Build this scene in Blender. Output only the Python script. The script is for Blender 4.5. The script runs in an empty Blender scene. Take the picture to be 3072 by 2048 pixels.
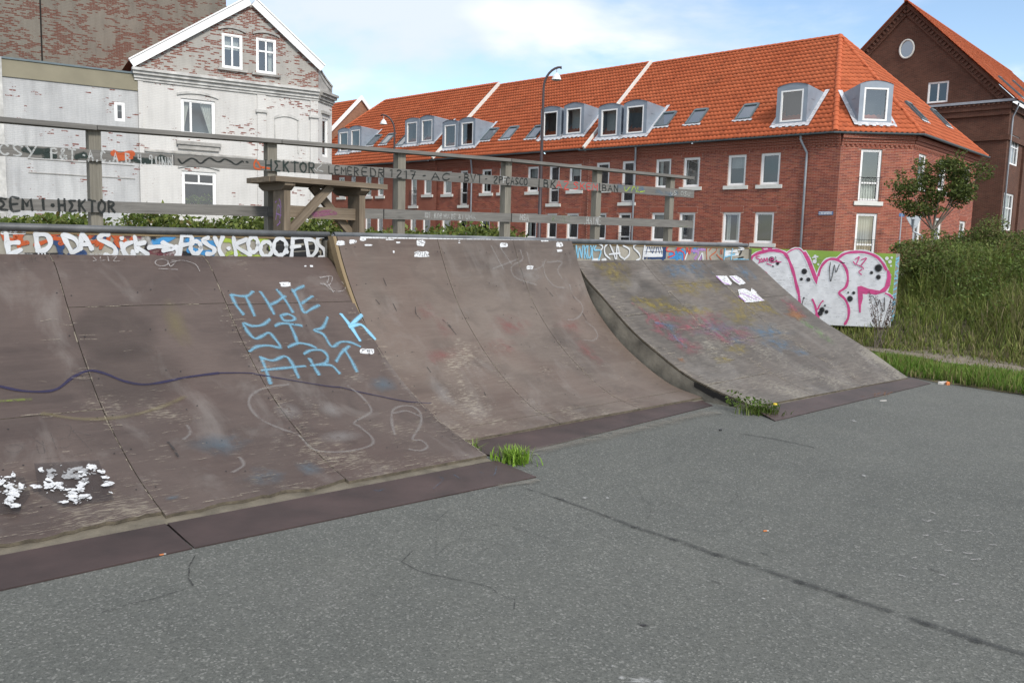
import bpy, math, random
import numpy as np
from mathutils import Matrix, Vector
random.seed(7); RNG = np.random.default_rng(7)
scene = bpy.context.scene
col = scene.collection
R = math.radians

# ------------------------------------------------------------------ camera
F_PX, PIT, ROL, EYE = 2500.0, R(-6.65), R(1.64), 1.68      # focal length in photo pixels, pitch, roll, eye height
cam_d = bpy.data.cameras.new('camera'); cam = bpy.data.objects.new('camera', cam_d); col.objects.link(cam)
cam_d.sensor_width = 36.0; cam_d.lens = F_PX / 3072 * 36.0
cam_d.clip_start = 0.05; cam_d.clip_end = 3000
cam.matrix_world = Matrix.Translation((0, 0, EYE)) @ Matrix.Rotation(R(90) + PIT, 4, 'X') @ Matrix.Rotation(ROL, 4, 'Z')
scene.camera = cam

# ------------------------------------------------------------------ sky, sun, exposure
SUN_EL, SUN_AZ = R(38), R(150)          # azimuth clockwise from +Y (the view direction): behind, to the right
world = bpy.data.worlds.new('World'); scene.world = world; world.use_nodes = True
wn = world.node_tree; wn.nodes.clear()
def wnode(t, **k):
    n = wn.nodes.new(t)
    for a, b in k.items(): setattr(n, a, b)
    return n
sky = wnode('ShaderNodeTexSky', sky_type='NISHITA', sun_disc=False)
sky.sun_elevation = SUN_EL; sky.sun_rotation = SUN_AZ; sky.air_density = 1.0; sky.dust_density = 0.6; sky.ozone_density = 1.2
tc = wnode('ShaderNodeTexCoord'); sep = wnode('ShaderNodeSeparateXYZ'); wn.links.new(tc.outputs['Generated'], sep.inputs[0])
zz = wnode('ShaderNodeMath', operation='ADD'); zz.inputs[1].default_value = 0.22; wn.links.new(sep.outputs['Z'], zz.inputs[0])
zm = wnode('ShaderNodeMath', operation='MAXIMUM'); zm.inputs[1].default_value = 0.08; wn.links.new(zz.outputs[0], zm.inputs[0])
dx = wnode('ShaderNodeMath', operation='DIVIDE'); wn.links.new(sep.outputs['X'], dx.inputs[0]); wn.links.new(zm.outputs[0], dx.inputs[1])
dy = wnode('ShaderNodeMath', operation='DIVIDE'); wn.links.new(sep.outputs['Y'], dy.inputs[0]); wn.links.new(zm.outputs[0], dy.inputs[1])
cmb = wnode('ShaderNodeCombineXYZ'); wn.links.new(dx.outputs[0], cmb.inputs[0]); wn.links.new(dy.outputs[0], cmb.inputs[1])
cmb.inputs[2].default_value = 3.7
cl = wnode('ShaderNodeTexNoise'); cl.inputs['Scale'].default_value = 0.85; cl.inputs['Detail'].default_value = 8; cl.inputs['Roughness'].default_value = 0.55
cl.inputs['Distortion'].default_value = 0.25
wn.links.new(cmb.outputs[0], cl.inputs['Vector'])
cr = wnode('ShaderNodeValToRGB'); cr.color_ramp.elements[0].position = 0.40; cr.color_ramp.elements[1].position = 0.56
cr.color_ramp.interpolation = 'EASE'
wn.links.new(cl.outputs['Fac'], cr.inputs[0])
sk = wnode('ShaderNodeMix', data_type='RGBA', blend_type='MULTIPLY'); sk.inputs['Factor'].default_value = 1
wn.links.new(sky.outputs[0], sk.inputs['A']); sk.inputs['B'].default_value = (0.135, 0.135, 0.135, 1)
# soft shading inside the clouds
cl2 = wnode('ShaderNodeTexNoise'); cl2.inputs['Scale'].default_value = 1.3; cl2.inputs['Detail'].default_value = 4
wn.links.new(cmb.outputs[0], cl2.inputs['Vector'])
cc = wnode('ShaderNodeMix', data_type='RGBA'); cc.inputs['A'].default_value = (0.56, 0.62, 0.74, 1); cc.inputs['B'].default_value = (0.88, 0.88, 0.88, 1)
cr2 = wnode('ShaderNodeValToRGB'); cr2.color_ramp.elements[0].position = 0.38; cr2.color_ramp.elements[1].position = 0.56
wn.links.new(cl2.outputs['Fac'], cr2.inputs[0]); wn.links.new(cr2.outputs[0], cc.inputs['Factor'])
mixw = wnode('ShaderNodeMix', data_type='RGBA'); wn.links.new(cr.outputs[0], mixw.inputs['Factor'])
wn.links.new(sk.outputs['Result'], mixw.inputs['A']); wn.links.new(cc.outputs['Result'], mixw.inputs['B'])
bg = wnode('ShaderNodeBackground'); bg.inputs['Strength'].default_value = 1.0; wn.links.new(mixw.outputs['Result'], bg.inputs['Color'])
wo = wnode('ShaderNodeOutputWorld'); wn.links.new(bg.outputs[0], wo.inputs['Surface'])

sd = bpy.data.lights.new('sun', 'SUN'); sd.energy = 2.2; sd.angle = R(12); sd.color = (1.0, 0.95, 0.88)
sun = bpy.data.objects.new('sun', sd); col.objects.link(sun)
sv = Vector((math.sin(SUN_AZ) * math.cos(SUN_EL), math.cos(SUN_AZ) * math.cos(SUN_EL), math.sin(SUN_EL)))
sun.rotation_euler = sv.to_track_quat('Z', 'Y').to_euler(); sun.location = (20, -20, 40)
vs = scene.view_settings
vs.view_transform = 'Standard'; vs.look = 'None'; vs.gamma = 1; vs.use_curve_mapping = False; vs.exposure = 0.58

# ------------------------------------------------------------------ pixel -> ray helpers (photo pixels, 3072 x 2048)
CR, SR, CP, SP = math.cos(ROL), math.sin(ROL), math.cos(PIT), math.sin(PIT)
def ray(px, py):
    x = (px - 1536) / F_PX; y = (1024 - py) / F_PX
    X = CR * x - SR * y; U = SR * x + CR * y
    return np.array([X, CP - U * SP, SP + U * CP])
EYEP = np.array([0, 0, EYE])
AU = R(41.5)
UU = np.array([math.cos(AU), math.sin(AU), 0]); VV = np.array([-math.sin(AU), math.cos(AU), 0]); ZZ = np.array([0, 0, 1.0])
def P3(u, v, z): return UU * u + VV * v + ZZ * z            # skate-park frame: u along the ramps, v into them
def uvz(p): return np.array([p @ UU, p @ VV, p[2]])
def at_z(px, py, z=0.0): r = ray(px, py); return EYEP + r * ((z - EYE) / r[2])
def at_plane(px, py, p0, n): r = ray(px, py); return EYEP + r * (((np.array(p0) - EYEP) @ n) / (r @ n))
def at_dist(px, py, d): r = ray(px, py); return EYEP + r * (d / r[1])

# ------------------------------------------------------------------ materials
MATS = {}
class NT:
    def __init__(s, name):
        s.m = bpy.data.materials.new(name); s.m.use_nodes = True; s.t = s.m.node_tree; s.t.nodes.clear()
        s.out = s.n('ShaderNodeOutputMaterial'); s.b = s.n('ShaderNodeBsdfPrincipled'); s.l(s.b.outputs[0], s.out.inputs[0])
    def n(s, t, **k):
        n = s.t.nodes.new(t)
        for a, b in k.items(): setattr(n, a, b)
        return n
    def l(s, a, b): s.t.links.new(a, b)
    def coord(s, kind='UV', scale=(1, 1, 1), rot=(0, 0, 0), loc=(0, 0, 0)):
        c = s.n('ShaderNodeTexCoord'); m = s.n('ShaderNodeMapping')
        m.inputs['Scale'].default_value = scale; m.inputs['Rotation'].default_value = rot; m.inputs['Location'].default_value = loc
        s.l(c.outputs[kind], m.inputs[0]); return m.outputs[0]
    def noise(s, vec, scale, detail=4, rough=0.55, dist=0.0):
        n = s.n('ShaderNodeTexNoise'); n.inputs['Scale'].default_value = scale; n.inputs['Detail'].default_value = detail
        n.inputs['Roughness'].default_value = rough; n.inputs['Distortion'].default_value = dist
        s.l(vec, n.inputs['Vector']); return n.outputs['Fac']
    def ramp(s, fac, a, b, ca=(0, 0, 0, 1), cb=(1, 1, 1, 1)):
        r = s.n('ShaderNodeValToRGB'); e = r.color_ramp.elements
        e[0].position = a; e[1].position = b; e[0].color = ca; e[1].color = cb
        s.l(fac, r.inputs[0]); return r.outputs[0]
    def mix(s, fac, a, b, mode='MIX'):
        m = s.n('ShaderNodeMix', data_type='RGBA', blend_type=mode)
        for v, i in ((fac, 'Factor'), (a, 'A'), (b, 'B')):
            if isinstance(v, (int, float)): m.inputs[i].default_value = v
            elif isinstance(v, (tuple, list)): m.inputs[i].default_value = tuple(v) + ((1,) if len(v) == 3 else ())
            else: s.l(v, m.inputs[i])
        return m.outputs['Result']
    def math(s, op, a, b=0.5, clamp=False):
        m = s.n('ShaderNodeMath', operation=op, use_clamp=clamp)
        for v, i in ((a, 0), (b, 1)):
            if isinstance(v, (int, float)): m.inputs[i].default_value = v
            else: s.l(v, m.inputs[i])
        return m.outputs[0]
    def bump(s, h, strength=0.3, dist=0.01):
        b = s.n('ShaderNodeBump'); b.inputs['Strength'].default_value = strength; b.inputs['Distance'].default_value = dist
        s.l(h, b.inputs['Height']); s.l(b.outputs[0], s.b.inputs['Normal'])
    def set(s, color=None, rough=None, metal=None, spec=None):
        for v, i in ((color, 'Base Color'), (rough, 'Roughness'), (metal, 'Metallic'), (spec, 'Specular IOR Level')):
            if v is None: continue
            if isinstance(v, (tuple, list)): s.b.inputs[i].default_value = tuple(v) + ((1,) if len(v) == 3 else ())
            elif isinstance(v, (int, float)): s.b.inputs[i].default_value = v
            else: s.l(v, s.b.inputs[i])
def mul(c, k): return tuple(min(1, x * k) for x in c)

def plain(name, color, rough=0.6, var=0.15, scale=8.0, metal=0.0, bump=0.0, spec=0.5):
    t = NT(name); v = t.coord('Object')
    f = t.noise(v, scale, 5); c = t.mix(t.ramp(f, 0.3, 0.7), mul(color, 1 - var), mul(color, 1 + var))
    t.set(c, rough, metal, spec)
    if bump: t.bump(t.noise(v, scale * 6, 3), bump, 0.01)
    MATS[name] = t.m; return t.m

def m_asphalt():
    t = NT('asphalt'); v = t.coord('Object')
    big = t.noise(v, 0.30, 6, 0.62, 0.6); mid = t.noise(v, 1.7, 6, 0.66, 0.4); sp_ = t.noise(v, 7.5, 4, 0.7)
    vo = t.n('ShaderNodeTexVoronoi'); vo.inputs['Scale'].default_value = 105; t.l(v, vo.inputs['Vector'])
    sepc = t.n('ShaderNodeSeparateColor'); t.l(vo.outputs['Color'], sepc.inputs[0])
    fine = t.noise(v, 150, 4, 0.8)
    base = t.mix(t.ramp(big, 0.3, 0.7), (0.088, 0.092, 0.083), (0.140, 0.144, 0.129))
    base = t.mix(t.math('MULTIPLY', t.ramp(mid, 0.35, 0.75), 0.45), base, (0.072, 0.078, 0.075))
    base = t.mix(t.math('MULTIPLY', t.ramp(sp_, 0.60, 0.74), 0.35), base, (0.055, 0.06, 0.058))
    base = t.mix(t.math('MULTIPLY', t.ramp(t.noise(v, 0.8, 5, 0.6, 1.0), 0.55, 0.75), 0.30), base, (0.165, 0.165, 0.152))
    base = t.mix(t.math('MULTIPLY', t.ramp(sepc.outputs[0], 0.25, 1.0), 0.60), base, (0.042, 0.045, 0.042))
    base = t.mix(t.math('MULTIPLY', t.ramp(sepc.outputs[1], 0.84, 0.98), 0.55), base, (0.27, 0.27, 0.25))
    base = t.mix(t.math('MULTIPLY', t.ramp(fine, 0.48, 0.72), 0.45), base, (0.25, 0.252, 0.232))
    t.set(base, 0.86, spec=0.3)
    t.bump(t.math('ADD', t.math('MULTIPLY', vo.outputs['Distance'], 1.0), fine), 0.55, 0.006)
    MATS['asphalt'] = t.m
m_asphalt()

def m_ply(name, dark, light, wood, wearlo, grey):
    """phenolic plywood: film colour with stains, scuffs along the board, worn patches where wood shows"""
    t = NT(name); v = t.coord('UV')
    big = t.noise(v, 0.9, 5, 0.6, 0.4); mid = t.noise(t.coord('UV', (0.6, 2.5, 1)), 2.6, 5, 0.6)
    grain = t.noise(t.coord('UV', (3, 42, 1)) if not grey else t.coord('UV', (2.0, 17, 1), (0, 0, 0.12)), 3.0, 5, 0.65, 0.0 if not grey else 0.6)
    base = t.mix(t.ramp(big, 0.36, 0.64), mul(dark, 0.82), mul(light, 1.08))
    base = t.mix(t.math('MULTIPLY', t.ramp(t.noise(v, 0.55, 4, 0.5, 1.2), 0.45, 0.62), 0.35), base, (dark[0] * 1.25, dark[1] * 0.95, dark[2] * 0.88))
    base = t.mix(t.math('MULTIPLY', t.ramp(t.noise(t.coord('UV', (0.7, 9, 1), loc=(3, 1, 0)), 2.0, 5, 0.6), 0.5, 0.7), 0.30), base, mul(light, 1.25))
    base = t.mix(t.math('MULTIPLY', t.ramp(mid, 0.3, 0.8), 0.5), base, mul(light, 1.15))
    base = t.mix(t.math('MULTIPLY', t.ramp(grain, 0.35, 0.7), 0.28 if not grey else 0.75), base, mul(dark, 0.55))
    # worn scuffs: short horizontal scratches, more of them low on the ramp
    sc = t.noise(t.coord('UV', (5, 34, 1)), 2.4, 6, 0.68, 0.5)
    patch = t.noise(v, 1.15, 4, 0.6)
    sx = t.n('ShaderNodeSeparateXYZ'); t.l(t.coord('UV'), sx.inputs[0])
    low = t.n('ShaderNodeMapRange'); low.inputs[1].default_value = 0.1; low.inputs[2].default_value = 2.1; low.inputs[3].default_value = 0.09; low.inputs[4].default_value = -0.12
    t.l(sx.outputs['Y'], low.inputs[0])
    w = t.math('ADD', t.math('ADD', sc, t.math('MULTIPLY', t.math('SUBTRACT', patch, 0.5), 1.05)), low.outputs[0])
    wear = t.ramp(w, wearlo, wearlo + 0.09)
    base = t.mix(t.math('MULTIPLY', wear, 0.72), base, wood)
    # dark tyre and shoe smudges
    sm = t.noise(t.coord('UV', (1.2, 1.6, 1), (0, 0, 0.5)), 2.0, 4, 0.5, 0.8)
    base = t.mix(t.math('MULTIPLY', t.ramp(sm, 0.56, 0.72), 0.35), base, mul(dark, 0.55))
    # pale dusty smears
    du = t.noise(t.coord('UV', (1.5, 0.8, 1), (0, 0, 0.3), (4, 2, 0)), 1.7, 5, 0.62, 0.6)
    base = t.mix(t.math('MULTIPLY', t.ramp(du, 0.53, 0.75), 0.34), base, (0.24, 0.222, 0.205))
    t.set(base, t.math('ADD', t.math('MULTIPLY', big, 0.25), 0.42), spec=0.4)
    t.bump(t.math('ADD', t.math('MULTIPLY', grain, 0.6), t.math('MULTIPLY', wear, -0.8)), 0.25, 0.004)
    MATS[name] = t.m
m_ply('ply_brown', (0.058, 0.0405, 0.0345), (0.090, 0.0665, 0.0565), (0.23, 0.20, 0.155), 0.64, False)
m_ply('ply_mid', (0.090, 0.068, 0.055), (0.138, 0.110, 0.091), (0.27, 0.235, 0.185), 0.66, False)
m_ply('ply_grey', (0.060, 0.051, 0.042), (0.150, 0.131, 0.112), (0.23, 0.21, 0.17), 0.615, True)

def m_brick(name, brick_a, brick_b, mortar, msize=0.011, bw=0.235, rh=0.0667, stain=0.35):
    t = NT(name); v = t.coord('UV')
    b = t.n('ShaderNodeTexBrick'); t.l(v, b.inputs['Vector'])
    b.inputs['Scale'].default_value = 1; b.inputs['Brick Width'].default_value = bw; b.inputs['Row Height'].default_value = rh
    b.inputs['Mortar Size'].default_value = msize; b.inputs['Mortar Smooth'].default_value = 0.25; b.inputs['Bias'].default_value = 0.0
    b.inputs['Color1'].default_value = brick_a + (1,); b.inputs['Color2'].default_value = brick_b + (1,); b.inputs['Mortar'].default_value = mortar + (1,)
    n = t.noise(v, 0.7, 6, 0.65); n2 = t.noise(v, 22, 3)
    c = t.mix(t.math('MULTIPLY', t.ramp(n, 0.35, 0.7), stain), b.outputs['Color'], mul(brick_a, 0.55))
    c = t.mix(t.math('MULTIPLY', t.ramp(n2, 0.4, 0.75), 0.25), c, mul(brick_b, 1.35))
    t.set(c, 0.85, spec=0.25); t.bump(t.math('SUBTRACT', 1.0, b.outputs['Fac']), 0.6, 0.012)
    MATS[name] = t.m
m_brick('brick_red', (0.205, 0.050, 0.030), (0.275, 0.080, 0.047), (0.40, 0.235, 0.18), 0.0105)
m_brick('brick_soldier', (0.25, 0.07, 0.04), (0.33, 0.11, 0.07), (0.50, 0.34, 0.27), 0.010, bw=0.25, rh=0.07)
m_brick('brick_brown', (0.074, 0.031, 0.020), (0.132, 0.053, 0.034), (0.15, 0.105, 0.08), 0.010, stain=0.5)
m_brick('brick_far', (0.20, 0.085, 0.05), (0.28, 0.13, 0.075), (0.32, 0.22, 0.16), 0.010)

def m_painted_brick(name, paint, paint2, expo, thr, rand_w, dirt=0.3):
    """brick under flaking paint: single bricks and clusters are bare"""
    t = NT(name); v = t.coord('UV')
    b = t.n('ShaderNodeTexBrick'); t.l(v, b.inputs['Vector'])
    b.inputs['Scale'].default_value = 1; b.inputs['Brick Width'].default_value = 0.24; b.inputs['Row Height'].default_value = 0.0667
    b.inputs['Mortar Size'].default_value = 0.010; b.inputs['Mortar Smooth'].default_value = 0.2
    b.inputs['Color1'].default_value = (0, 0, 0, 1); b.inputs['Color2'].default_value = (1, 1, 1, 1); b.inputs['Mortar'].default_value = (0, 0, 0, 1)
    patch = t.noise(v, 0.75, 5, 0.6, 0.3); fine = t.noise(t.coord('UV', (7, 15, 1)), 1.6, 4, 0.6)
    bw = t.n('ShaderNodeRGBToBW'); t.l(b.outputs['Color'], bw.inputs[0])
    s = t.math('ADD', t.math('ADD', t.math('MULTIPLY', bw.outputs[0], rand_w), t.math('SUBTRACT', t.math('MULTIPLY', patch, 1.9), 0.45)), t.math('MULTIPLY', fine, 0.55))
    m = t.ramp(t.math('MULTIPLY', s, 0.5), thr / 2, thr / 2 + 0.02)
    m = t.math('MULTIPLY', m, t.math('SUBTRACT', 1.0, b.outputs['Fac']))
    big = t.noise(v, 0.45, 5, 0.65); st = t.noise(t.coord('UV', (2.5, 0.35, 1)), 1.4, 5, 0.6)
    p = t.mix(t.ramp(big, 0.3, 0.7), paint, paint2)
    p = t.mix(t.math('MULTIPLY', t.ramp(st, 0.45, 0.75), dirt), p, mul(paint2, 0.5))
    p = t.mix(t.math('MULTIPLY', b.outputs['Fac'], 0.22), p, mul(paint2, 0.6))
    e = t.mix(t.ramp(fine, 0.3, 0.7), expo, mul(expo, 0.55))
    t.set(t.mix(m, p, e), 0.85, spec=0.25)
    t.bump(t.math('SUBTRACT', 1.0, t.math('ADD', b.outputs['Fac'], t.math('MULTIPLY', m, 0.5))), 0.35, 0.008)
    MATS[name] = t.m
m_painted_brick('white_brick', (0.62, 0.61, 0.585), (0.53, 0.52, 0.50), (0.24, 0.08, 0.058), 1.40, 0.55, 0.25)
m_painted_brick('annex_brick', (0.52, 0.525, 0.52), (0.38, 0.385, 0.39), (0.24, 0.08, 0.058), 1.35, 0.55, 0.40)
m_painted_brick('gable_brick', (0.40, 0.385, 0.355), (0.33, 0.315, 0.29), (0.23, 0.08, 0.055), 1.06, 0.55, 0.3)
m_painted_brick('tower_brick', (0.20, 0.185, 0.155), (0.155, 0.142, 0.12), (0.155, 0.058, 0.040), 1.08, 0.55, 0.45)

def m_tile():
    t = NT('roof_tile'); v = t.coord('UV')
    a = t.noise(v, 0.5, 5, 0.6); b = t.noise(v, 3.6, 3); d = t.noise(v, 11, 4)
    oi = t.n('ShaderNodeAttribute', attribute_name='tint', attribute_type='GEOMETRY')
    c = t.mix(t.ramp(a, 0.3, 0.7), (0.43, 0.104, 0.043), (0.51, 0.142, 0.062))
    c = t.mix(t.math('MULTIPLY', t.ramp(b, 0.4, 0.7), 0.35), c, (0.33, 0.075, 0.026))
    c = t.mix(t.math('MULTIPLY', t.ramp(d, 0.62, 0.8), 0.35), c, (0.19, 0.10, 0.06))
    c = t.mix(t.math('MULTIPLY', oi.outputs['Fac'], 1.0), c, (0.24, 0.062, 0.028))
    c = t.mix(t.math('MULTIPLY', t.ramp(t.noise(v, 0.28, 6, 0.7), 0.56, 0.72), 0.42), c, (0.20, 0.095, 0.05))
    t.set(c, 0.78, spec=0.2); t.bump(d, 0.15, 0.01); MATS['roof_tile'] = t.m
m_tile()

def m_wood(name, a, b, rough=0.8):
    t = NT(name); v = t.coord('UV', (1.3, 26, 1)); big = t.noise(t.coord('UV', (1, 3, 1)), 1.6, 4)
    g = t.noise(v, 2.2, 6, 0.65, 0.8)
    kn = t.noise(t.coord('UV', (1.1, 5, 1)), 1.7, 2)
    c = t.mix(t.ramp(g, 0.3, 0.72), a, b); c = t.mix(t.math('MULTIPLY', t.ramp(big, 0.35, 0.7), 0.5), c, mul(a, 0.75))
    c = t.mix(t.math('MULTIPLY', t.ramp(kn, 0.70, 0.78), 0.6), c, mul(a, 0.45))
    t.set(c, rough, spec=0.3); t.bump(g, 0.35, 0.004); MATS[name] = t.m
m_wood('wood_grey', (0.115, 0.110, 0.101), (0.225, 0.217, 0.20))
m_wood('wood_post', (0.145, 0.134, 0.108), (0.27, 0.252, 0.21))
m_wood('wood_brown', (0.12, 0.093, 0.066), (0.25, 0.20, 0.145))
m_wood('wood_edge', (0.16, 0.115, 0.062), (0.29, 0.22, 0.13))

plain('steel_plate', (0.044, 0.027, 0.025), 0.55, 0.45, 2.2, 0.0, 0.15)
plain('steel_pipe', (0.115, 0.118, 0.12), 0.45, 0.35, 5, 0.35, 0.05)
plain('steel_worn', (0.165, 0.17, 0.175), 0.42, 0.35, 4, 0.35, 0.05)
plain('concrete', (0.24, 0.225, 0.19), 0.9, 0.35, 3, 0, 0.3)
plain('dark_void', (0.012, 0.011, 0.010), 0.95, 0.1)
plain('white_paint', (0.80, 0.80, 0.79), 0.45, 0.03, 3)
plain('sill_stone', (0.62, 0.62, 0.58), 0.7, 0.08, 4)
plain('zinc', (0.235, 0.275, 0.325), 0.5, 0.10, 2, 0.15)
plain('lead', (0.50, 0.50, 0.52), 0.55, 0.3, 9, 0.1, 0.4)
plain('gutter_zinc', (0.10, 0.135, 0.15), 0.5, 0.15, 3, 0.1)
plain('downpipe', (0.30, 0.335, 0.37), 0.5, 0.12, 3, 0.1)
plain('lamp_pole', (0.045, 0.033, 0.036), 0.5, 0.1)
plain('black_metal', (0.02, 0.02, 0.022), 0.5, 0.1)
plain('sign_back', (0.40, 0.43, 0.46), 0.45, 0.06, 3, 0.2)
plain('sign_blue', (0.06, 0.13, 0.28), 0.5, 0.05)
plain('beige_panel', (0.225, 0.205, 0.145), 0.8, 0.10, 1.2)
plain('cornice', (0.47, 0.465, 0.445), 0.85, 0.3, 3, 0, 0.3)
plain('cornice_grey', (0.33, 0.32, 0.30), 0.85, 0.35, 3, 0, 0.3)
plain('curtain', (0.62, 0.62, 0.58), 0.9, 0.08)
plain('curtain_grey', (0.40, 0.41, 0.40), 0.9, 0.08)
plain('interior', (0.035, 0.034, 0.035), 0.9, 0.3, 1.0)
plain('bark', (0.12, 0.10, 0.08), 0.9, 0.3, 12, 0, 0.4)
plain('soil', (0.10, 0.085, 0.045), 0.95, 0.4, 3, 0, 0.3)
plain('dirt_path', (0.17, 0.145, 0.11), 0.95, 0.25, 4, 0, 0.4)
plain('far_roof', (0.47, 0.11, 0.036), 0.65, 0.14, 3, 0, 0.2)
plain('shade_white', (0.72, 0.74, 0.74), 0.4, 0.03)
plain('ply_edge', (0.105, 0.088, 0.062), 0.85, 0.4, 18, 0, 0.4)
plain('side_ply', (0.175, 0.16, 0.128), 0.9, 0.5, 4, 0, 0.4)
plain('ply_under', (0.125, 0.108, 0.08), 0.85, 0.3, 9, 0, 0.4)
plain('litter_white', (0.46, 0.44, 0.41), 0.6, 0.1)
plain('litter_orange', (0.62, 0.20, 0.06), 0.6, 0.1)
plain('flower_yellow', (0.60, 0.45, 0.03), 0.6, 0.1)
plain('interior_blue', (0.075, 0.09, 0.11), 0.8, 0.2, 1.0)
plain('moss_green', (0.09, 0.16, 0.02), 0.9, 0.3)

def m_glass():
    t = NT('glass'); t.t.nodes.remove(t.b)
    fr = t.n('ShaderNodeLayerWeight'); fr.inputs['Blend'].default_value = 0.5
    gl = t.n('ShaderNodeBsdfGlossy'); gl.inputs['Roughness'].default_value = 0.02; gl.inputs['Color'].default_value = (0.9, 0.93, 0.96, 1)
    tr = t.n('ShaderNodeBsdfTransparent'); tr.inputs['Color'].default_value = (0.72, 0.76, 0.76, 1)
    f = t.math('ADD', t.math('MULTIPLY', t.math('POWER', fr.outputs['Facing'], 4.0), 0.7), 0.13, True)
    mx = t.n('ShaderNodeMixShader'); t.l(f, mx.inputs[0]); t.l(tr.outputs[0], mx.inputs[1]); t.l(gl.outputs[0], mx.inputs[2])
    t.l(mx.outputs[0], t.out.inputs[0]); MATS['glass'] = t.m
m_glass()

def m_leaf(name):
    t = NT(name)
    a = t.n('ShaderNodeAttribute', attribute_name='col', attribute_type='GEOMETRY')
    t.set(a.outputs['Color'], 0.6, spec=0.25)
    t.b.inputs['Subsurface Weight'].default_value = 0.0
    tl = t.n('ShaderNodeBsdfTranslucent'); t.l(a.outputs['Color'], tl.inputs['Color'])
    mx = t.n('ShaderNodeMixShader'); mx.inputs[0].default_value = 0.3
    t.l(t.b.outputs[0], mx.inputs[1]); t.l(tl.outputs[0], mx.inputs[2]); t.l(mx.outputs[0], t.out.inputs[0])
    MATS[name] = t.m
m_leaf('leaf')

def paint(name, color, opacity=1.0, wear=0.0, soft=0.35, scale=14.0):
    """paint on a surface; v of the ribbon UV runs -1..1 across, so sprayed edges fade; wear = how much has rubbed off"""
    t = NT(name)
    a = t.n('ShaderNodeAttribute', attribute_name='across', attribute_type='GEOMETRY')
    ab = t.math('ABSOLUTE', a.outputs['Fac'], 0)
    edge = t.n('ShaderNodeMapRange'); edge.inputs[1].default_value = 1.0 - soft; edge.inputs[2].default_value = 1.0
    edge.inputs[3].default_value = 1.0; edge.inputs[4].default_value = 0.0; edge.clamp = True; t.l(ab, edge.inputs[0])
    v = t.coord('Object'); n = t.noise(v, scale, 5, 0.65)
    w = t.ramp(n, max(0.0, 0.22 + wear * 0.45), (0.36 if wear < 0.38 or scale > 15 else 0.52) + wear * 0.45) if wear > 0 else None
    al = t.math('MULTIPLY', edge.outputs[0], opacity)
    if w is not None: al = t.math('MULTIPLY', al, w)
    c = t.mix(t.ramp(t.noise(v, scale * 0.5, 3), 0.3, 0.7), mul(color, 0.88), mul(color, 1.1))
    t.set(c, 0.65, spec=0.3)
    tr = t.n('ShaderNodeBsdfTransparent'); mx = t.n('ShaderNodeMixShader')
    t.l(al, mx.inputs[0]); t.l(tr.outputs[0], mx.inputs[1]); t.l(t.b.outputs[0], mx.inputs[2]); t.l(mx.outputs[0], t.out.inputs[0])
    MATS[name] = t.m
paint('p_cyan', (0.17, 0.37, 0.50), 0.66, 0.14, 0.85, 70)
paint('p_white', (0.56, 0.58, 0.60), 0.97, 0.0, 0.22)
paint('p_lblue', (0.20, 0.44, 0.60), 0.95, 0.0, 0.6)
paint('p_orange', (0.42, 0.085, 0.025), 0.95, 0.12, 0.25)
paint('p_blue', (0.05, 0.24, 0.50), 0.92, 0.12, 0.35)
paint('p_navy', (0.025, 0.055, 0.14), 0.9, 0.12, 0.35)
paint('p_lime', (0.33, 0.44, 0.05), 0.85, 0.25, 0.5)
paint('p_black', (0.018, 0.018, 0.02), 0.93, 0.0, 0.3)
paint('p_blackw', (0.016, 0.02, 0.019), 0.92, 0.12, 0.4, 40)
paint('p_greenblack', (0.02, 0.034, 0.03), 0.85, 0.12, 0.45, 30)
paint('p_pink', (0.62, 0.08, 0.25), 0.97, 0.0, 0.10)
paint('p_green', (0.27, 0.42, 0.075), 0.96, 0.06, 0.06, 5)
paint('p_red', (0.55, 0.06, 0.05), 0.85, 0.1, 0.3)
paint('p_purple', (0.022, 0.019, 0.05), 0.9, 0.0, 0.35)
paint('p_violet', (0.40, 0.22, 0.50), 0.75, 0.2, 0.5)
paint('p_maroon', (0.16, 0.05, 0.06), 0.8, 0.15, 0.5)
paint('p_chalk', (0.38, 0.37, 0.36), 0.24, 0.22, 0.9, 14)
paint('p_chalkw', (0.48, 0.48, 0.47), 0.50, 0.34, 0.6, 26)
paint('p_chalkfine', (0.42, 0.40, 0.39), 0.45, 0.3, 0.4, 30)
paint('p_wchalkrail', (0.46, 0.47, 0.46), 0.75, 0.2, 0.4, 30)
paint('p_sticker', (0.58, 0.59, 0.60), 0.95, 0.24, 0.05, 42)
paint('p_flake', (0.82, 0.83, 0.85), 1.0, 0.56, 0.15, 17)
paint('p_darkpatch', (0.045, 0.04, 0.042), 0.32, 0.0, 0.10)
paint('p_smear', (0.040, 0.034, 0.032), 0.17, 0.0, 0.30, 3)
paint('p_fadeyellow', (0.27, 0.21, 0.045), 0.62, 0.40, 0.7, 13)
paint('p_fadeblue', (0.09, 0.19, 0.30), 0.52, 0.38, 0.8, 11)
paint('p_fadepink', (0.30, 0.085, 0.11), 0.60, 0.38, 0.8, 11)
paint('p_faintyellow', (0.20, 0.17, 0.08), 0.32, 0.2, 0.9, 5)
paint('p_faintblue', (0.10, 0.15, 0.19), 0.40, 0.32, 0.95, 5)
paint('p_fadered', (0.26, 0.075, 0.075), 0.38, 0.38, 0.9, 9)
paint('p_fadegreen', (0.16, 0.28, 0.10), 0.5, 0.40, 0.6, 13)
paint('p_wooditch', (0.30, 0.26, 0.20), 0.60, 0.42, 0.6, 30)
paint('p_tar', (0.035, 0.037, 0.037), 0.46, 0.30, 0.95, 9)
paint('p_crack', (0.03, 0.03, 0.03), 0.62, 0.30, 0.5, 24)
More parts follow.
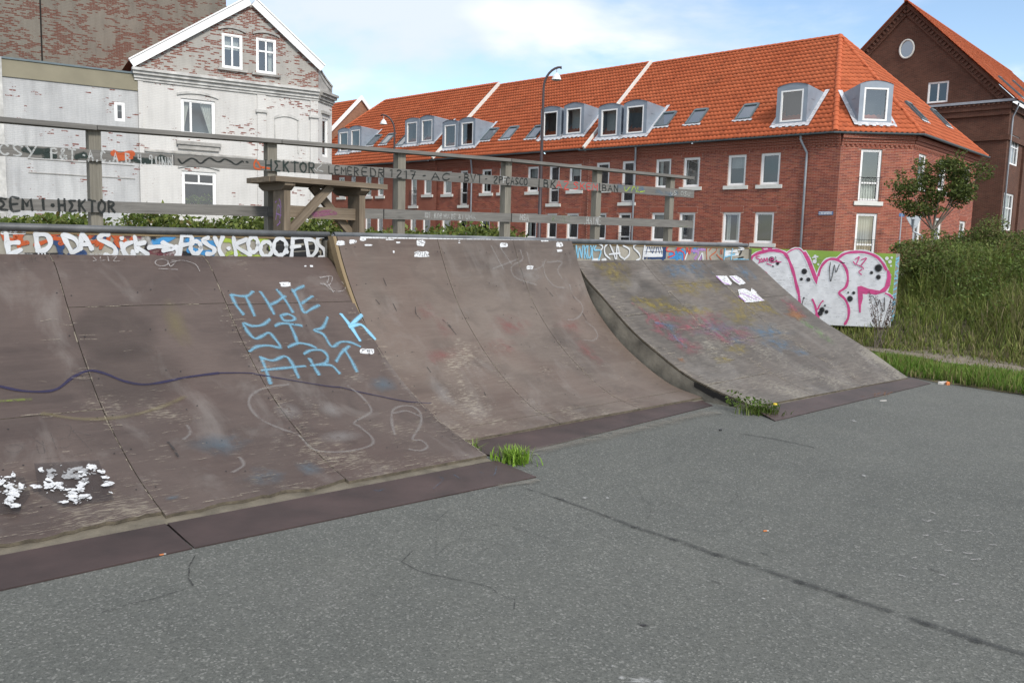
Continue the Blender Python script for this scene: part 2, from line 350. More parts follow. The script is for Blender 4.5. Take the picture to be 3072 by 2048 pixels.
paint('p_scribble', (0.04, 0.043, 0.042), 0.30, 0.42, 0.8, 25)
paint('p_moss', (0.17, 0.22, 0.03), 0.5, 0.35, 0.7, 10)
paint('p_rust', (0.30, 0.13, 0.05), 0.5, 0.3, 0.7, 9)
paint('p_sand', (0.21, 0.195, 0.165), 0.55, 0.30, 1.0, 7)
paint('p_magenta', (0.30, 0.08, 0.20), 0.5, 0.3, 0.6, 16)
paint('p_letter', (0.72, 0.73, 0.75), 1.0, 0.0, 0.05)
paint('p_cracks', (0.20, 0.20, 0.22), 0.55, 0.2, 0.5, 30)

# ------------------------------------------------------------------ mesh building helpers
ROOT_LOC = {}
class MB:
    def __init__(s): s.v = []; s.f = []; s.uv = []; s.ac = []
    def quad(s, a, b, c, d, uv=None):
        i = len(s.v); s.v += [tuple(a), tuple(b), tuple(c), tuple(d)]; s.f.append((i, i + 1, i + 2, i + 3))
        if uv is None:
            L = float(np.linalg.norm(np.array(b) - np.array(a))); H = float(np.linalg.norm(np.array(d) - np.array(a)))
            uv = [(0, 0), (L, 0), (L, H), (0, H)]
        s.uv += uv
    def poly(s, pts, uv=None):
        i = len(s.v); s.v += [tuple(p) for p in pts]; s.f.append(tuple(range(i, i + len(pts)))); s.uv += uv if uv else [(0, 0)] * len(pts)
    def box(s, o, ax, ay, az, uvlong=0):
        """box from corner o with edge vectors ax, ay, az; grain runs along the longest edge"""
        o = np.array(o, float); E = [np.array(ax, float), np.array(ay, float), np.array(az, float)]
        L = [np.linalg.norm(e) for e in E]; jit = random.random() * 7
        for k in range(3):
            a, b = E[(k + 1) % 3], E[(k + 2) % 3]; la, lb = L[(k + 1) % 3], L[(k + 2) % 3]
            for base in (o, o + E[k]):
                if la >= lb: uv = [(jit, jit), (jit + la, jit), (jit + la, jit + lb), (jit, jit + lb)]
                else: uv = [(jit, jit), (jit, jit + la), (jit + lb, jit + la), (jit + lb, jit)]
                s.quad(base, base + a, base + a + b, base + b, uv)
    def tube(s, pts, rad, n=10, cap=True):
        pts = [np.array(p, float) for p in pts]; m = len(pts)
        rad = rad if isinstance(rad, (list, tuple)) else [rad] * m
        rings = []; L = 0
        up = None
        for i in range(m):
            t = pts[min(i + 1, m - 1)] - pts[max(i - 1, 0)]; t = t / (np.linalg.norm(t) + 1e-9)
            if up is None: up = np.array([0, 0, 1.0]) if abs(t[2]) < 0.9 else np.array([1.0, 0, 0])
            x = np.cross(up, t); x /= np.linalg.norm(x) + 1e-9; y = np.cross(t, x); up = y
            rings.append([pts[i] + rad[i] * (math.cos(2 * math.pi * k / n) * x + math.sin(2 * math.pi * k / n) * y) for k in range(n)])
        i0 = len(s.v)
        for r in rings: s.v += [tuple(p) for p in r]
        for i in range(m - 1):
            d = float(np.linalg.norm(pts[i + 1] - pts[i]))
            for k in range(n):
                k2 = (k + 1) % n; s.f.append((i0 + i * n + k, i0 + i * n + k2, i0 + (i + 1) * n + k2, i0 + (i + 1) * n + k))
                s.uv += [(L, k * .05), (L, (k + 1) * .05), (L + d, (k + 1) * .05), (L + d, k * .05)]
            L += d
        if cap:
            s.f.append(tuple(i0 + k for k in range(n))); s.uv += [(0, 0)] * n
            s.f.append(tuple(i0 + (m - 1) * n + k for k in range(n))); s.uv += [(0, 0)] * n
    def mesh(s, name, mat, smooth=False):
        me = bpy.data.meshes.new(name); me.from_pydata([tuple(map(float, v)) for v in s.v], [], s.f)
        ul = me.uv_layers.new(name='UVMap')
        ul.data.foreach_set('uv', np.array(s.uv, dtype=np.float32).ravel())
        me.materials.append(MATS[mat])
        if smooth: me.polygons.foreach_set('use_smooth', [True] * len(me.polygons))
        me.update(); return me
    def build(s, name, mat, parent=None, smooth=False):
        return put(name, s.mesh(name, mat, smooth), parent)
def put(name, me, parent=None, mw=None):
    o = bpy.data.objects.new(name, me); col.objects.link(o)
    if mw is not None: o.matrix_basis = mw
    if parent is not None:
        o.parent = parent
        loc = ROOT_LOC.get(parent.name)
        if loc is not None: o.matrix_parent_inverse = Matrix.Translation(loc).inverted()
    return o
def tag(o, label=None, cat=None, group=None, kind=None):
    if label: o['label'] = label
    if cat: o['category'] = cat
    if group: o['group'] = group
    if kind: o['kind'] = kind
    return o
def thing(name, loc, label, cat, group=None):
    o = bpy.data.objects.new(name, None); col.objects.link(o); o.empty_display_size = 0.2
    o.location = [float(x) for x in loc]; ROOT_LOC[o.name] = Vector([float(x) for x in loc])
    return tag(o, label, cat, group)
def fast_mesh(name, V, Fq, mat, colr=None, smooth=False):
    """V (n,3), Fq (m,k) faces of one size k; colr (n,3) vertex colour"""
    me = bpy.data.meshes.new(name); k = Fq.shape[1]; m = len(Fq)
    me.vertices.add(len(V)); me.vertices.foreach_set('co', np.asarray(V, np.float32).ravel())
    me.loops.add(m * k); me.loops.foreach_set('vertex_index', np.asarray(Fq, np.int32).ravel())
    me.polygons.add(m); me.polygons.foreach_set('loop_start', np.arange(0, m * k, k, dtype=np.int32))
    me.polygons.foreach_set('loop_total', np.full(m, k, np.int32))
    me.polygons.foreach_set('use_smooth', np.full(m, smooth, bool))
    me.materials.append(MATS[mat])
    if colr is not None:
        a = me.color_attributes.new('col', 'FLOAT_COLOR', 'POINT')
        c4 = np.concatenate([np.asarray(colr, np.float32), np.ones((len(V), 1), np.float32)], 1); a.data.foreach_set('color', c4.ravel())
    me.update(); me.validate(); return me
def add_uv(me, uv):
    ul = me.uv_layers.new(name='UVMap'); ul.data.foreach_set('uv', np.asarray(uv, np.float32).ravel())

def catmull(P, n=6, closed=False):
    P = [np.array(p, float) for p in P]
    if len(P) < 3: 
        out = []
        for a, b in zip(P[:-1], P[1:]):
            for k in range(n): out.append(a + (b - a) * k / n)
        return out + [P[-1]]
    Q = [P[-1]] + P + [P[0], P[1]] if closed else [2 * P[0] - P[1]] + P + [2 * P[-1] - P[-2]]
    out = []
    for i in range(1, len(Q) - 2):
        p0, p1, p2, p3 = Q[i - 1], Q[i], Q[i + 1], Q[i + 2]
        for k in range(n):
            t = k / n
            out.append(0.5 * (2 * p1 + (p2 - p0) * t + (2 * p0 - 5 * p1 + 4 * p2 - p3) * t * t + (3 * p1 - p0 - 3 * p2 + p3) * t ** 3))
    out.append(Q[-2]); return out

# ------------------------------------------------------------------ surfaces that carry paint: (a, b) metres on the surface
class Plane:
    def __init__(s, o, ex, ey, n): s.o = np.array(o, float); s.ex = np.array(ex, float); s.ey = np.array(ey, float); s.n = np.array(n, float)
    def from_px(s, px, py): p = at_plane(px, py, s.o, s.n) - s.o; return np.array([p @ s.ex, p @ s.ey])
    def to3(s, a, b, off=0.0): return s.o + s.ex * a + s.ey * b + s.n * off
class Ramp:
    def __init__(s, uL, uR, L, Rr, n=40):
        s.uL, s.uR = uL, uR
        def res(prof):
            c = np.array(catmull(prof, 8)); d = np.concatenate([[0], np.cumsum(np.linalg.norm(np.diff(c, axis=0), axis=1))])
            q = np.linspace(0, d[-1], n); return np.stack([np.interp(q, d, c[:, 0]), np.interp(q, d, c[:, 1])], 1), d[-1]
        s.L, lL = res(L); s.R, lR = res(Rr); s.len = (lL + lR) / 2; s.bs = np.linspace(0, s.len, n)
    def prof(s, u): f = (u - s.uL) / (s.uR - s.uL); return s.L * (1 - f) + s.R * f
    def to3(s, a, b, off=0.0):
        p = s.prof(a); v = np.interp(b, s.bs, p[:, 0]); z = np.interp(b, s.bs, p[:, 1])
        v2 = np.interp(b + .05, s.bs, p[:, 0]); z2 = np.interp(b + .05, s.bs, p[:, 1])
        v1 = np.interp(b - .05, s.bs, p[:, 0]); z1 = np.interp(b - .05, s.bs, p[:, 1])
        tv, tz = v2 - v1, z2 - z1; l = math.hypot(tv, tz) + 1e-9
        return P3(a, v - tz / l * off, z + tv / l * off)
    def from_px(s, px, py):
        r = ray(px, py); ru, rv, rz = r @ UU, r @ VV, r[2]
        def g(t):
            u, v, z = ru * t, rv * t, EYE + rz * t; p = s.prof(u)
            if v < p[0, 0]: return z - p[0, 1] + (p[0, 0] - v) * 0.0
            return z - np.interp(v, p[:, 0], p[:, 1])
        ts = np.linspace(3, 16, 60); lo = None
        for a, b in zip(ts[:-1], ts[1:]):
            if g(b) <= 0: lo, hi = a, b; break
        if lo is None: lo, hi = ts[-2], ts[-1]
        for _ in range(24):
            m = (lo + hi) / 2
            if g(m) > 0: lo = m
            else: hi = m
        u, v = ru * hi, rv * hi; p = s.prof(u)
        b = np.interp(v, p[:, 0], s.bs)
        if v < p[0, 0]: b = v - p[0, 0]
        return np.array([u, b])
def ztr(ox, oy, sc, pts): return [(ox + x / sc, oy + y / sc) for x, y in pts]

class Marks:
    """collects flat paint strokes and patches on one surface"""
    LAY = {}
    def __init__(s, surf, off=0.003): s.s = surf; s.off = off; s.v = []; s.f = []; s.ac = []
    def ribbon2(s, P, w, smooth=True, n=5):
        """P: list of (a,b) surface coordinates"""
        P = catmull(P, n) if smooth else [np.array(p, float) for p in P]
        Q = [P[0]]
        for p in P[1:]:
            if np.linalg.norm(p - Q[-1]) > 1e-5: Q.append(p)
        if len(Q) < 2: return
        t0 = Q[1] - Q[0]; t0 /= np.linalg.norm(t0); t1 = Q[-1] - Q[-2]; t1 /= np.linalg.norm(t1)
        Q = [Q[0] - t0 * w * 0.35] + Q + [Q[-1] + t1 * w * 0.35]
        i0 = len(s.v); m = len(Q); ph = random.uniform(0, 6)
        for i in range(m):
            t = Q[min(i + 1, m - 1)] - Q[max(i - 1, 0)]; t /= np.linalg.norm(t) + 1e-9; nn = np.array([-t[1], t[0]])
            h = w / 2 * (0.45 if i in (0, m - 1) else 1.0) * (1 + 0.16 * math.sin(i * 0.9 + ph) + random.uniform(-.05, .05))
            for k in (-1, 0, 1):
                q = Q[i] + nn * h * k; s.v.append(tuple(s.s.to3(q[0], q[1], s.off))); s.ac.append(float(k) if i not in (0, m - 1) else 0.9)
        for i in range(m - 1):
            for k in (0, 1):
                a = i0 + i * 3 + k; s.f.append((a, a + 1, a + 4, a + 3))
        s.off += 0.00012
    def stroke(s, pxpts, w, smooth=True, n=4):
        s.ribbon2([s.s.from_px(*p) for p in pxpts], w, smooth, n)
    def blob2(s, c, ra, rb, rot=0, n=18, jag=0.0):
        i0 = len(s.v); s.v.append(tuple(s.s.to3(c[0], c[1], s.off))); s.ac.append(0.0)
        for k in range(n):
            th = 2 * math.pi * k / n; j = 1 + random.uniform(-jag, jag)
            x, y = ra * math.cos(th) * j, rb * math.sin(th) * j
            x, y = x * math.cos(rot) - y * math.sin(rot), x * math.sin(rot) + y * math.cos(rot)
            s.v.append(tuple(s.s.to3(c[0] + x, c[1] + y, s.off))); s.ac.append(1.0)
        for k in range(n): s.f.append((i0, i0 + 1 + k, i0 + 1 + (k + 1) % n))
        s.off += 0.00012
    def blob(s, px, py, rx, ry, jag=0.0, rot=0):
        """rx, ry in photo pixels, measured on the surface"""
        c = s.s.from_px(px, py); a = s.s.from_px(px + rx, py); b = s.s.from_px(px, py - ry)
        s.blob2(c, float(np.linalg.norm(a - c)), float(np.linalg.norm(b - c)), rot, 18, jag)
    def poly(s, pxpts, smooth=False, n=4):
        P = [s.s.from_px(*p) for p in pxpts]
        if smooth: P = catmull(P, n, True)
        c = sum(P) / len(P)
        # ear clipping
        idx = list(range(len(P))); A = sum(P[i - 1][0] * P[i][1] - P[i][0] * P[i - 1][1] for i in range(len(P)))
        if A < 0: idx.reverse()
        i0 = len(s.v)
        for p in P: s.v.append(tuple(s.s.to3(p[0], p[1], s.off))); s.ac.append(0.0)
        def cr(o, a, b): return (a[0] - o[0]) * (b[1] - o[1]) - (a[1] - o[1]) * (b[0] - o[0])
        g = 0
        while len(idx) > 3 and g < 4000:
            g += 1; done = False
            for k in range(len(idx)):
                ia, ib, ic = idx[k - 1], idx[k], idx[(k + 1) % len(idx)]
                if cr(P[ia], P[ib], P[ic]) <= 1e-12: continue
                if any(cr(P[ia], P[ib], P[j]) >= 0 and cr(P[ib], P[ic], P[j]) >= 0 and cr(P[ic], P[ia], P[j]) >= 0 for j in idx if j not in (ia, ib, ic)): continue
                s.f.append((i0 + ia, i0 + ib, i0 + ic)); idx.pop(k); done = True; break
            if not done: break
        if len(idx) == 3: s.f.append(tuple(i0 + j for j in idx))
        s.off += 0.00012
    def text(s, txt, pA, pB, h, w, slant=0.0, jit=0.06):
        """stroke lettering between two photo pixels (baseline), height h metres, pen width w"""
        A = s.s.from_px(*pA); B = s.s.from_px(*pB); s.text2(txt, A, B, h, w, slant, jit)
    def text2(s, txt, A, B, h, w, slant=0.0, jit=0.06):
        A = np.array(A, float); B = np.array(B, float); d = B - A; L = np.linalg.norm(d); d /= L; up = np.array([-d[1], d[0]])
        adv = L / len(txt); gw = adv * 0.74
        for i, ch in enumerate(txt):
            for st in FONT.get(ch, []):
                pts = []
                for x, y in st:
                    x += random.uniform(-jit, jit); y += random.uniform(-jit, jit)
                    pts.append(A + d * (i * adv + x * gw + slant * y * h) + up * y * h)
                s.ribbon2(pts, w, len(st) > 3, 3)
    STUFF = ('worn_joint', 'screw_head', 'paint_flake', 'paint_crack', 'scrape_mark', 'paint_fleck', 'chalk_mark', 'sticker_print', 'scribble', 'crack', 'joint_mark')
    def build(s, name, mat, parent):
        """one object per mark; strokes that touch belong to one mark"""
        if not s.f: return None
        V = np.array(s.v, float); par = list(range(len(V)))
        def find(i):
            while par[i] != i: par[i] = par[par[i]]; i = par[i]
            return i
        for f in s.f:
            r = find(f[0])
            for j in f[1:]: par[find(j)] = r
        lab = np.array([find(i) for i in range(len(V))]); comps = {}
        for i, l in enumerate(lab): comps.setdefault(int(l), []).append(i)
        keys = list(comps)
        if name in s.STUFF or len(keys) == 1: groups = [keys]
        else:
            bb = {k: (V[comps[k]].min(0) - 0.014, V[comps[k]].max(0) + 0.014) for k in keys}; g = {k: k for k in keys}
            def gf(k):
                while g[k] != k: k = g[k]
                return k
            for i, a in enumerate(keys):
                for b in keys[i + 1:]:
                    if np.all(bb[a][0] <= bb[b][1]) and np.all(bb[b][0] <= bb[a][1]): g[gf(a)] = gf(b)
            d = {}
            for k in keys: d.setdefault(gf(k), []).append(k)
            groups = list(d.values())
        first = None; of = {}
        for f in s.f: of.setdefault(int(lab[f[0]]), []).append(f)
        for gr in groups:
            vi = [i for k in gr for i in comps[k]]; mp = {v: n for n, v in enumerate(vi)}
            me = bpy.data.meshes.new(name); me.from_pydata([tuple(map(float, s.v[i])) for i in vi], [], [tuple(mp[j] for j in f) for k in gr for f in of.get(k, [])])
            a = me.attributes.new('across', 'FLOAT', 'POINT'); a.data.foreach_set('value', np.array([s.ac[i] for i in vi], np.float32))
            me.materials.append(MATS[mat]); me.update()
            o = put(name, me, parent); first = first or o
            if name in s.STUFF: o['kind'] = 'stuff'
        return first
O_ = [(0.5, 1), (0.1, 0.75), (0.1, 0.25), (0.5, 0), (0.9, 0.25), (0.9, 0.75), (0.5, 1)]
FONT = {'A': [[(0, 0), (0.5, 1), (1, 0)], [(0.2, 0.38), (0.8, 0.38)]], 'B': [[(0.1, 0), (0.1, 1)], [(0.1, 1), (0.7, 0.95), (0.75, 0.6), (0.1, 0.52)], [(0.1, 0.52), (0.85, 0.4), (0.8, 0.05), (0.1, 0)]],
 'C': [[(0.9, 0.85), (0.5, 1), (0.1, 0.6), (0.15, 0.2), (0.5, 0), (0.9, 0.15)]], 'D': [[(0.1, 0), (0.1, 1)], [(0.1, 1), (0.7, 0.85), (0.9, 0.5), (0.7, 0.1), (0.1, 0)]],
 'E': [[(0.9, 1), (0.1, 1), (0.1, 0), (0.9, 0)], [(0.1, 0.5), (0.7, 0.5)]], 'F': [[(0.9, 1), (0.1, 1), (0.1, 0)], [(0.1, 0.55), (0.7, 0.55)]],
 'G': [[(0.9, 0.85), (0.5, 1), (0.1, 0.6), (0.15, 0.2), (0.5, 0), (0.9, 0.15), (0.9, 0.45), (0.55, 0.45)]], 'H': [[(0.1, 0), (0.1, 1)], [(0.9, 0), (0.9, 1)], [(0.1, 0.5), (0.9, 0.5)]],
 'I': [[(0.5, 0), (0.5, 1)]], 'K': [[(0.1, 0), (0.1, 1)], [(0.9, 1), (0.1, 0.45)], [(0.3, 0.6), (0.95, 0)]], 'L': [[(0.1, 1), (0.1, 0), (0.9, 0)]],
 'M': [[(0, 0), (0.1, 1), (0.5, 0.4)], [(0.5, 0.4), (0.9, 1), (1, 0)]], 'N': [[(0.1, 0), (0.1, 1)], [(0.1, 1), (0.9, 0)], [(0.9, 0), (0.9, 1)]], 'O': [O_],
 'P': [[(0.1, 0), (0.1, 1)], [(0.1, 1), (0.8, 0.95), (0.85, 0.6), (0.1, 0.5)]], 'R': [[(0.1, 0), (0.1, 1)], [(0.1, 1), (0.8, 0.95), (0.8, 0.6), (0.1, 0.5)], [(0.35, 0.5), (0.95, 0)]],
 'S': [[(0.9, 0.9), (0.5, 1), (0.1, 0.8), (0.5, 0.5), (0.9, 0.25), (0.5, 0), (0.1, 0.1)]], 'T': [[(0, 1), (1, 1)], [(0.5, 1), (0.5, 0)]], 'U': [[(0.1, 1), (0.1, 0.2), (0.5, 0), (0.9, 0.2), (0.9, 1)]],
 'V': [[(0, 1), (0.5, 0), (1, 1)]], 'Y': [[(0, 1), (0.5, 0.5)], [(1, 1), (0.3, 0)]], 'Z': [[(0.1, 1), (0.9, 1), (0.1, 0), (0.9, 0)]], '1': [[(0.2, 0.8), (0.5, 1), (0.5, 0)]],
 '2': [[(0.1, 0.8), (0.5, 1), (0.9, 0.75), (0.1, 0), (0.95, 0)]], '4': [[(0.2, 1), (0.15, 0.45), (0.85, 0.45)], [(0.8, 1), (0.8, 0)]], '7': [[(0, 1), (0.95, 1), (0.35, 0)], [(0.2, 0.5), (0.8, 0.5)]],
 '9': [[(0.85, 0.6), (0.4, 0.55), (0.2, 0.8), (0.5, 1), (0.85, 0.85), (0.8, 0)]], '.': [[(0.45, 0), (0.55, 0.04)]], '-': [[(0.3, 0.5), (0.6, 0.5)]], '&': [[(0.9, 0), (0.2, 0.8), (0.5, 1), (0.7, 0.8), (0.1, 0.3), (0.4, 0), (0.9, 0.4)]],
 'a': [[(0.8, 0.6), (0.3, 0.6), (0.1, 0.25), (0.4, 0), (0.8, 0.2)], [(0.8, 0.65), (0.8, 0)]], 'd': [[(0.8, 0.5), (0.3, 0.6), (0.1, 0.25), (0.4, 0), (0.8, 0.2)], [(0.8, 1), (0.8, 0)]],
 'e': [[(0.15, 0.35), (0.85, 0.35), (0.7, 0.62), (0.3, 0.62), (0.1, 0.3), (0.4, 0), (0.8, 0.08)]], 'g': [[(0.8, 0.5), (0.3, 0.6), (0.1, 0.25), (0.4, 0), (0.8, 0.2)], [(0.8, 0.65), (0.8, -0.2), (0.3, -0.3), (0.15, -0.2)]],
 'n': [[(0.15, 0), (0.15, 0.65)], [(0.15, 0.45), (0.5, 0.65), (0.85, 0.45), (0.85, 0)]], 'o': [[(0.5, 0.65), (0.1, 0.45), (0.1, 0.2), (0.5, 0), (0.9, 0.2), (0.9, 0.45), (0.5, 0.65)]], 'r': [[(0.2, 0), (0.2, 0.65)], [(0.2, 0.4), (0.5, 0.62), (0.8, 0.6)]],
 's': [[(0.2, 0.1), (0.8, 0.1), (0.4, 0.5), (0.9, 0.9), (0.2, 0.95)]], 'h': [[(0.95, 0.9), (0.15, 0.9), (0.6, 0.5), (0.1, 0.05), (0.95, 0.05)]], ' ': []}

# ================================================================== THE SETTING: ground
def ground_sheet():
    n = 64; m = MB(); rr = [0, 6, 14, 30, 80, 250, 900]
    V = [(0, 0, 0)]; Fq = []
    for r in rr[1:]:
        for k in range(n): V.append((r * math.cos(2 * math.pi * k / n), r * math.sin(2 * math.pi * k / n), 0))
    for k in range(n): Fq.append((0, 1 + k, 1 + (k + 1) % n))
    for j in range(len(rr) - 2):
        for k in range(n):
            a = 1 + j * n + k; b = 1 + j * n + (k + 1) % n; Fq.append((a, b, b + n, a + n))
    me = bpy.data.meshes.new('asphalt'); me.from_pydata(V, [], Fq); me.materials.append(MATS['asphalt']); me.update()
    return tag(put('asphalt', me), 'grey worn asphalt yard in front of the ramps', kind='structure')
asphalt = ground_sheet()

VB = np.array([5.62, 11.33]); VN = np.array([0.84, 0.54]); VT = np.array([-0.54, 0.84])   # edge of the grass: point, inward normal, tangent
def dgrass(x, y): return (x - VB[0]) * VN[0] + (y - VB[1]) * VN[1]
def tgrass(x, y): return (x - VB[0]) * VT[0] + (y - VB[1]) * VT[1]
def hmound(x, y):
    d = dgrass(x, y)
    base = 0.02 + 0.03 * np.clip(d / 0.4, 0, 1)
    h = np.clip((d - 2.35) * 0.36, 0, None); h = np.where(h > 1.0, 1.0 + (h - 1.0) * 0.25, h); h = np.minimum(h, 1.45)
    fall = np.clip((13 - d) / 3, 0, 1)
    bumpy = 0.05 * np.sin(x * 1.7 + 1) * np.cos(y * 1.3) + 0.03 * np.sin(x * 3.1 + y * 2.3)
    return (base + h + bumpy * np.clip((d - 2.2) / 1, 0, 1)) * fall + 0.012 * np.sin(x * 5.1) * np.cos(y * 4.3) * np.clip(d, 0, 1)
def terrain():
    nd, nt = 60, 90; ds = np.concatenate([[-0.0], np.linspace(0.08, 13, nd - 1)]); ts = np.linspace(-22, 16, nt)
    V = []; Fq = []
    for d in ds:
        for t in ts:
            j = 0.06 * math.sin(t * 3.1) + 0.04 * math.sin(t * 7.7) if d < 0.3 else 0
            p = VB + VN * (d + j) + VT * t; z = 0.006 if d < 0.05 else float(hmound(p[0], p[1]))
            V.append((p[0], p[1], z))
    for i in range(nd - 1):
        for k in range(nt - 1): a = i * nt + k; Fq.append((a, a + 1, a + nt + 1, a + nt))
    me = fast_mesh('mound', np.array(V), np.array(Fq), 'soil', smooth=True)
    return tag(put('mound', me), 'low earth bank with grass right of the ramps', kind='structure')
terrain()
def dirt():
    V = []; Fq = []; ts = np.linspace(-14, 3.2, 60)
    for i, t in enumerate(ts):
        c = 2.02 + 0.12 * math.sin(t * 0.9) ; w = 0.36 + 0.08 * math.sin(t * 2.3 + 1)
        if t > 1.8: w *= max(0.1, (3.3 - t) / 1.5)
        for k in (-1, -0.35, 0.35, 1):
            p = VB + VN * (c + w * k + 0.04 * math.sin(t * 9 + k)) + VT * t; V.append((p[0], p[1], float(hmound(p[0], p[1])) + 0.012))
    for i in range(59):
        for k in range(3): a = i * 4 + k; Fq.append((a, a + 1, a + 5, a + 4))
    me = fast_mesh('dirt_path', np.array(V), np.array(Fq), 'dirt_path', smooth=True)
    return tag(put('dirt_path', me), 'bare trodden dirt path across the grass verge', kind='structure')
dirt()

# marks on the asphalt (worn joint, cracks, scribbles)
GP = Plane((0, 0, 0), (1, 0, 0), (0, 1, 0), (0, 0, 1))
def asphalt_marks():
    A = (1100, 1200, 1.1927)
    m = Marks(GP, 0.004); L = ztr(*A, [(575, 318), (690, 355), (830, 405), (960, 455), (1100, 500), (1250, 553), (1400, 600), (1550, 652), (1700, 700), (1850, 750), (2000, 800), (2180, 860), (2400, 925)])
    for i in range(len(L) - 1): m.stroke([L[i], L[i + 1]], 0.035 + 0.05 * min(1, i / 6), False)
    m.stroke(ztr(*A, [(1340, 122), (1460, 140), (1600, 170)]), 0.06)
    for x, y in ((1420, 550), (1250, 652), (990, 805), (2030, 610), (690, 353)): m.stroke(ztr(*A, [(x - 14, y - 4), (x + 14, y + 4)]), 0.03, False)
    m.build('joint_mark', 'p_tar', asphalt)
    m = Marks(GP, 0.0055)
    m.stroke(ztr(*A, [(165, 540), (125, 580), (190, 615), (280, 635), (380, 655), (440, 670), (480, 700), (530, 715), (528, 750)]), 0.008, False)
    B = (0, 1150, 1.96)
    m.stroke(ztr(*B, [(1150, 1010), (1128, 1050), (1110, 1080), (1113, 1115), (1108, 1150), (1135, 1190)]), 0.011, False)
    m.stroke(ztr(*B, [(1090, 1212), (1000, 1240), (900, 1270), (760, 1300), (600, 1350)]), 0.007, False)
    m.build('crack', 'p_crack', asphalt)
    m = Marks(GP, 0.007)
    for s in ([(190, 415), (250, 432), (330, 440)], [(250, 432), (247, 560)], [(247, 560), (330, 500), (470, 515), (550, 575)], [(330, 500), (350, 470), (440, 450), (520, 455), (640, 495)],
              [(250, 432), (330, 380), (430, 412), (560, 440)], [(410, 545), (470, 512)], [(830, 318), (900, 308), (965, 312), (985, 350), (1015, 380), (1010, 420), (975, 440)], [(1040, 380), (1070, 368), (1110, 372), (1120, 385)],
              [(1130, 300), (1200, 360), (1280, 372), (1325, 350), (1310, 320), (1250, 300), (1150, 290)], [(1090, 455), (1180, 470), (1300, 468), (1350, 430), (1410, 418), (1410, 460)], [(1340, 470), (1400, 490), (1450, 530), (1500, 550)],
              [(180, 405), (420, 440), (600, 480), (690, 515)]): m.stroke(ztr(*A, s), 0.014)
    m.build('scribble', 'p_scribble', asphalt)
    m = Marks(GP, 0.0085)
    for x, y in ((2025, 405), (2005, 435), (2000, 487), (2180, 415), (2075, 475), (2185, 475), (2080, 540), (2150, 552), (2240, 520), (1960, 565), (1960, 605), (2180, 575), (1915, 635), (2060, 630), (2105, 660), (2140, 685), (2120, 720), (2230, 480), (2050, 520), (2140, 470)):
        l = random.uniform(10, 26); m.stroke(ztr(*A, [(x - l * .6, y + random.uniform(-4, 4)), (x, y + random.uniform(-3, 3)), (x + l * .6, y + random.uniform(-4, 4))]), random.uniform(0.008, 0.018))
    m.build('chalk_mark', 'p_chalkfine', asphalt)
    m = Marks(GP, 0.0095)
    for _i in range(26): m.blob(random.uniform(1500, 3000), random.uniform(1330, 1980), random.uniform(1.5, 3), random.uniform(.8, 1.6), .4)
    m.blob(1935, 2050, 60, 11, 0.45); m.blob(1865, 2040, 12, 6, 0.4)
    for x, y in ((1420, 717), (880, 960), (860, 355), (1780, 275), (780, 355), (1743, 78)): m.blob(1100 + x / 1.1927, 1200 + y / 1.1927, 7, 3, 0.4)
    m.build('paint_fleck', 'p_chalkw', asphalt)
    # sand along the foot of the middle ramp's steel plate
    m = Marks(GP, 0.010)
    m.stroke(ztr(*A, [(590, 186), (720, 160), (880, 124), (1000, 98), (1110, 72), (1230, 46)]), 0.26)
    m.stroke(ztr(*A, [(480, 310), (560, 300), (600, 290)]), 0.12)
    m.build('sand', 'p_sand', asphalt)
asphalt_marks()

# ================================================================== SKATE RAMPS
RL = Ramp(-1.2, 4.05, [(4.80, 0.03), (5.1, 0.095), (5.45, 0.205), (6.02, 0.455), (6.5, 0.785), (6.88, 1.12), (7.17, 1.38), (7.34, 1.47)],
          [(4.80, 0.03), (5.12, 0.10), (5.5, 0.215), (6.03, 0.46), (6.52, 0.80), (6.9, 1.14), (7.18, 1.40), (7.34, 1.485)])
RM = Ramp(4.07, 7.66, [(5.32, 0.03), (5.62, 0.10), (5.95, 0.27), (6.3, 0.53), (6.68, 0.90), (6.92, 1.20), (7.09, 1.46), (7.21, 1.70)],
          [(5.44, 0.03), (5.88, 0.11), (6.34, 0.315), (6.77, 0.585), (7.15, 0.94), (7.34, 1.24), (7.46, 1.48), (7.58, 1.735)])
RR_ = Ramp(7.70, 11.36, [(4.80, 0.03), (5.3, 0.13), (5.7, 0.245), (6.05, 0.41), (6.54, 0.68), (7.0, 1.02), (7.34, 1.27), (7.54, 1.48)],
           [(4.78, 0.03), (5.0, 0.15), (5.37, 0.355), (5.76, 0.545), (6.15, 0.74), (6.71, 1.11), (7.05, 1.36), (7.30, 1.53)])
THK = 0.021
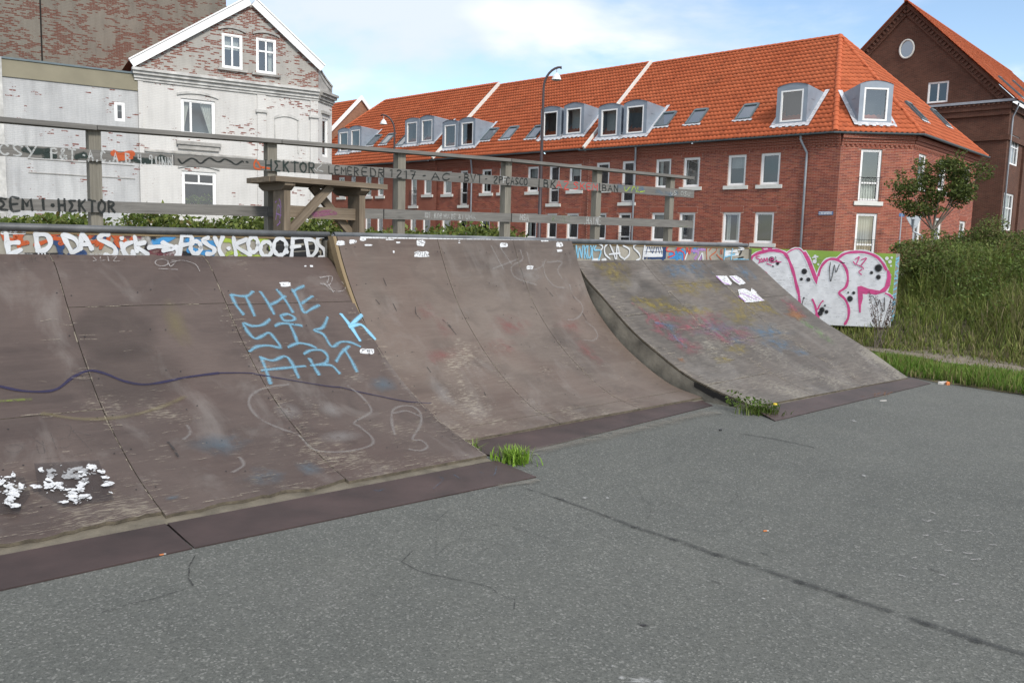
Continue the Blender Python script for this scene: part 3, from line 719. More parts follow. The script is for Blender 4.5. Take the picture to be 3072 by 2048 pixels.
def sheet(ramp, u0, u1, b0, b1, mat, parent, ragged=0.0, lift=0.0, uvo=(0, 0)):
    """one sheet of plywood bent over the ramp ribs"""
    m = MB(); nu, nb = (28 if ragged else 6), max(4, int((b1 - b0) / 0.09)); g = 0.003
    us = np.linspace(u0 + g, u1 - g, nu + 1); bs = np.linspace(b0 + g, b1 - g, nb + 1); top = {}; bot = {}
    w = [0.0]
    for i in range(nu): w.append(w[-1] + random.uniform(-1, 1) * ragged * 0.6); w[-1] = max(-0.4 * ragged, min(2.2 * ragged, w[-1]))
    for i, u in enumerate(us):
        for j, b in enumerate(bs):
            bb = b + (w[i] * (1 - j / nb) ** 6 if ragged else 0)
            top[i, j] = ramp.to3(u, bb, THK + lift); bot[i, j] = ramp.to3(u, bb, lift + 0.001)
    uv = lambda i, j: (us[i] + uvo[0], bs[j] + uvo[1])
    for i in range(nu):
        for j in range(nb):
            m.quad(top[i, j], top[i + 1, j], top[i + 1, j + 1], top[i, j + 1], [uv(i, j), uv(i + 1, j), uv(i + 1, j + 1), uv(i, j + 1)])
    o = m.build('plywood_sheet', mat, parent, smooth=True)
    e = MB()
    for i in range(nu):
        e.quad(bot[i, 0], bot[i + 1, 0], top[i + 1, 0], top[i, 0]); e.quad(bot[i, nb], bot[i + 1, nb], top[i + 1, nb], top[i, nb])
    for j in range(nb):
        e.quad(bot[0, j], bot[0, j + 1], top[0, j + 1], top[0, j]); e.quad(bot[nu, j], bot[nu, j + 1], top[nu, j + 1], top[nu, j])
    e.build('sheet_edge', 'ply_edge', o)
    return o
def ramp_under(ramp, parent, name='underlay', ext=0.0):
    """layer below the sheets"""
    m = MB(); nu, nb = 8, 26; us = np.linspace(ramp.uL + 0.01, ramp.uR - 0.01, nu + 1); bs = np.linspace(-ext, ramp.len, nb + 1)
    G = {}
    for i, u in enumerate(us):
        for j, b in enumerate(bs):
            p = ramp.to3(u, max(b, 0), -0.003)
            if b < 0: p = p + VV * b
            G[i, j] = p
    for i in range(nu):
        for j in range(nb): m.quad(G[i, j], G[i + 1, j], G[i + 1, j + 1], G[i, j + 1])
    return m.build(name, 'ply_under', parent)
def side_panel(ramp, u, parent, vback, ztop, mat='side_ply'):
    m = MB(); p = ramp.prof(u); pts = [P3(u, v, z - 0.004) for v, z in p] + [P3(u, vback, ztop), P3(u, vback, 0.0), P3(u, p[0, 0], 0.0)]
    for k in range(len(p) - 1):
        a, b = p[k], p[k + 1]
        m.quad(P3(u, a[0], 0), P3(u, b[0], 0), P3(u, b[0], b[1] - 0.004), P3(u, a[0], a[1] - 0.004), [(a[0], 0), (b[0], 0), (b[0], b[1]), (a[0], a[1])])
    a = p[-1]; m.quad(P3(u, a[0], 0), P3(u, vback, 0), P3(u, vback, ztop), P3(u, a[0], ztop))
    return m.build('side_panel', mat, parent)
def plate(parent, pts, th=0.008, z0=0.0):
    """steel plate from four (u,v,z) corners: outer edge on the ground, inner edge resting on the ramp foot"""
    m = MB(); T = [P3(*p) + ZZ * th for p in pts]; Bm = [P3(*p) + ZZ * 0.001 for p in pts]
    m.quad(T[0], T[1], T[2], T[3])
    for k in range(4): m.quad(Bm[k], Bm[(k + 1) % 4], T[(k + 1) % 4], T[k])
    return m.build('steel_plate', 'steel_plate', parent)
def pipe(parent, pts, r=0.032, z=None):
    m = MB(); m.tube(pts, r, 14); return m.build('coping_pipe', 'steel_pipe' if parent is rampL else 'steel_worn', parent, smooth=True)
DECK = 8.62
def zc(u): return 1.695 + 0.065 * (u - 1.0) / 10.3          # coping height along the run
def vwall(u): return 7.40 if u < 4.05 else (7.40 + (7.62 - 7.40) * (u - 4.05) / 3.6 if u < 7.7 else 7.62 - 0.27 * (u - 7.7) / 3.66)
def deck(parent, u0, u1, nboards):
    for k in range(nboards):
        m = MB(); a = vwall(u0) + 0.02; b = vwall(u1) + 0.02; f0, f1 = k / nboards, (k + 1) / nboards
        va0, va1 = a + (DECK - a) * f0, a + (DECK - a) * f1 - 0.006; vb0, vb1 = b + (DECK - b) * f0, b + (DECK - b) * f1 - 0.006
        q = [P3(u0, va0, zc(u0) - .02), P3(u1, vb0, zc(u1) - .02), P3(u1, vb1, zc(u1) - .02), P3(u0, va1, zc(u0) - .02)]
        m.quad(*q); Bq = [p - ZZ * 0.03 for p in q]
        for i in range(4): m.quad(q[i], q[(i + 1) % 4], Bq[(i + 1) % 4], Bq[i])
        m.build('deck_board', 'wood_grey', parent)
    m = MB(); m.quad(P3(u0, DECK, 0), P3(u1, DECK, 0), P3(u1, DECK, zc(u1) - .05), P3(u0, DECK, zc(u0) - .05)); m.build('back_panel', 'wood_grey', parent)
def band_wall(parent, ramp, u0, u1):
    """the upright strip between the top of the ramp and the coping"""
    m = MB(); n = 10
    for k in range(n):
        a, b = u0 + (u1 - u0) * k / n, u0 + (u1 - u0) * (k + 1) / n
        pa, pb = ramp.prof(a)[-1], ramp.prof(b)[-1]
        m.quad(P3(a, vwall(a), pa[1] - 0.12), P3(b, vwall(b), pb[1] - 0.12), P3(b, vwall(b), zc(b) - 0.005), P3(a, vwall(a), zc(a) - 0.005), [(a, 0), (b, 0), (b, .4), (a, .4)])
    w = m.build('upright_wall', 'concrete', parent)
    # splintered timber lip under the pipe
    m = MB(); m.box(P3(u0, vwall(u0) - 0.012, zc(u0) - 0.045), P3(u1, vwall(u1) - 0.012, zc(u1) - 0.045) - P3(u0, vwall(u0) - 0.012, zc(u0) - 0.045), VV * 0.02, ZZ * 0.022)
    m.build('timber_lip', 'wood_edge', parent)
    d = P3(u1, vwall(u1), 0) - P3(u0, vwall(u0), 0); d /= np.linalg.norm(d); n = np.array([d[1], -d[0], 0])
    return w, Plane(P3(u0, vwall(u0), 0), d, ZZ, n)

rampL = thing('skate_ramp', P3(2.0, 5.6, 0), 'nearest brown plywood quarter pipe at left with blue THE SICK ART lettering', 'ramp', 'three skate ramps side by side')
rampM = thing('skate_ramp', P3(5.8, 6.2, 0), 'steepest middle brown plywood quarter pipe running up to the pipe coping with white stickers', 'ramp', 'three skate ramps side by side')
rampR = thing('skate_ramp', P3(9.5, 5.9, 0), 'farthest weathered grey plywood bank at right with faded yellow and pink paint', 'ramp', 'three skate ramps side by side')
# left ramp
ramp_under(RL, rampL, ext=0.04)
lenL = RL.len
def bofv(ramp, u, v): p = ramp.prof(u); return float(np.interp(v, p[:, 0], ramp.bs))
s1 = bofv(RL, 1, 6.04); s2 = bofv(RL, 2.5, 6.86)
for u0, u1, cuts in ((-1.2, -0.82, (0, lenL)), (-0.82, 0.40, (0, s2, lenL)), (0.40, 1.62, (0, s1, lenL)), (1.62, 2.83, (0, s2, lenL)), (2.83, 4.05, (0, s2 - 0.02, lenL))):
    for b0, b1 in zip(cuts[:-1], cuts[1:]):
        sheet(RL, u0, u1, b0 + (0.03 if b0 == 0 else 0), b1, 'ply_brown', rampL, 0.03 if b0 == 0 and u1 < 3 else 0.0, uvo=(random.uniform(0, 3) * 0, 0))
for a, b in ((-1.2, 1.60), (1.612, 4.07)):
    plate(rampL, [(a, 4.36 if b < 2 else 4.36, 0.0), (b, 4.36 if b < 2 else 4.29, 0.0), (b, 4.77 if b < 2 else 4.745, 0.022), (a, 4.79 if a < 1 else 4.77, 0.022)])
side_panel(RL, 4.05, rampL, DECK, zc(4) - 0.05)
deck(rampL, -1.2, 4.05, 8)
wallL, WL = band_wall(rampL, RL, -1.2, 4.02)
pipe(rampL, [P3(u, vwall(u) - 0.005, zc(u) + 0.004) for u in (-1.2, 1.0, 2.6, 4.1)])
# middle ramp
ramp_under(RM, rampM, ext=0.04)
sm = bofv(RM, 5.3, 5.60)
for u0, u1 in ((4.07, 5.36), (5.36, 6.55), (6.55, 7.66)):
    sheet(RM, u0, u1, 0.0, sm, 'ply_mid', rampM, uvo=(6, 0)); sheet(RM, u0, u1, sm, RM.len, 'ply_mid', rampM, uvo=(6, 0))
plate(rampM, [(4.2, 4.86, 0.0), (7.55, 5.22, 0.0), (7.62, 5.46, 0.024), (4.1, 5.33, 0.024)])
side_panel(RM, 4.07, rampM, DECK, zc(4) - 0.05, 'wood_edge'); side_panel(RM, 7.66, rampM, DECK, zc(7.7) - 0.05)
# raw timber rib whose edge shows beside the upright wall of the left ramp
def rib():
    m = MB(); bs = np.linspace(RM.len * 0.60, RM.len, 14)
    for a, b in zip(bs[:-1], bs[1:]):
        q = [RM.to3(4.065, a, 0.018), RM.to3(4.065, b, 0.018), RM.to3(4.065, b, 0.018), RM.to3(4.065, a, 0.018)]
        q2 = [q[0], q[1], q[2] + VV * 0.10, q[3] + VV * 0.10]
        m.quad(q2[0], q2[1], q2[2], q2[3])
        m.quad(q2[0] - UU * .035, q2[1] - UU * .035, q2[1], q2[0])
        m.quad(q2[0] - UU * .035, q2[1] - UU * .035, q2[2] - UU * .035, q2[3] - UU * .035)
    m.build('timber_rib', 'wood_edge', rampM)
rib()
deck(rampM, 4.07, 7.66, 8)
pipe(rampM, [P3(u, vwall(u) - 0.005 - 0.16 * max(0, 1 - (u - 4.1) / 3.6) * 0.55, zc(u) + 0.004) for u in (4.1, 5.2, 6.4, 7.62)])
# right ramp
ramp_under(RR_, rampR, ext=0.04)
for u0, u1, cuts in ((7.70, 8.93, (0.0, 0.62, 2.05, RR_.len)), (8.93, 10.15, (0.0, 1.35, 2.55, RR_.len)), (10.15, 11.36, (0.0, 2.15, RR_.len))):
    for b0, b1 in zip(cuts[:-1], cuts[1:]): sheet(RR_, u0, u1, b0, b1, 'ply_grey', rampR, uvo=(12, 0))
plate(rampR, [(7.40, 4.37, 0.0), (11.42, 4.50, 0.0), (11.5, 4.79, 0.03), (7.62, 4.74, 0.03)])
side_panel(RR_, 7.70, rampR, DECK, zc(7.7) - 0.05); side_panel(RR_, 11.36, rampR, DECK, zc(11.3) - 0.05)
deck(rampR, 7.70, 11.36, 8)
wallR, WR = band_wall(rampR, RR_, 7.70, 11.36)
pipe(rampR, [P3(u, vwall(u) - 0.005, zc(u) + 0.004) for u in (7.64, 9, 10.2, 11.3)])
# decayed corner of the side panel low on the right ramp: near-black sheet paints the shade inside a hole
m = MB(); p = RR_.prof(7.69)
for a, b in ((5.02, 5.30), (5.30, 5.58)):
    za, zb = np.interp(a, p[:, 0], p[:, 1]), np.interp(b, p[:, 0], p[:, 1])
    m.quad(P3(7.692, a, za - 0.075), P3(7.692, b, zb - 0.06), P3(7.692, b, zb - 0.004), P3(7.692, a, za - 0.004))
m.build('rotten_hole_shade', 'dark_void', rampR)

# ---- paint on the left upright wall
ZA = (0, 640, 2.297)
def wl(mat, strokes, w, name, off, mode='s'):
    m = Marks(WL, off)
    for s in strokes: m.stroke(ztr(*ZA, s), w)
    return m.build(name, mat, wallL)
def ell(cx, cy, rx, ry, a0=0, a1=360, n=12): return [(cx + rx * math.cos(R(a0 + (a1 - a0) * k / n)), cy + ry * math.sin(R(a0 + (a1 - a0) * k / n))) for k in range(n + 1)]
wl('p_black', [[(1100, 280), (1200, 285), (1300, 280)], [(1850, 200), (2000, 190), (2180, 180)], [(1850, 240), (2050, 240), (2200, 230)], [(1860, 280), (2050, 285), (2190, 280)], [(1060, 170), (1030, 220), (1000, 290)], [(170, 300), (300, 295), (440, 300)]], 0.065, 'graffiti', 0.003)
wl('p_maroon', [[(1040, 260), (1150, 270), (1240, 290)], [(1100, 285), (1180, 300)], [(880, 150), (960, 160)]], 0.07, 'graffiti', 0.0042)
wl('p_blue', [[(1050, 200), (1130, 185), (1240, 130)], [(1150, 130), (1300, 145), (1420, 150)], [(1280, 190), (1380, 200), (1500, 210)], [(1300, 250), (1400, 270), (1460, 280)]], 0.062, 'graffiti', 0.0055)
wl('p_navy', [[(370, 140), (400, 200), (420, 290)], [(520, 250), (580, 270), (570, 295)], [(470, 290), (560, 290)], [(640, 160), (700, 140), (720, 170)], [(800, 200), (800, 280)], [(370, 190), (430, 230)]], 0.05, 'graffiti', 0.0068)
wl('p_lime', [[(1545, 180), (1600, 200), (1640, 290)], [(1700, 150), (1760, 170), (1830, 150)], [(1780, 190), (1850, 200), (1870, 260)], [(1560, 280), (1660, 250)], [(1640, 300), (1760, 300), (1860, 300)]], 0.055, 'graffiti', 0.008)
wl('p_orange', [[(0, 100), (30, 180)], [(60, 180), (150, 190), (100, 150), (130, 230)], [(150, 140), (120, 210), (190, 200)], [(220, 130), (300, 120), (330, 180), (240, 220)], [(350, 150), (440, 130)], [(370, 170), (450, 185), (410, 210)], [(540, 140), (600, 170), (640, 140)],
               [(620, 200), (700, 190), (690, 240)], [(740, 190), (760, 140), (810, 180)], [(800, 150), (860, 190), (830, 230), (790, 190)], [(860, 140), (930, 130), (900, 180)], [(700, 160), (660, 220)]], 0.034, 'graffiti', 0.0093)
wl('p_chalkw', [[(560, 300), (700, 290), (800, 280), (1000, 285)], [(620, 290), (820, 300), (1010, 300)], [(1130, 300), (1230, 260)], [(900, 140), (970, 200), (1000, 150), (1040, 230)], [(60, 280), (210, 285)]], 0.05, 'graffiti', 0.0106)
wl('p_white', [[(15, 132), (90, 125), (162, 132)], [(40, 135), (48, 210), (60, 292)], [(50, 205), (125, 200)], [(62, 288), (140, 250)], [(245, 140), (250, 200), (262, 255)], [(240, 145), (320, 150), (345, 205), (310, 250), (255, 260)],
              [(430, 148), (460, 210), (492, 268)], [(432, 145), (510, 175), (545, 235), (500, 270)], [(562, 145), (555, 200), (550, 245)], [(565, 145), (600, 190), (630, 245)], [(553, 215), (612, 212)],
              [(745, 148), (700, 150), (680, 178), (730, 200), (785, 235), (792, 275), (760, 297), (720, 285)], [(836, 205), (842, 255)], [(832, 168), (838, 172)], [(908, 198), (862, 215), (848, 255), (875, 298), (912, 290), (910, 260)], [(925, 160), (942, 262)], [(995, 200), (935, 222), (1015, 282)],
              [(1020, 235), (1100, 228), (1190, 240)], [(1115, 200), (1150, 215), (1190, 240), (1120, 258)], [(1212, 225), (1220, 270), (1205, 310)], [(1250, 150), (1242, 220), (1235, 290)], [(1250, 150), (1312, 160), (1310, 205), (1245, 220)], ell(1345, 235, 35, 42),
              [(1432, 168), (1395, 182), (1430, 218), (1472, 245), (1462, 275), (1420, 280)], [(1475, 165), (1500, 225)], [(1532, 158), (1505, 240), (1535, 305)], [(1568, 238), (1574, 242)], [(1605, 165), (1612, 225), (1622, 285)], [(1695, 178), (1622, 222), (1722, 288)],
              ell(1740, 215, 34, 52), ell(1830, 245, 40, 50, -10, 340), ell(1925, 230, 44, 58), [(1970, 263), (1975, 267)], [(2012, 170), (2010, 230), (2003, 300)], [(2008, 172), (2085, 163)], [(2000, 232), (2062, 225)],
              [(2102, 185), (2112, 240), (2122, 298)], [(2098, 175), (2160, 190), (2178, 245), (2150, 290), (2120, 300)], [(2225, 155), (2185, 172), (2188, 212), (2228, 250), (2232, 292), (2195, 305)]], 0.041, 'graffiti', 0.012)
wl('p_white', [[(262, 262), (265, 298)], [(305, 255), (310, 300)], [(285, 258), (287, 280)]], 0.012, 'graffiti', 0.0118)
# ---- paint on the right upright wall
ZB = (1690, 700, 4.055)
def wr(mat, strokes, w, off):
    m = Marks(WR, off)
    for s in strokes: m.stroke(ztr(*ZB, s), w)
    return m.build('graffiti', mat, wallR)
wr('p_navy', [[(990, 300), (1100, 295), (1200, 300)], [(1210, 150), (1220, 240), (1210, 320)], [(1240, 160), (1235, 300)], [(960, 130), (1050, 130), (1200, 140)]], 0.05, 0.003)
wr('p_blue', [[(1290, 250), (1400, 240), (1500, 230)], [(1300, 290), (1420, 290)], [(1380, 170), (1380, 320)], [(1560, 150), (1640, 160)], [(1450, 200), (1450, 320)], [(1600, 170), (1590, 230)]], 0.06, 0.004)
wr('p_violet', [[(1560, 210), (1640, 230), (1600, 310)], [(1640, 190), (1720, 200)], [(1680, 250), (1660, 320)]], 0.055, 0.0052)
wr('p_white', [[(985, 160), (1090, 155), (1190, 158)], [(985, 200), (1090, 205), (1195, 200)], [(985, 245), (1090, 250), (1195, 248)], [(985, 268), (1195, 270)], [(350, 320), (430, 320)], [(470, 322), (510, 322)], [(1960, 230), (2050, 220), (2110, 215)], [(1960, 260), (2060, 265), (2120, 250)]], 0.045, 0.0065)
wr('p_navy', [[(1000, 250), (1030, 150), (1060, 220)], [(1070, 150), (1080, 240), (1110, 150)], [(1120, 240), (1140, 150), (1165, 240)], [(1170, 150), (1195, 250)]], 0.018, 0.0078)
wr('p_red', [[(1345, 150), (1270, 165), (1250, 210), (1330, 225), (1340, 265), (1270, 290)], [(1360, 120), (1385, 185), (1390, 230)], [(1465, 155), (1375, 195), (1455, 230), (1465, 320)], [(1490, 140), (1500, 260)], [(1500, 150), (1530, 250), (1545, 140), (1550, 180)], [(1370, 200), (1460, 160)]], 0.026, 0.009)
wr('p_lblue', [[(150, 130), (158, 220), (170, 292)], [(172, 290), (190, 180), (215, 292)], [(215, 292), (235, 110)], [(245, 105), (252, 300)], [(248, 115), (278, 150), (255, 205), (285, 300)], ell(310, 210, 24, 88), [(380, 110), (345, 200), (350, 310)], [(395, 140), (370, 200), (450, 210), (425, 315)],
               [(1965, 165), (1955, 250), (1945, 340)], [(2060, 150), (2040, 250), (2035, 335)], [(1960, 290), (2080, 250)], [(2030, 160), (2090, 150)], [(2060, 320), (2150, 310), (2240, 330)], [(2150, 335), (2250, 320)]], 0.03, 0.0103)
wr('p_orange', [[(1745, 140), (1735, 220), (1740, 315)], [(1770, 205), (1810, 170), (1860, 175), (1850, 220), (1780, 280), (1790, 320)], [(1860, 255), (1890, 290), (1930, 320)], [(1908, 195), (1906, 250)], [(1926, 190), (1924, 250)]], 0.016, 0.0116)
wr('p_white', [[(530, 130), (495, 170), (500, 250), (560, 310)], [(560, 140), (600, 230), (625, 310)], [(650, 130), (640, 220), (640, 310)], [(550, 255), (680, 240)], [(660, 160), (680, 270), (730, 310)], [(720, 150), (790, 190), (790, 260), (730, 320)], [(920, 130), (860, 140), (850, 180), (910, 240), (925, 300), (880, 330)],
               [(985, 140), (970, 220), (960, 315)], [(410, 110), (470, 160), (450, 200)], [(1470, 320), (1500, 240)], [(1630, 320), (1680, 240), (1690, 320)], [(2110, 160), (2190, 190), (2120, 200)]], 0.026, 0.013)
wr('p_black', [[(2130, 170), (2160, 210), (2140, 260)], [(2120, 300), (2180, 290)]], 0.03, 0.0142)

# ---- paint and wear on the ramps themselves
def rm(surf, parent, mat, strokes, w, name, off, tr, smooth=True):
    m = Marks(surf, THK + off)
    for s in strokes: m.stroke(ztr(*tr, s) if tr else s, w, smooth)
    return m.build(name, mat, parent)
ZT = (600, 820, 3.92)
rm(RL, rampL, 'p_cyan', [[(360, 280), (420, 400), (500, 500)], [(360, 272), (480, 290), (560, 280), (610, 235)], [(530, 300), (580, 400), (630, 515)], [(705, 240), (790, 370), (860, 495)], [(900, 215), (990, 330), (1080, 475)], [(820, 390), (900, 350), (985, 290)],
   [(1210, 170), (1130, 205), (1090, 235)], [(1085, 215), (1160, 370), (1215, 480), (1300, 440), (1385, 395)], [(1190, 370), (1310, 290)], [(810, 565), (720, 630), (600, 640), (500, 610), (560, 720), (640, 790), (720, 760), (800, 722), (870, 790), (935, 895), (800, 872), (660, 885), (580, 940)],
   [(940, 520), (1020, 500), (1100, 540), (1080, 575), (980, 575), (940, 520)], [(875, 640), (960, 610), (1180, 635)], [(1045, 620), (1100, 740), (1140, 850)], [(1030, 890), (1140, 845), (1260, 860), (1350, 895)], [(1490, 540), (1430, 660), (1330, 690), (1440, 740), (1540, 885), (1640, 830), (1760, 835), (1870, 880)],
   [(710, 1010), (770, 1170), (820, 1320)], [(720, 1020), (850, 1050), (980, 1000), (1060, 1060), (1150, 1250)], [(720, 1165), (960, 1140), (1220, 1115)], [(1215, 970), (1290, 930), (1420, 930), (1490, 1000), (1460, 1080), (1300, 1110)], [(1280, 1030), (1330, 1120), (1390, 1215)], [(1400, 1100), (1540, 1110), (1630, 1200)],
   [(1590, 1060), (1660, 950), (1740, 880)], [(1690, 920), (1770, 1050), (1835, 1180)]], 0.042, 'graffiti', 0.003, ZT)
rm(RL, rampL, 'p_lblue', [[(1650, 500), (1760, 640), (1870, 810)], [(1890, 510), (1750, 640)], [(1750, 650), (1880, 622), (1980, 720), (2045, 790)]], 0.046, 'graffiti', 0.0038, ZT)
pl = ztr(*ZA, [(-60, 1200), (0, 1210), (150, 1240), (300, 1245), (400, 1222), (500, 1145), (610, 1100), (720, 1120), (850, 1172), (980, 1195), (1100, 1182), (1280, 1145), (1500, 1115)])
pl2 = ztr(*ZA, [(1500, 1115), (1700, 1115), (1800, 1130)]) + ztr(950, 660, 2.24, [(60, 1130), (160, 1140), (280, 1170), (400, 1195), (600, 1235), (765, 1247)])
rm(RL, rampL, 'p_purple', [pl], 0.026, 'painted_line', 0.0045, None); rm(RL, rampL, 'p_purple', [pl2], 0.014, 'painted_line', 0.0052, None)
ZC = (0, 1150, 1.96); ZM = (950, 660, 2.24)
rm(RL, rampL, 'p_chalk', [ztr(*ZC, [(1690, 20), (1560, 40), (1480, 80), (1460, 140), (1520, 220), (1640, 280), (1750, 320), (1830, 400), (1920, 420), (2050, 415), (2180, 380), (2180, 330), (2110, 270), (2080, 245), (2170, 190), (2170, 150), (2110, 80), (2040, 30)]),
   ztr(*ZM, [(520, 1460), (500, 1370), (505, 1300), (560, 1268), (640, 1270), (695, 1320), (690, 1400), (640, 1490), (700, 1500), (740, 1540), (700, 1568), (620, 1560)]), ztr(*ZM, [(510, 1315), (600, 1300), (690, 1335)]), ztr(*ZC, [(1100, 265), (1115, 310), (1080, 345)]), ztr(*ZC, [(1410, 455), (1430, 500), (1370, 540)])], 0.034, 'chalk_drawing', 0.0058, None)
m = Marks(RL, THK + 0.0066)
for x, y, a, b in ((1940, 170, 75, 55), (1690, 180, 90, 60), (2000, 330, 150, 40)): m.blob(x / 1.96, 1150 + y / 1.96, a / 1.96, b / 1.96)
m.build('chalk_smear', 'p_chalk', rampL)
m = Marks(RL, THK + 0.0072)
for x, y, a, b in ((1300, 380, 190, 80), (1550, 570, 160, 60), (1820, 520, 90, 50), (1010, 695, 60, 16), (2250, 20, 100, 50)): m.blob(x / 1.96, 1150 + y / 1.96, a / 1.96, b / 1.96, 0.2)
m.build('faded_paint', 'p_faintblue', rampL)
m = Marks(RL, THK + 0.0078); m.blob(525, 980, 40, 75, 0.15); m.build('faded_paint', 'p_faintyellow', rampL)
rm(RL, rampL, 'p_moss', [[(0, 120), (60, 118), (180, 110)]], 0.03, 'moss_stain', 0.0082, ZC)
rm(RL, rampL, 'p_faintyellow', [[(250, 195), (500, 230), (750, 210), (960, 150), (1080, 95)]], 0.05, 'faded_paint', 0.0086, ZC)
# big dull rounded smears in the film colour
m = Marks(RL, THK + 0.0016); m.blob(345, 1005, 140, 95, 0.03); m.blob(395, 1130, 190, 100, 0.03); m.build('dark_smear', 'p_smear', rampL)
# flaked white paint
m = Marks(RL, THK + 0.009); ZF = (0, 1250, 2.851)
m.poly(ztr(*ZF, [(290, 430), (840, 400), (975, 745), (545, 810), (330, 690)])); m.poly(ztr(*ZF, [(-30, 545), (200, 545), (260, 700), (190, 800), (160, 870), (-30, 870)]))
m.build('paint_patch', 'p_darkpatch', rampL)
def flakes(surf, parent, off, polys, tr):
    """irregular little flakes of white paint left standing"""
    m = Marks(surf, THK + off)
    for cx, cy, sx, sy, cnt in polys:
        for k in range(cnt):
            x = random.gauss(cx, sx); y = random.gauss(cy, sy); r = random.choice([3, 5, 8, 13, 22, 30]) * random.uniform(.6, 1.2)
            c = surf.from_px(tr[0] + x / tr[2], tr[1] + y / tr[2]); k_ = r / tr[2] * 0.0021
            m.blob2(c, k_ * random.uniform(0.8, 1.7), k_ * random.uniform(0.5, 1.1), random.uniform(0, 3), 9, 0.42)
    for i in range(len(m.ac)): m.ac[i] *= 0.3
    return m.build('paint_flake', 'p_sticker', parent)
flakes(RL, rampL, 0.010, [(620, 510, 45, 22, 26), (440, 520, 22, 18, 14), (350, 490, 12, 8, 4), (745, 500, 38, 22, 22), (700, 590, 28, 40, 26), (650, 720, 45, 30, 34), (510, 655, 42, 18, 18), (410, 630, 20, 32, 14), (740, 750, 26, 16, 12), (600, 790, 35, 4, 8), (860, 520, 14, 6, 5), (900, 620, 14, 12, 6), (940, 710, 8, 8, 4), (880, 570, 14, 10, 4),
       (40, 600, 38, 20, 18), (30, 650, 26, 12, 10), (90, 735, 45, 30, 26), (170, 670, 35, 10, 12), (40, 810, 45, 14, 14), (110, 790, 28, 24, 14), (130, 845, 14, 8, 4), (300, 680, 25, 6, 4)], ZF)
# thin marker tags
rm(RL, rampL, 'p_scribble', [ztr(*ZF, q) for q in ([(40, 290), (110, 270), (190, 290), (150, 330), (70, 330), (40, 290)], [(270, 195), (330, 250), (420, 300)], [(200, 265), (340, 230), (370, 260)], [(310, 270), (330, 340), (380, 340), (370, 290)], [(430, 170), (480, 310)], [(480, 240), (560, 210), (620, 230), (570, 290), (490, 290)], [(490, 110), (600, 110), (590, 190), (560, 200)], [(620, 150), (780, 320)], [(620, 150), (770, 190)], [(700, 250), (800, 220)], [(390, 390), (560, 370), (700, 360)])] +
   [ztr(*ZA, q) for q in ([(120, 330), (150, 375)], [(160, 370), (170, 330), (200, 365), (205, 325)], [(240, 315), (215, 320), (220, 360)], [(220, 340), (245, 335)], ell(280, 340, 40, 20), [(320, 315), (400, 318)], [(350, 318), (345, 350)])], 0.009, 'marker_tag', 0.0094, None)
rm(RL, rampL, 'p_chalkfine', [ztr(*ZA, q) for q in ([(640, 325), (660, 345), (640, 350)], [(690, 320), (690, 345), (720, 345)], [(740, 320), (745, 350)], [(770, 320), (800, 320), (780, 350), (820, 350)], ell(1110, 360, 45, 22), [(1150, 345), (1170, 385), (1210, 350), (1180, 345)], [(1170, 360), (1250, 345), (1340, 370), (1370, 415)], [(1090, 400), (1220, 405)], [(2200, 460), (2280, 450), (2260, 510), (2200, 500)], [(2240, 480), (2290, 560)])] +
   [ztr(*ZM, q) for q in ([(10, 400), (70, 395), (60, 440), (20, 440)], [(40, 440), (100, 490), (170, 490), (185, 460), (160, 430)])], 0.010, 'chalk_tag', 0.0098, None)
# worn light edges along the sheet joints
def jointwear(surf, parent, lines, off=0.0012, w=0.008):
    m = Marks(surf, THK + off)
    for l in lines:
        for k in range(len(l) - 1):
            a, b = np.array(l[k]), np.array(l[k + 1]); n = max(2, int(np.linalg.norm(b - a) / 0.12))
            for i in range(n):
                if random.random() < 0.55:
                    p, q = a + (b - a) * i / n, a + (b - a) * (i + 1) / n; j = random.choice((-1, 1)) * random.uniform(0.004, 0.010); d = np.array([1, 0]) if abs(b[1] - a[1]) > abs(b[0] - a[0]) else np.array([0, 1])
                    m.ribbon2([p + d * j, q + d * j], w * random.uniform(0.5, 1.6), False)
    m.build('worn_joint', 'p_wooditch', parent)
jointwear(RL, rampL, [[(0.4, 0), (0.4, lenL)], [(1.62, 0), (1.62, lenL)], [(2.83, 0), (2.83, lenL)], [(0.4, s1), (1.62, s1)], [(1.62, s2), (4.05, s2)], [(4.03, 0), (4.03, lenL * .75)], [(1.62, 0.1), (2.83, 0.1)], [(2.83, 0.07), (4.05, 0.07)], [(-0.8, 0.1), (1.6, 0.1)]])
jointwear(RM, rampM, [[(5.36, sm), (5.36, RM.len)], [(6.55, sm), (6.55, RM.len)], [(4.07, sm), (7.66, sm)], [(5.36, 0), (5.36, sm)], [(4.07, 0.02), (7.66, 0.02)]])
jointwear(RR_, rampR, [[(8.93, 0), (8.93, 2.9)], [(10.15, 0), (10.15, 2.9)], [(7.72, 0), (7.72, 2.9)], [(7.7, 0.62), (8.93, 0.62)], [(7.7, 2.05), (8.93, 2.05)], [(8.93, 1.35), (10.15, 1.35)]], w=0.016)
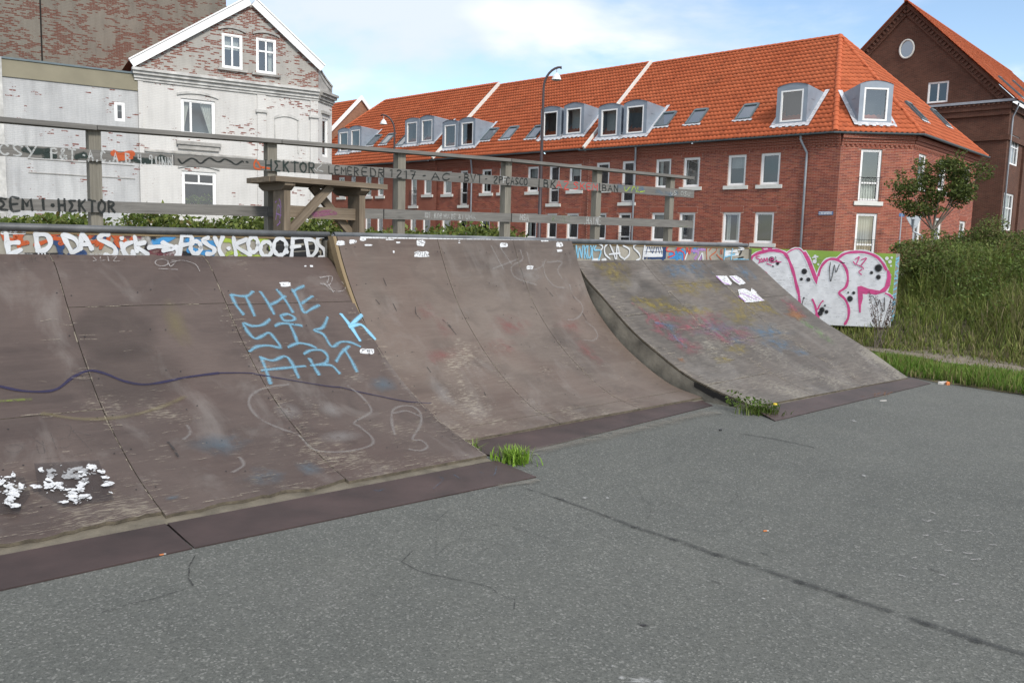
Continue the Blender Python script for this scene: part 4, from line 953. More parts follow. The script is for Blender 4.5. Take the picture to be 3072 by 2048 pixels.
# screws
def screws(surf, parent, us, b0, b1, step=0.31):
    m = Marks(surf, THK + 0.0011)
    for u in us:
        b = b0 + 0.1
        while b < b1:
            for d in (-0.05, 0.05): m.blob2((u + d + random.uniform(-.01, .01), b + random.uniform(-.03, .03)), 0.0058, 0.0058, 0, 7)
            b += step
    for i in range(len(m.ac)): m.ac[i] = 0
    m.build('screw_head', 'p_black', parent)
screws(RL, rampL, (0.4, 1.0, 1.62, 2.2, 2.83, 3.4, 3.95), 0.3, lenL, 0.42); screws(RM, rampM, (4.2, 5.36, 6.0, 6.55, 7.5), 0.4, RM.len, 0.42)
def scuffs(surf, parent, seams, n, b0, b1, w=0.005):
    """short light scratches fraying out from the sheet joints, and loose ones between"""
    m = Marks(surf, THK + 0.0014)
    for k in range(n):
        u = random.choice(seams) + random.uniform(-.01, .01) if k % 3 else random.uniform(surf.uL + .1, surf.uR - .1)
        b = b0 + (b1 - b0) * random.random() ** 1.2; l = random.uniform(.02, .13) * random.choice((-1, 1)); m.ribbon2([(u, b), (u + l * .5, b + random.uniform(-.008, .008)), (u + l, b + random.uniform(-.012, .012))], w * random.uniform(.5, 1.6), False)
    m.build('scrape_mark', 'p_wooditch', parent)
scuffs(RL, rampL, (1.62, 2.83, 2.83, 4.0), 330, 0.15, 2.3); scuffs(RM, rampM, (5.36, 6.55, 5.36), 200, 0.1, 1.3); scuffs(RR_, rampR, (8.93, 10.15, 7.8), 300, 0.1, 2.4, 0.008)
# stickers on the middle and left ramps
def sticker(surf, parent, x, y, w, h, tr, off):
    m = Marks(surf, THK + off)
    x0, y0 = tr[0] + x / tr[2], tr[1] + y / tr[2]; w /= 2 * tr[2]; h /= 2 * tr[2]
    P = [(x0 + w * (math.cos(t) * 1.25 if abs(math.cos(t)) < .8 else math.copysign(1, math.cos(t))) * random.uniform(.8, 1.08), y0 + h * math.copysign(min(1, abs(math.sin(t)) * 1.35), math.sin(t)) * random.uniform(.75, 1.1)) for t in np.linspace(0, 2 * math.pi, 13)[:-1]]
    m.poly(P); return m.build('sticker', 'p_sticker', parent)
for q in ((180, 112, 80, 8), (155, 162, 62, 34), (235, 152, 52, 28), (305, 130, 42, 36), (395, 124, 82, 8), (340, 175, 54, 12), (485, 138, 58, 8), (540, 157, 28, 13), (690, 160, 58, 44), (700, 237, 98, 46), (510, 220, 12, 18), (950, 158, 14, 7), (1250, 173, 54, 30), (1425, 325, 48, 27), (1525, 145, 52, 10), (1625, 170, 44, 34), (1625, 210, 38, 18), (950, 145, 12, 5)):
    sticker(RM, rampM, *q, ZM, 0.0018)
sticker(RL, rampL, 335, 893, 108, 38, ZM, 0.0018); sticker(RL, rampL, 1960, 500, 80, 34, ZA, 0.0018); sticker(RL, rampL, 2100, 376, 18, 9, ZA, 0.0018); sticker(RL, rampL, 2142, 376, 22, 13, ZA, 0.0018)
rm(RM, rampM, 'p_black', [[(655, 228), (690, 222), (680, 250)], [(700, 222), (702, 252)], [(715, 252), (720, 224), (735, 250)], [(675, 148), (710, 160)], [(1240, 165), (1262, 178)], [(1412, 322), (1438, 324)]], 0.006, 'sticker_print', 0.0028, ZM)
rm(RL, rampL, 'p_black', [[(300, 890), (330, 880), (340, 900)], [(345, 882), (352, 905)], [(360, 884), (372, 904)]], 0.006, 'sticker_print', 0.0028, ZM)
rm(RM, rampM, 'p_chalk', [[(1165, 180), (1200, 250), (1245, 330)], [(1225, 190), (1260, 240), (1300, 300)], [(1175, 335), (1260, 300), (1340, 270)], [(1360, 210), (1375, 270), (1310, 310), (1300, 350), (1340, 400), (1465, 440)], [(1405, 225), (1440, 330), (1500, 320), (1530, 270)], [(1510, 290), (1530, 380), (1590, 450), (1655, 460)], [(1540, 290), (1640, 285), (1610, 340), (1640, 400)], [(1690, 440), (1700, 470)],
   [(1720, 520), (1770, 570), (1780, 620), (1740, 670), (1680, 680)], [(1800, 690), (1860, 740), (1880, 790), (1850, 820), (1790, 815)]], 0.030, 'chalk_tag', 0.0034, ZM)
m = Marks(RM, THK + 0.004)
for x, y, a, b in ((840, 1180, 70, 110), (1420, 380, 100, 60)): m.blob(950 + x / 2.24, 660 + y / 2.24, a / 2.24, b / 2.24, 0.1)
m.build('chalk_smear', 'p_chalk', rampM)
m = Marks(RM, THK + 0.0046)
for x, y, a, b in ((740, 620, 75, 55), (850, 740, 60, 90), (850, 910, 170, 45), (1300, 720, 140, 70), (1700, 720, 110, 40), (1250, 870, 120, 60), (1810, 890, 60, 110), (800, 960, 60, 30), (1160, 850, 14, 20)): m.blob(950 + x / 2.24, 660 + y / 2.24, a / 2.24, b / 2.24, 0.25)
m.build('faded_paint', 'p_fadered', rampM)
rm(RM, rampM, 'p_crack', [[(390, 545), (415, 575)], [(505, 570), (530, 620)], [(440, 400), (460, 450)], [(655, 595), (660, 640), (690, 675)], [(840, 680), (880, 720), (930, 780)], [(870, 700), (910, 745)], [(1530, 460), (1580, 520)], [(1700, 495), (1735, 550)], [(1780, 635), (1805, 680)], [(1705, 605), (1725, 612)], [(735, 1000), (760, 1035)], [(985, 668), (1000, 672)], [(1430, 590), (1455, 605)], [(1285, 860), (1305, 865)], [(1120, 1170), (1130, 1195)], [(625, 900), (645, 897)]], 0.013, 'scrape_mark', 0.0052, ZM)
rm(RL, rampL, 'p_crack', [[(985, 365), (1010, 395), (1045, 450)]], 0.022, 'scrape_mark', 0.0105, ZC)
# faded paint on the right ramp
ZR = (2000, 820, 4.704); ZR2 = (1650, 660, 2.045)
def rblobs(mat, L, off, jag=0.35):
    m = Marks(RR_, THK + off)
    for x, y, a, b in L: m.blob(1650 + x / 2.045, 660 + y / 2.045, a / 2.045, b / 2.045, jag)
    m.build('faded_paint', mat, rampR)
rblobs('p_fadeyellow', [(350, 270, 130, 24), (540, 500, 60, 30), (640, 520, 150, 36), (760, 560, 140, 40), (830, 420, 120, 50), (960, 410, 100, 40), (1200, 520, 150, 50), (1160, 600, 110, 45), (900, 570, 120, 30), (1320, 540, 60, 50), (1150, 800, 90, 30), (1060, 870, 70, 20)], 0.002)
rblobs('p_fadeblue', [(840, 290, 150, 40), (760, 330, 80, 30), (1190, 330, 60, 40), (720, 660, 70, 24), (770, 730, 60, 30), (1010, 680, 160, 40), (1330, 690, 150, 40), (1390, 770, 110, 40), (1530, 820, 60, 20), (1150, 740, 120, 30)], 0.003)
rblobs('p_fadepink', [(640, 620, 60, 40), (720, 610, 100, 30), (980, 630, 160, 50), (860, 660, 120, 50), (700, 700, 70, 60), (820, 770, 90, 60), (1150, 700, 110, 50), (1040, 720, 120, 40), (1480, 540, 50, 50)], 0.004)
rblobs('p_fadegreen', [(1640, 690, 30, 50), (1690, 740, 20, 30), (1560, 640, 30, 30)], 0.005)
rblobs('p_rust', [(805, 872, 22, 16), (1500, 590, 60, 30)], 0.006)
rm(RR_, rampR, 'p_fadeblue', [[(640, 640), (700, 650), (745, 690), (770, 740), (830, 790)]], 0.06, 'faded_paint', 0.0068, ZR2)
rm(RR_, rampR, 'p_fadepink', [[(500, 520), (560, 560), (600, 600), (590, 640), (640, 665), (680, 660)]], 0.06, 'faded_paint', 0.0074, ZR2)
rm(RR_, rampR, 'p_wooditch', [ztr(*ZR, q) for q in ([(550, 1100), (700, 1085), (800, 1090)], [(560, 1160), (700, 1150)], [(580, 1210), (900, 1195)], [(700, 1270), (960, 1225)], [(130, 820), (440, 790)], [(750, 1020), (1100, 970)], [(660, 60), (900, 250)], [(880, 240), (1060, 440)], [(1170, 220), (1330, 400)], [(340, 620), (480, 780)])], 0.018, 'worn_joint', 0.008, None)
m = Marks(RR_, THK + 0.0086)
m.poly(ztr(*ZR, [(675, 55), (830, 58), (905, 160), (890, 185), (800, 180)])); m.poly(ztr(*ZR, [(860, 60), (960, 50), (1040, 95), (1100, 160), (1070, 175), (1010, 185), (930, 130)])); m.poly(ztr(*ZR, [(990, 250), (1080, 235), (1170, 280), (1260, 290), (1180, 225), (1300, 350), (1370, 405), (1190, 430), (1090, 430), (1010, 340)]))
m.build('sticker', 'p_sticker', rampR)
rm(RR_, rampR, 'p_scribble', [ztr(*ZR, q) for q in ([(1010, 310), (1100, 330), (1180, 320)], [(1060, 360), (1200, 380), (1280, 350)], [(1090, 400), (1250, 405), (1330, 390)], [(760, 80), (820, 140)], [(900, 80), (980, 150)], [(1020, 260), (1000, 310), (1160, 290)])], 0.02, 'sticker_print', 0.0095, None)
rm(RR_, rampR, 'p_violet', [ztr(*ZR, q) for q in ([(690, 65), (780, 150), (860, 175)], [(900, 70), (1000, 150)], [(1030, 300), (1150, 350), (1250, 400)], [(1200, 330), (1330, 400)], [(1000, 345), (1090, 415)])], 0.035, 'sticker_print', 0.0102, None)
# chalk on the steel plates
PLR = Plane(P3(7.4, 4.37, 0.010), UU, VV, ZZ)
m = Marks(PLR, 0.006)
for s in ([(1800, 1090), (1830, 1060), (1840, 1090)], [(1870, 1085), (1890, 1060), (1940, 1045), (1930, 1080), (1880, 1090)], [(1950, 1080), (2000, 1045), (1990, 1080)], [(2010, 1070), (2060, 1040), (2050, 1080), (2100, 1055)], [(1990, 1085), (2080, 1075)]): m.stroke(ztr(*ZR2, s), 0.02)
m.build('chalk_tag', 'p_rust', rampR)
m = Marks(PLR, 0.0075)
for s in ([(1490, 1130), (1520, 1118), (1540, 1130), (1510, 1138)], [(1500, 1125), (1570, 1128)], [(1420, 1148), (1460, 1140)], [(1290, 1168), (1320, 1166)]): m.stroke(ztr(*ZR2, s), 0.014)
m.build('chalk_tag', 'p_chalkw', rampR)
PLL = Plane(P3(1.6, 4.36, 0.012), UU, VV, ZZ)
m = Marks(PLL, 0.012)
for s in ([(1860, 690), (1960, 665), (2060, 650)], [(2060, 645), (2090, 660)], [(2170, 625), (2230, 640), (2270, 615)]): m.stroke(ztr(*ZC, s), 0.02)
m.stroke([(1300, 1470), (1330, 1440), (1290, 1430)], 0.012); m.stroke([(1380, 1440), (1340, 1410), (1400, 1415)], 0.012); m.stroke([(1440, 1420), (1480, 1430), (1490, 1400)], 0.012)
m.build('chalk_tag', 'p_fadeblue', rampL)

# ================================================================== FENCE on the deck
VF = 8.40
FB = Plane(P3(0, VF - 0.032, 0), UU, ZZ, -VV)
fence = thing('fence', P3(5.5, VF, zc(5)), 'weathered grey timber fence with graffiti boards behind the ramps', 'fence')
def fpt(px, py, v=VF - 0.032): p = at_plane(px, py, P3(0, v, 0), VV); q = uvz(p); return q[0], q[2]
def board(name, A, B, hA, hB, v, th, mat='wood_grey'):
    """A, B: (u, z) of the lower edge at both ends; real board of thickness th"""
    m = MB(); jit = random.random() * 9; n = 8
    for k in range(n):
        f0, f1 = k / n, (k + 1) / n
        u0, u1 = A[0] + (B[0] - A[0]) * f0, A[0] + (B[0] - A[0]) * f1; z0, z1 = A[1] + (B[1] - A[1]) * f0, A[1] + (B[1] - A[1]) * f1
        h0, h1 = hA + (hB - hA) * f0, hA + (hB - hA) * f1
        c = lambda u, z, d: P3(u, v + d, z)
        uv = lambda a, b, c0, c1: [(a + jit, c0), (b + jit, c0), (b + jit, c1), (a + jit, c1)]
        m.quad(c(u0, z0, 0), c(u1, z1, 0), c(u1, z1 + h1, 0), c(u0, z0 + h0, 0), uv(u0, u1, jit, jit + h0))
        m.quad(c(u0, z0, th), c(u1, z1, th), c(u1, z1 + h1, th), c(u0, z0 + h0, th), uv(u0, u1, jit, jit + h0))
        m.quad(c(u0, z0 + h0, 0), c(u1, z1 + h1, 0), c(u1, z1 + h1, th), c(u0, z0 + h0, th), uv(u0, u1, jit + .3, jit + .3 + th))
        m.quad(c(u0, z0, 0), c(u1, z1, 0), c(u1, z1, th), c(u0, z0, th), uv(u0, u1, jit + .6, jit + .6 + th))
        if k == 0: m.quad(c(u0, z0, 0), c(u0, z0, th), c(u0, z0 + h0, th), c(u0, z0 + h0, 0))
        if k == n - 1: m.quad(c(u1, z1, 0), c(u1, z1, th), c(u1, z1 + h1, th), c(u1, z1 + h1, 0))
    return m.build(name, mat, fence)
def span(px0, y0t, y0b, px1, y1t, y1b, name, th=0.032, gap=0.004, u_a=None):
    a = fpt(px0, y0b); at = fpt(px0, y0t); b = fpt(px1, y1b); bt = fpt(px1, y1t)
    return board(name, (a[0] + gap, a[1]), (b[0] - gap, b[1]), at[1] - a[1], bt[1] - b[1], VF - 0.032, th)
# top rail (laid flat), pieces meet on posts
def flat_rail(pxa, ya, pxb, yb, ta, tb):
    v0 = VF - 0.06; A = fpt(pxa, ya + ta, v0); B = fpt(pxb, yb + tb, v0)
    hA = fpt(pxa, ya, v0)[1] - A[1]; hB = fpt(pxb, yb, v0)[1] - B[1]
    return board('top_rail', A, B, max(0.03, hA), max(0.03, hB), v0, 0.15)
flat_rail(-150, 337, 291, 375, 15, 15); flat_rail(293, 375, 845, 418, 14, 12); flat_rail(847, 418, 1534, 476, 12, 9); flat_rail(1536, 476, 2083, 530, 9, 8)
bm = [span(-150, 423, 459, 519, 464, 496, 'fence_board'), span(522, 464, 496, 1150, 503, 533, 'fence_board'), span(1152, 503, 533, 1797, 549, 573, 'fence_board'), span(1799, 549, 573, 2082, 570, 594, 'fence_board')]
bb = [span(-150, 589, 626, 802, 619, 650, 'fence_board'), span(804, 619, 650, 1150, 627, 657, 'fence_board'), span(1152, 627, 657, 1533, 640, 666, 'fence_board'), span(1535, 640, 666, 2080, 662, 684, 'fence_board')]
for i, (pc, wpx, ytop) in enumerate(((290, 36, 384), (818, 33, 425), (1205, 32, 456), (1524, 28, 482), (1796, 25, 507), (2016, 28, 528), (-330, 40, 330))):
    v0 = VF; c = fpt(pc, 600, v0)[0]; zt = fpt(pc, ytop, v0)[1] - 0.004; z0 = zc(c) - 0.02
    m = MB(); w = 0.105; m.box(P3(c - w / 2, v0 + 0.001, z0), UU * w, VV * 0.10, ZZ * (zt - z0)); m.build('post', 'wood_post', fence)
    mm = Marks(FB, 0.0008)
    for pr in (0.03, -0.03):
        for (py) in (0,): pass
# lettering on the boards
def ft(parent, mat, items, w, off=0.002):
    m = Marks(FB, off)
    for txt, a, b, h in items: m.text(txt, a, b, h * 1.08, w * 1.3)
    return m.build('lettering', mat, parent)
def fs(parent, mat, strokes, w, off, tr):
    m = Marks(FB, off)
    for s in strokes: m.stroke(ztr(*tr, s), w)
    return m.build('lettering', mat, parent)
Z2 = (0, 420, 5.227)
fs(bm[0], 'p_greenblack', [[(380, 150), (600, 180), (780, 170)], [(700, 250), (850, 240)], [(1200, 260), (1330, 240)], [(2080, 300), (2250, 330), (2400, 330)], [(2500, 280), (2650, 330)]], 0.07, 0.0015, Z2)
fs(bm[0], 'p_orange', [[(1770, 200), (1900, 240), (2080, 210)], [(1850, 280), (2050, 270)]], 0.06, 0.0022, Z2)
ft(bm[0], 'p_wchalkrail', [('CSY', (-2, 464), (118, 474), 0.085), ('P&T', (152, 476), (235, 480), 0.085), ('-A.C.A.B.', (245, 480), (412, 492), 0.085)], 0.016, 0.003)
ft(bm[0], 'p_wchalkrail', [('4.9', (413, 491), (462, 494), 0.08), ('UNN', (468, 496), (520, 498), 0.07)], 0.012, 0.0036)
Z3 = (500, 250, 4.612)
fs(bm[1], 'p_blackw', [[(160, 1050), (210, 1110), (270, 1075), (340, 1040), (400, 1060), (470, 1110), (540, 1060), (600, 1035), (680, 1080), (740, 1085), (800, 1050), (880, 1080), (960, 1125), (1040, 1080), (1060, 1090)], [(1100, 1085), (1125, 1095)]], 0.020, 0.002, Z3)
fs(bm[1], 'p_orange', [[(1240, 1060), (1210, 1110), (1220, 1170), (1290, 1190)], [(1300, 1160), (1430, 1180)], [(1260, 1090), (1300, 1170)]], 0.022, 0.0026, Z3)
ft(bm[1], 'p_greenblack', [('HhKTOR', (795, 511), (950, 521), 0.10)], 0.018, 0.003)
fs(bm[1], 'p_wchalkrail', [[(2140, 1130), (2080, 1190), (2160, 1220)], [(2040, 1180), (2080, 1220)]], 0.012, 0.0034, Z3)
ft(bm[1], 'p_blackw', [('LEMER', (985, 520), (1080, 526), 0.075), ('EDR', (1085, 527), (1158, 533), 0.085)], 0.011, 0.0038)
ft(bm[2], 'p_blackw', [('1217', (1168, 531), (1252, 537), 0.085), ('-AC', (1262, 537), (1358, 541), 0.075), ('-BVT-', (1372, 543), (1470, 548), 0.085), ('2P', (1480, 549), (1512, 551), 0.08)], 0.014, 0.002)
ft(bm[2], 'p_wchalkrail', [('P', (1508, 550), (1526, 552), 0.08)], 0.012, 0.0024)
ft(bm[2], 'p_blackw', [('CASCO', (1518, 552), (1585, 556), 0.08), ('IBK', (1608, 560), (1672, 565), 0.09)], 0.014, 0.003)
ft(bm[2], 'p_red', [('AZ', (1668, 563), (1712, 567), 0.085), ('SKEM', (1720, 567), (1797, 572), 0.085)], 0.013, 0.0036)
ft(bm[3], 'p_blackw', [('BAN', (1806, 573), (1858, 576), 0.085)], 0.014, 0.002)
Zf = (1150, 420, 2.4758)
fs(bm[3], 'p_fadeblue', [[(1740, 340), (1850, 370), (1930, 360)], [(2030, 380), (2120, 400), (2180, 395)]], 0.10, 0.0026, Zf)
fs(bm[3], 'p_lime', [[(1790, 350), (1800, 380), (1830, 350)], [(1840, 380), (1860, 345), (1880, 385)], [(1890, 350), (1890, 385), (1940, 380)]], 0.02, 0.0032, Zf)
ft(bm[3], 'p_wchalkrail', [('WUS', (2000, 583), (2032, 585), 0.06), ('OSU', (2042, 586), (2072, 588), 0.06)], 0.010, 0.0038)
ft(bb[0], 'p_blackw', [('hEM', (-4, 630), (105, 631), 0.095), ('I', (118, 628), (150, 630), 0.085)], 0.020, 0.002)
fs(bb[0], 'p_blackw', [ell(825, 1025, 16, 16, 0, 340, 8), [(815, 1022), (835, 1028)]], 0.022, 0.0024, Z2)
ft(bb[0], 'p_blackw', [('HhKTOR', (175, 634), (352, 639), 0.10)], 0.019, 0.003)
ft(bb[2], 'p_wchalkrail', [('IDS.', (1273, 652), (1298, 653), 0.055), ('KOB', (1302, 654), (1328, 655), 0.055), ('HUIDE', (1331, 655), (1368, 656), 0.05), ('&', (1374, 656), (1384, 657), 0.05), ('FUMA', (1386, 657), (1428, 658), 0.05)], 0.007, 0.002)
ft(bb[3], 'p_wchalkrail', [('MSA', (1560, 660), (1588, 661), 0.07)], 0.010, 0.002)
ft(bb[3], 'p_fadegreen', [('ROZET', (1657, 664), (1714, 666), 0.075)], 0.013, 0.0026)
ft(bb[3], 'p_wchalkrail', [('.HAINE', (1750, 672), (1804, 674), 0.095)], 0.012, 0.0032)
fs(bb[3], 'p_fadegreen', [[(2190, 640), (2240, 645), (2260, 635)]], 0.02, 0.0036, Zf)

# ================================================================== low trestle table on the deck
tb = thing('trestle_table', P3(4.3, 8.0, zc(4.3)), 'low brown timber trestle table with crossed braces on the deck before the fence', 'table')
ZD = zc(4.3) - 0.02; ZT0 = 2.225
for k in range(5):
    m = MB(); v0 = 7.72 + k * 0.132; m.box(P3(3.70 + random.uniform(-.012, .012), v0, ZT0), UU * (1.27 + random.uniform(-.02, .02)), VV * 0.127, ZZ * 0.052); m.build('table_plank', 'wood_brown', tb)
for uc, g in ((3.86, 1), (4.72, 0)):   # two trestle legs
    m = MB(); m.box(P3(uc - 0.035, 7.80, ZD + 0.045), UU * 0.07, VV * 0.24, ZZ * (ZT0 - ZD - 0.12)); leg = m.build('leg', 'wood_brown', tb)
    m = MB(); z1, z2, z3 = ZT0 - 0.075, ZT0 - 0.03, ZT0      # bearer with canted ends
    prof = [(7.82, z1), (7.74, z2), (7.74, z3), (8.34, z3), (8.34, z2), (8.24, z1)]
    for a, b in zip(prof, prof[1:] + prof[:1]): m.quad(P3(uc - .055, *a), P3(uc - .055, *b), P3(uc + .055, *b), P3(uc + .055, *a))
    m.poly([P3(uc - .055, *a) for a in prof]); m.poly([P3(uc + .055, *a) for a in prof]); m.build('bearer', 'wood_brown', tb)
    m = MB(); m.box(P3(uc - 0.05, 7.76, ZD), UU * 0.10, VV * 0.5, ZZ * 0.045); m.build('foot_beam', 'wood_brown', tb)
    if g:
        SL = Plane(P3(uc - 0.035, 0, 0), VV, ZZ, -UU); k = Marks(SL, 0.002)
        for s in ([(7.98, 1.86), (7.93, 2.0), (7.87, 1.95), (7.9, 1.83)], [(7.99, 2.03), (7.9, 2.06), (7.86, 1.98)], [(7.97, 1.92), (7.86, 1.9)], [(7.95, 1.80), (7.88, 1.83)]): k.ribbon2(s, 0.018)
        k.build('graffiti', 'p_violet', leg)
        k = Marks(SL, 0.0028)
        for s in ([(7.96, 1.9), (7.92, 2.02), (7.9, 1.88)], [(7.97, 1.95), (7.87, 1.98)]): k.ribbon2(s, 0.009)
        k.build('graffiti', 'p_chalkw', leg)
m = MB(); m.box(P3(3.896, 7.88, 1.885), UU * 0.788, VV * 0.06, ZZ * 0.12); st = m.build('stretcher', 'wood_brown', tb)
SP_ = Plane(P3(0, 7.88, 0), UU, ZZ, -VV); k = Marks(SP_, 0.002)
for s in ([(4.18, 1.93), (4.3, 1.96), (4.42, 1.97)], [(4.2, 1.91), (4.32, 1.93), (4.45, 1.95)]): k.ribbon2(s, 0.04)
k.build('graffiti', 'p_magenta', st)
for a, b, v in (((3.90, ZD + 0.05), (4.36, ZT0 - 0.005), 7.815), ((4.68, ZD + 0.05), (4.22, ZT0 - 0.005), 7.945)):
    m = MB(); A = P3(a[0], v, a[1]); B = P3(b[0], v, b[1]); d = B - A; d /= np.linalg.norm(d); nn = np.cross(d, VV); m.box(A - nn * 0.04, B - A, VV * 0.055, nn * 0.08); m.build('brace', 'wood_brown', tb)

# ================================================================== painted wall right of the ramps
AL = R(36); WD = np.array([math.cos(AL), -math.sin(AL), 0]); WNn = np.array([-math.sin(AL), -math.cos(AL), 0])
WO = np.array([6.87, 15.2, 0.0]); GW = Plane(WO, WD, ZZ, WNn)
def gw(px, py): return GW.from_px(px, py)
ct = [gw(2190, 741), gw(2690, 761)]; cbm = [gw(2190, 962), gw(2672, 984)]
gwall = thing('graffiti_wall', GW.to3(ct[0][0] / 2, 0.3, 0), 'freestanding wall panel with big white and pink bubble letters on green', 'wall')
m = MB(); a = [GW.to3(ct[0][0], cbm[0][1]), GW.to3(0, cbm[1][1]), GW.to3(0, ct[1][1]), GW.to3(ct[0][0], ct[0][1])]
TK = 0.50; bk = [p - WNn * TK for p in a]
m.quad(*a); m.quad(a[3], a[2], bk[2], bk[3]); m.quad(a[0], a[1], bk[1], bk[0]); m.quad(a[0], a[3], bk[3], bk[0]); m.quad(*bk)
panel = m.build('panel', 'concrete', gwall)
m = MB(); m.quad(a[1] + WD * .004, bk[1] + WD * .004, bk[2] + WD * .004, a[2] + WD * .004); endf = m.build('end_face', 'concrete', gwall)
EP = Plane(a[1] + WD * .004, -WNn, ZZ, WD); k = Marks(EP, 0.003)
for i in range(16):
    z = 0.08 + i * 0.08; k.ribbon2([(0.03, z), (0.2, z + random.uniform(-.05, .05)), (0.42, z + random.uniform(-.04, .04))], 0.06)
k.build('graffiti', 'p_lblue', endf)
k = Marks(EP, 0.005)
for i in range(9):
    z = 0.15 + i * 0.13; k.ribbon2([(0.08, z), (0.22, z + random.uniform(-.08, .08)), (0.3, z + random.uniform(-.1, .1))], 0.03)
k.build('graffiti', 'p_chalkw', endf)
# legs under the panel, standing in the grass
for sx in (-0.25, -1.6):
    p = GW.to3(sx, 0) - WNn * 0.2; zt = float(cbm[1][1]) + 0.02; z0 = float(hmound(p[0], p[1])) - 0.05
    m = MB(); m.box(np.array([p[0], p[1], z0]), WD * 0.12, -WNn * 0.12, ZZ * (zt - z0)); m.build('support_post', 'concrete', gwall)
ZW = (2230, 720, 4.523)
k = Marks(GW, 0.003); k.poly([(2185, 742), (2689, 762), (2671, 983), (2185, 961)]); k.build('white_ground', 'p_letter', panel)
k = Marks(GW, 0.005)
k.poly(ztr(*ZW, [(-150, 108), (100, 110), (780, 130), (720, 125), (640, 145), (590, 182), (520, 142), (380, 130), (240, 152), (140, 200), (100, 240), (-150, 260)]))
k.poly(ztr(*ZW, [(790, 134), (1490, 162), (1380, 185), (1300, 232), (1260, 246), (1150, 262), (1080, 325), (1030, 430), (1000, 490), (900, 262), (850, 160)]))
k.poly(ztr(*ZW, [(1760, 172), (2076, 188), (2052, 470), (2030, 745), (1958, 722), (2000, 600), (2012, 470), (1962, 400), (1930, 305), (1860, 222)]))
k.build('green_ground', 'p_green', panel)
PK = [[(100, 330), (112, 240), (200, 182), (330, 150), (450, 142), (540, 168), (590, 215), (640, 320), (690, 470), (720, 600), (755, 740), (768, 915)], [(1020, 480), (1060, 362), (1140, 275), (1230, 258), (1330, 300), (1400, 400), (1420, 530), (1390, 640), (1300, 715), (1380, 800), (1430, 920), (1425, 1050), (1380, 1140)],
      [(1280, 255), (1360, 195), (1480, 165), (1650, 168), (1800, 222), (1890, 312), (1942, 405)], [(590, 185), (650, 140), (700, 122)], [(1930, 722), (1990, 750), (2025, 790)], [(940, 805), (975, 890), (1000, 1000)], [(1085, 822), (1050, 860), (1010, 940)], [(700, 118), (760, 120), (810, 165)]]
k = Marks(GW, 0.007)
for i, s in enumerate(PK): k.stroke(ztr(*ZW, s), 0.085 if i < 3 else 0.06)
k.poly(ztr(*ZW, [(775, 150), (850, 140), (915, 240), (1005, 480), (1045, 370), (1060, 400), (1000, 625), (945, 545), (845, 285)]))
k.build('white_halo', 'p_letter', panel)
k = Marks(GW, 0.009)
for i, s in enumerate(PK): k.stroke(ztr(*ZW, s), (0.060, 0.048, 0.048, 0.026, 0.036, 0.042, 0.028, 0.026)[i])
k.poly(ztr(*ZW, [(798, 162), (850, 156), (905, 250), (1003, 500), (1040, 400), (1020, 500), (998, 605), (960, 540), (865, 290)]))
k.poly(ztr(*ZW, [(1950, 402), (1985, 415), (2008, 490), (1990, 620), (1930, 702), (1800, 742), (1690, 722), (1625, 790), (1600, 880), (1595, 985), (1572, 980), (1562, 850), (1550, 632), (1600, 620), (1700, 660), (1850, 686), (1920, 630), (1952, 510)]))
k.poly(ztr(*ZW, [(980, 985), (1030, 980), (1035, 1050), (1055, 1128), (975, 1110)])); k.poly(ztr(*ZW, [(250, 105), (400, 108), (385, 140), (262, 150)])); k.poly(ztr(*ZW, [(232, 432), (290, 415), (325, 440), (360, 550), (290, 480)]))
k.build('pink_outline', 'p_pink', panel)
k = Marks(GW, 0.0105); k.poly(ztr(*ZW, [(272, 118), (330, 110), (334, 125), (290, 133)])); k.poly(ztr(*ZW, [(1622, 730), (1700, 742), (1625, 790)]))
for x, y, r in ((975, 225, 22), (970, 290, 30), (1020, 330, 16), (1950, 250, 26), (2015, 240, 16), (1992, 295, 26), (2005, 350, 14), (985, 215, 12)): k.blob(2230 + x / 4.523, 720 + y / 4.523, r / 4.523, r / 4.523)
for s in ([(940, 240), (1015, 225)], [(975, 205), (990, 260)]): k.stroke(ztr(*ZW, s), 0.025)
k.build('white_highlight', 'p_letter', panel)
k = Marks(GW, 0.0115)
for x, y, r in ((830, 425, 45), (790, 530, 25), (885, 535, 33), (385, 262, 44), (468, 318, 26), (405, 355, 14), (1835, 380, 60), (1835, 502, 38), (1742, 442, 26), (1450, 795, 46), (1500, 716, 26), (1425, 712, 15), (1070, 945, 42), (1048, 992, 40), (1132, 972, 30), (1110, 888, 16), (825, 785, 14), (718, 846, 14), (800, 882, 14)):
    k.blob(2230 + x / 4.523, 720 + y / 4.523, r / 4.523, r / 4.523)
for s in ([(1185, 300), (1172, 400), (1175, 500), (1187, 560), (1210, 480), (1238, 335), (1258, 440), (1305, 330)], [(1708, 772), (1760, 762), (1795, 830), (1820, 892), (1848, 810), (1870, 900), (1895, 965), (1918, 930), (1915, 780)], [(1320, 300), (1380, 312)], [(820, 790), (795, 880)], [(440, 225), (448, 290)]): k.stroke(ztr(*ZW, s), 0.016)
k.build('black_dot', 'p_black', panel)
k = Marks(GW, 0.0125)
for s in ([(225, 220), (180, 222), (178, 245), (220, 262), (222, 300), (208, 316)], [(250, 250), (228, 275), (245, 300), (262, 280), (250, 250)], [(275, 300), (285, 245), (305, 290), (325, 240), (335, 295)], [(365, 275), (410, 262), (395, 240), (365, 262), (380, 300), (425, 295), (460, 275)], [(430, 290), (515, 298)], [(320, 318), (390, 345)],
          [(1520, 262), (1575, 228), (1528, 330), (1495, 292)], [(1605, 268), (1675, 245), (1600, 345)], [(1535, 330), (1620, 370), (1630, 395)], [(1610, 400), (1570, 430), (1605, 470)]): k.stroke(ztr(*ZW, s), 0.020)
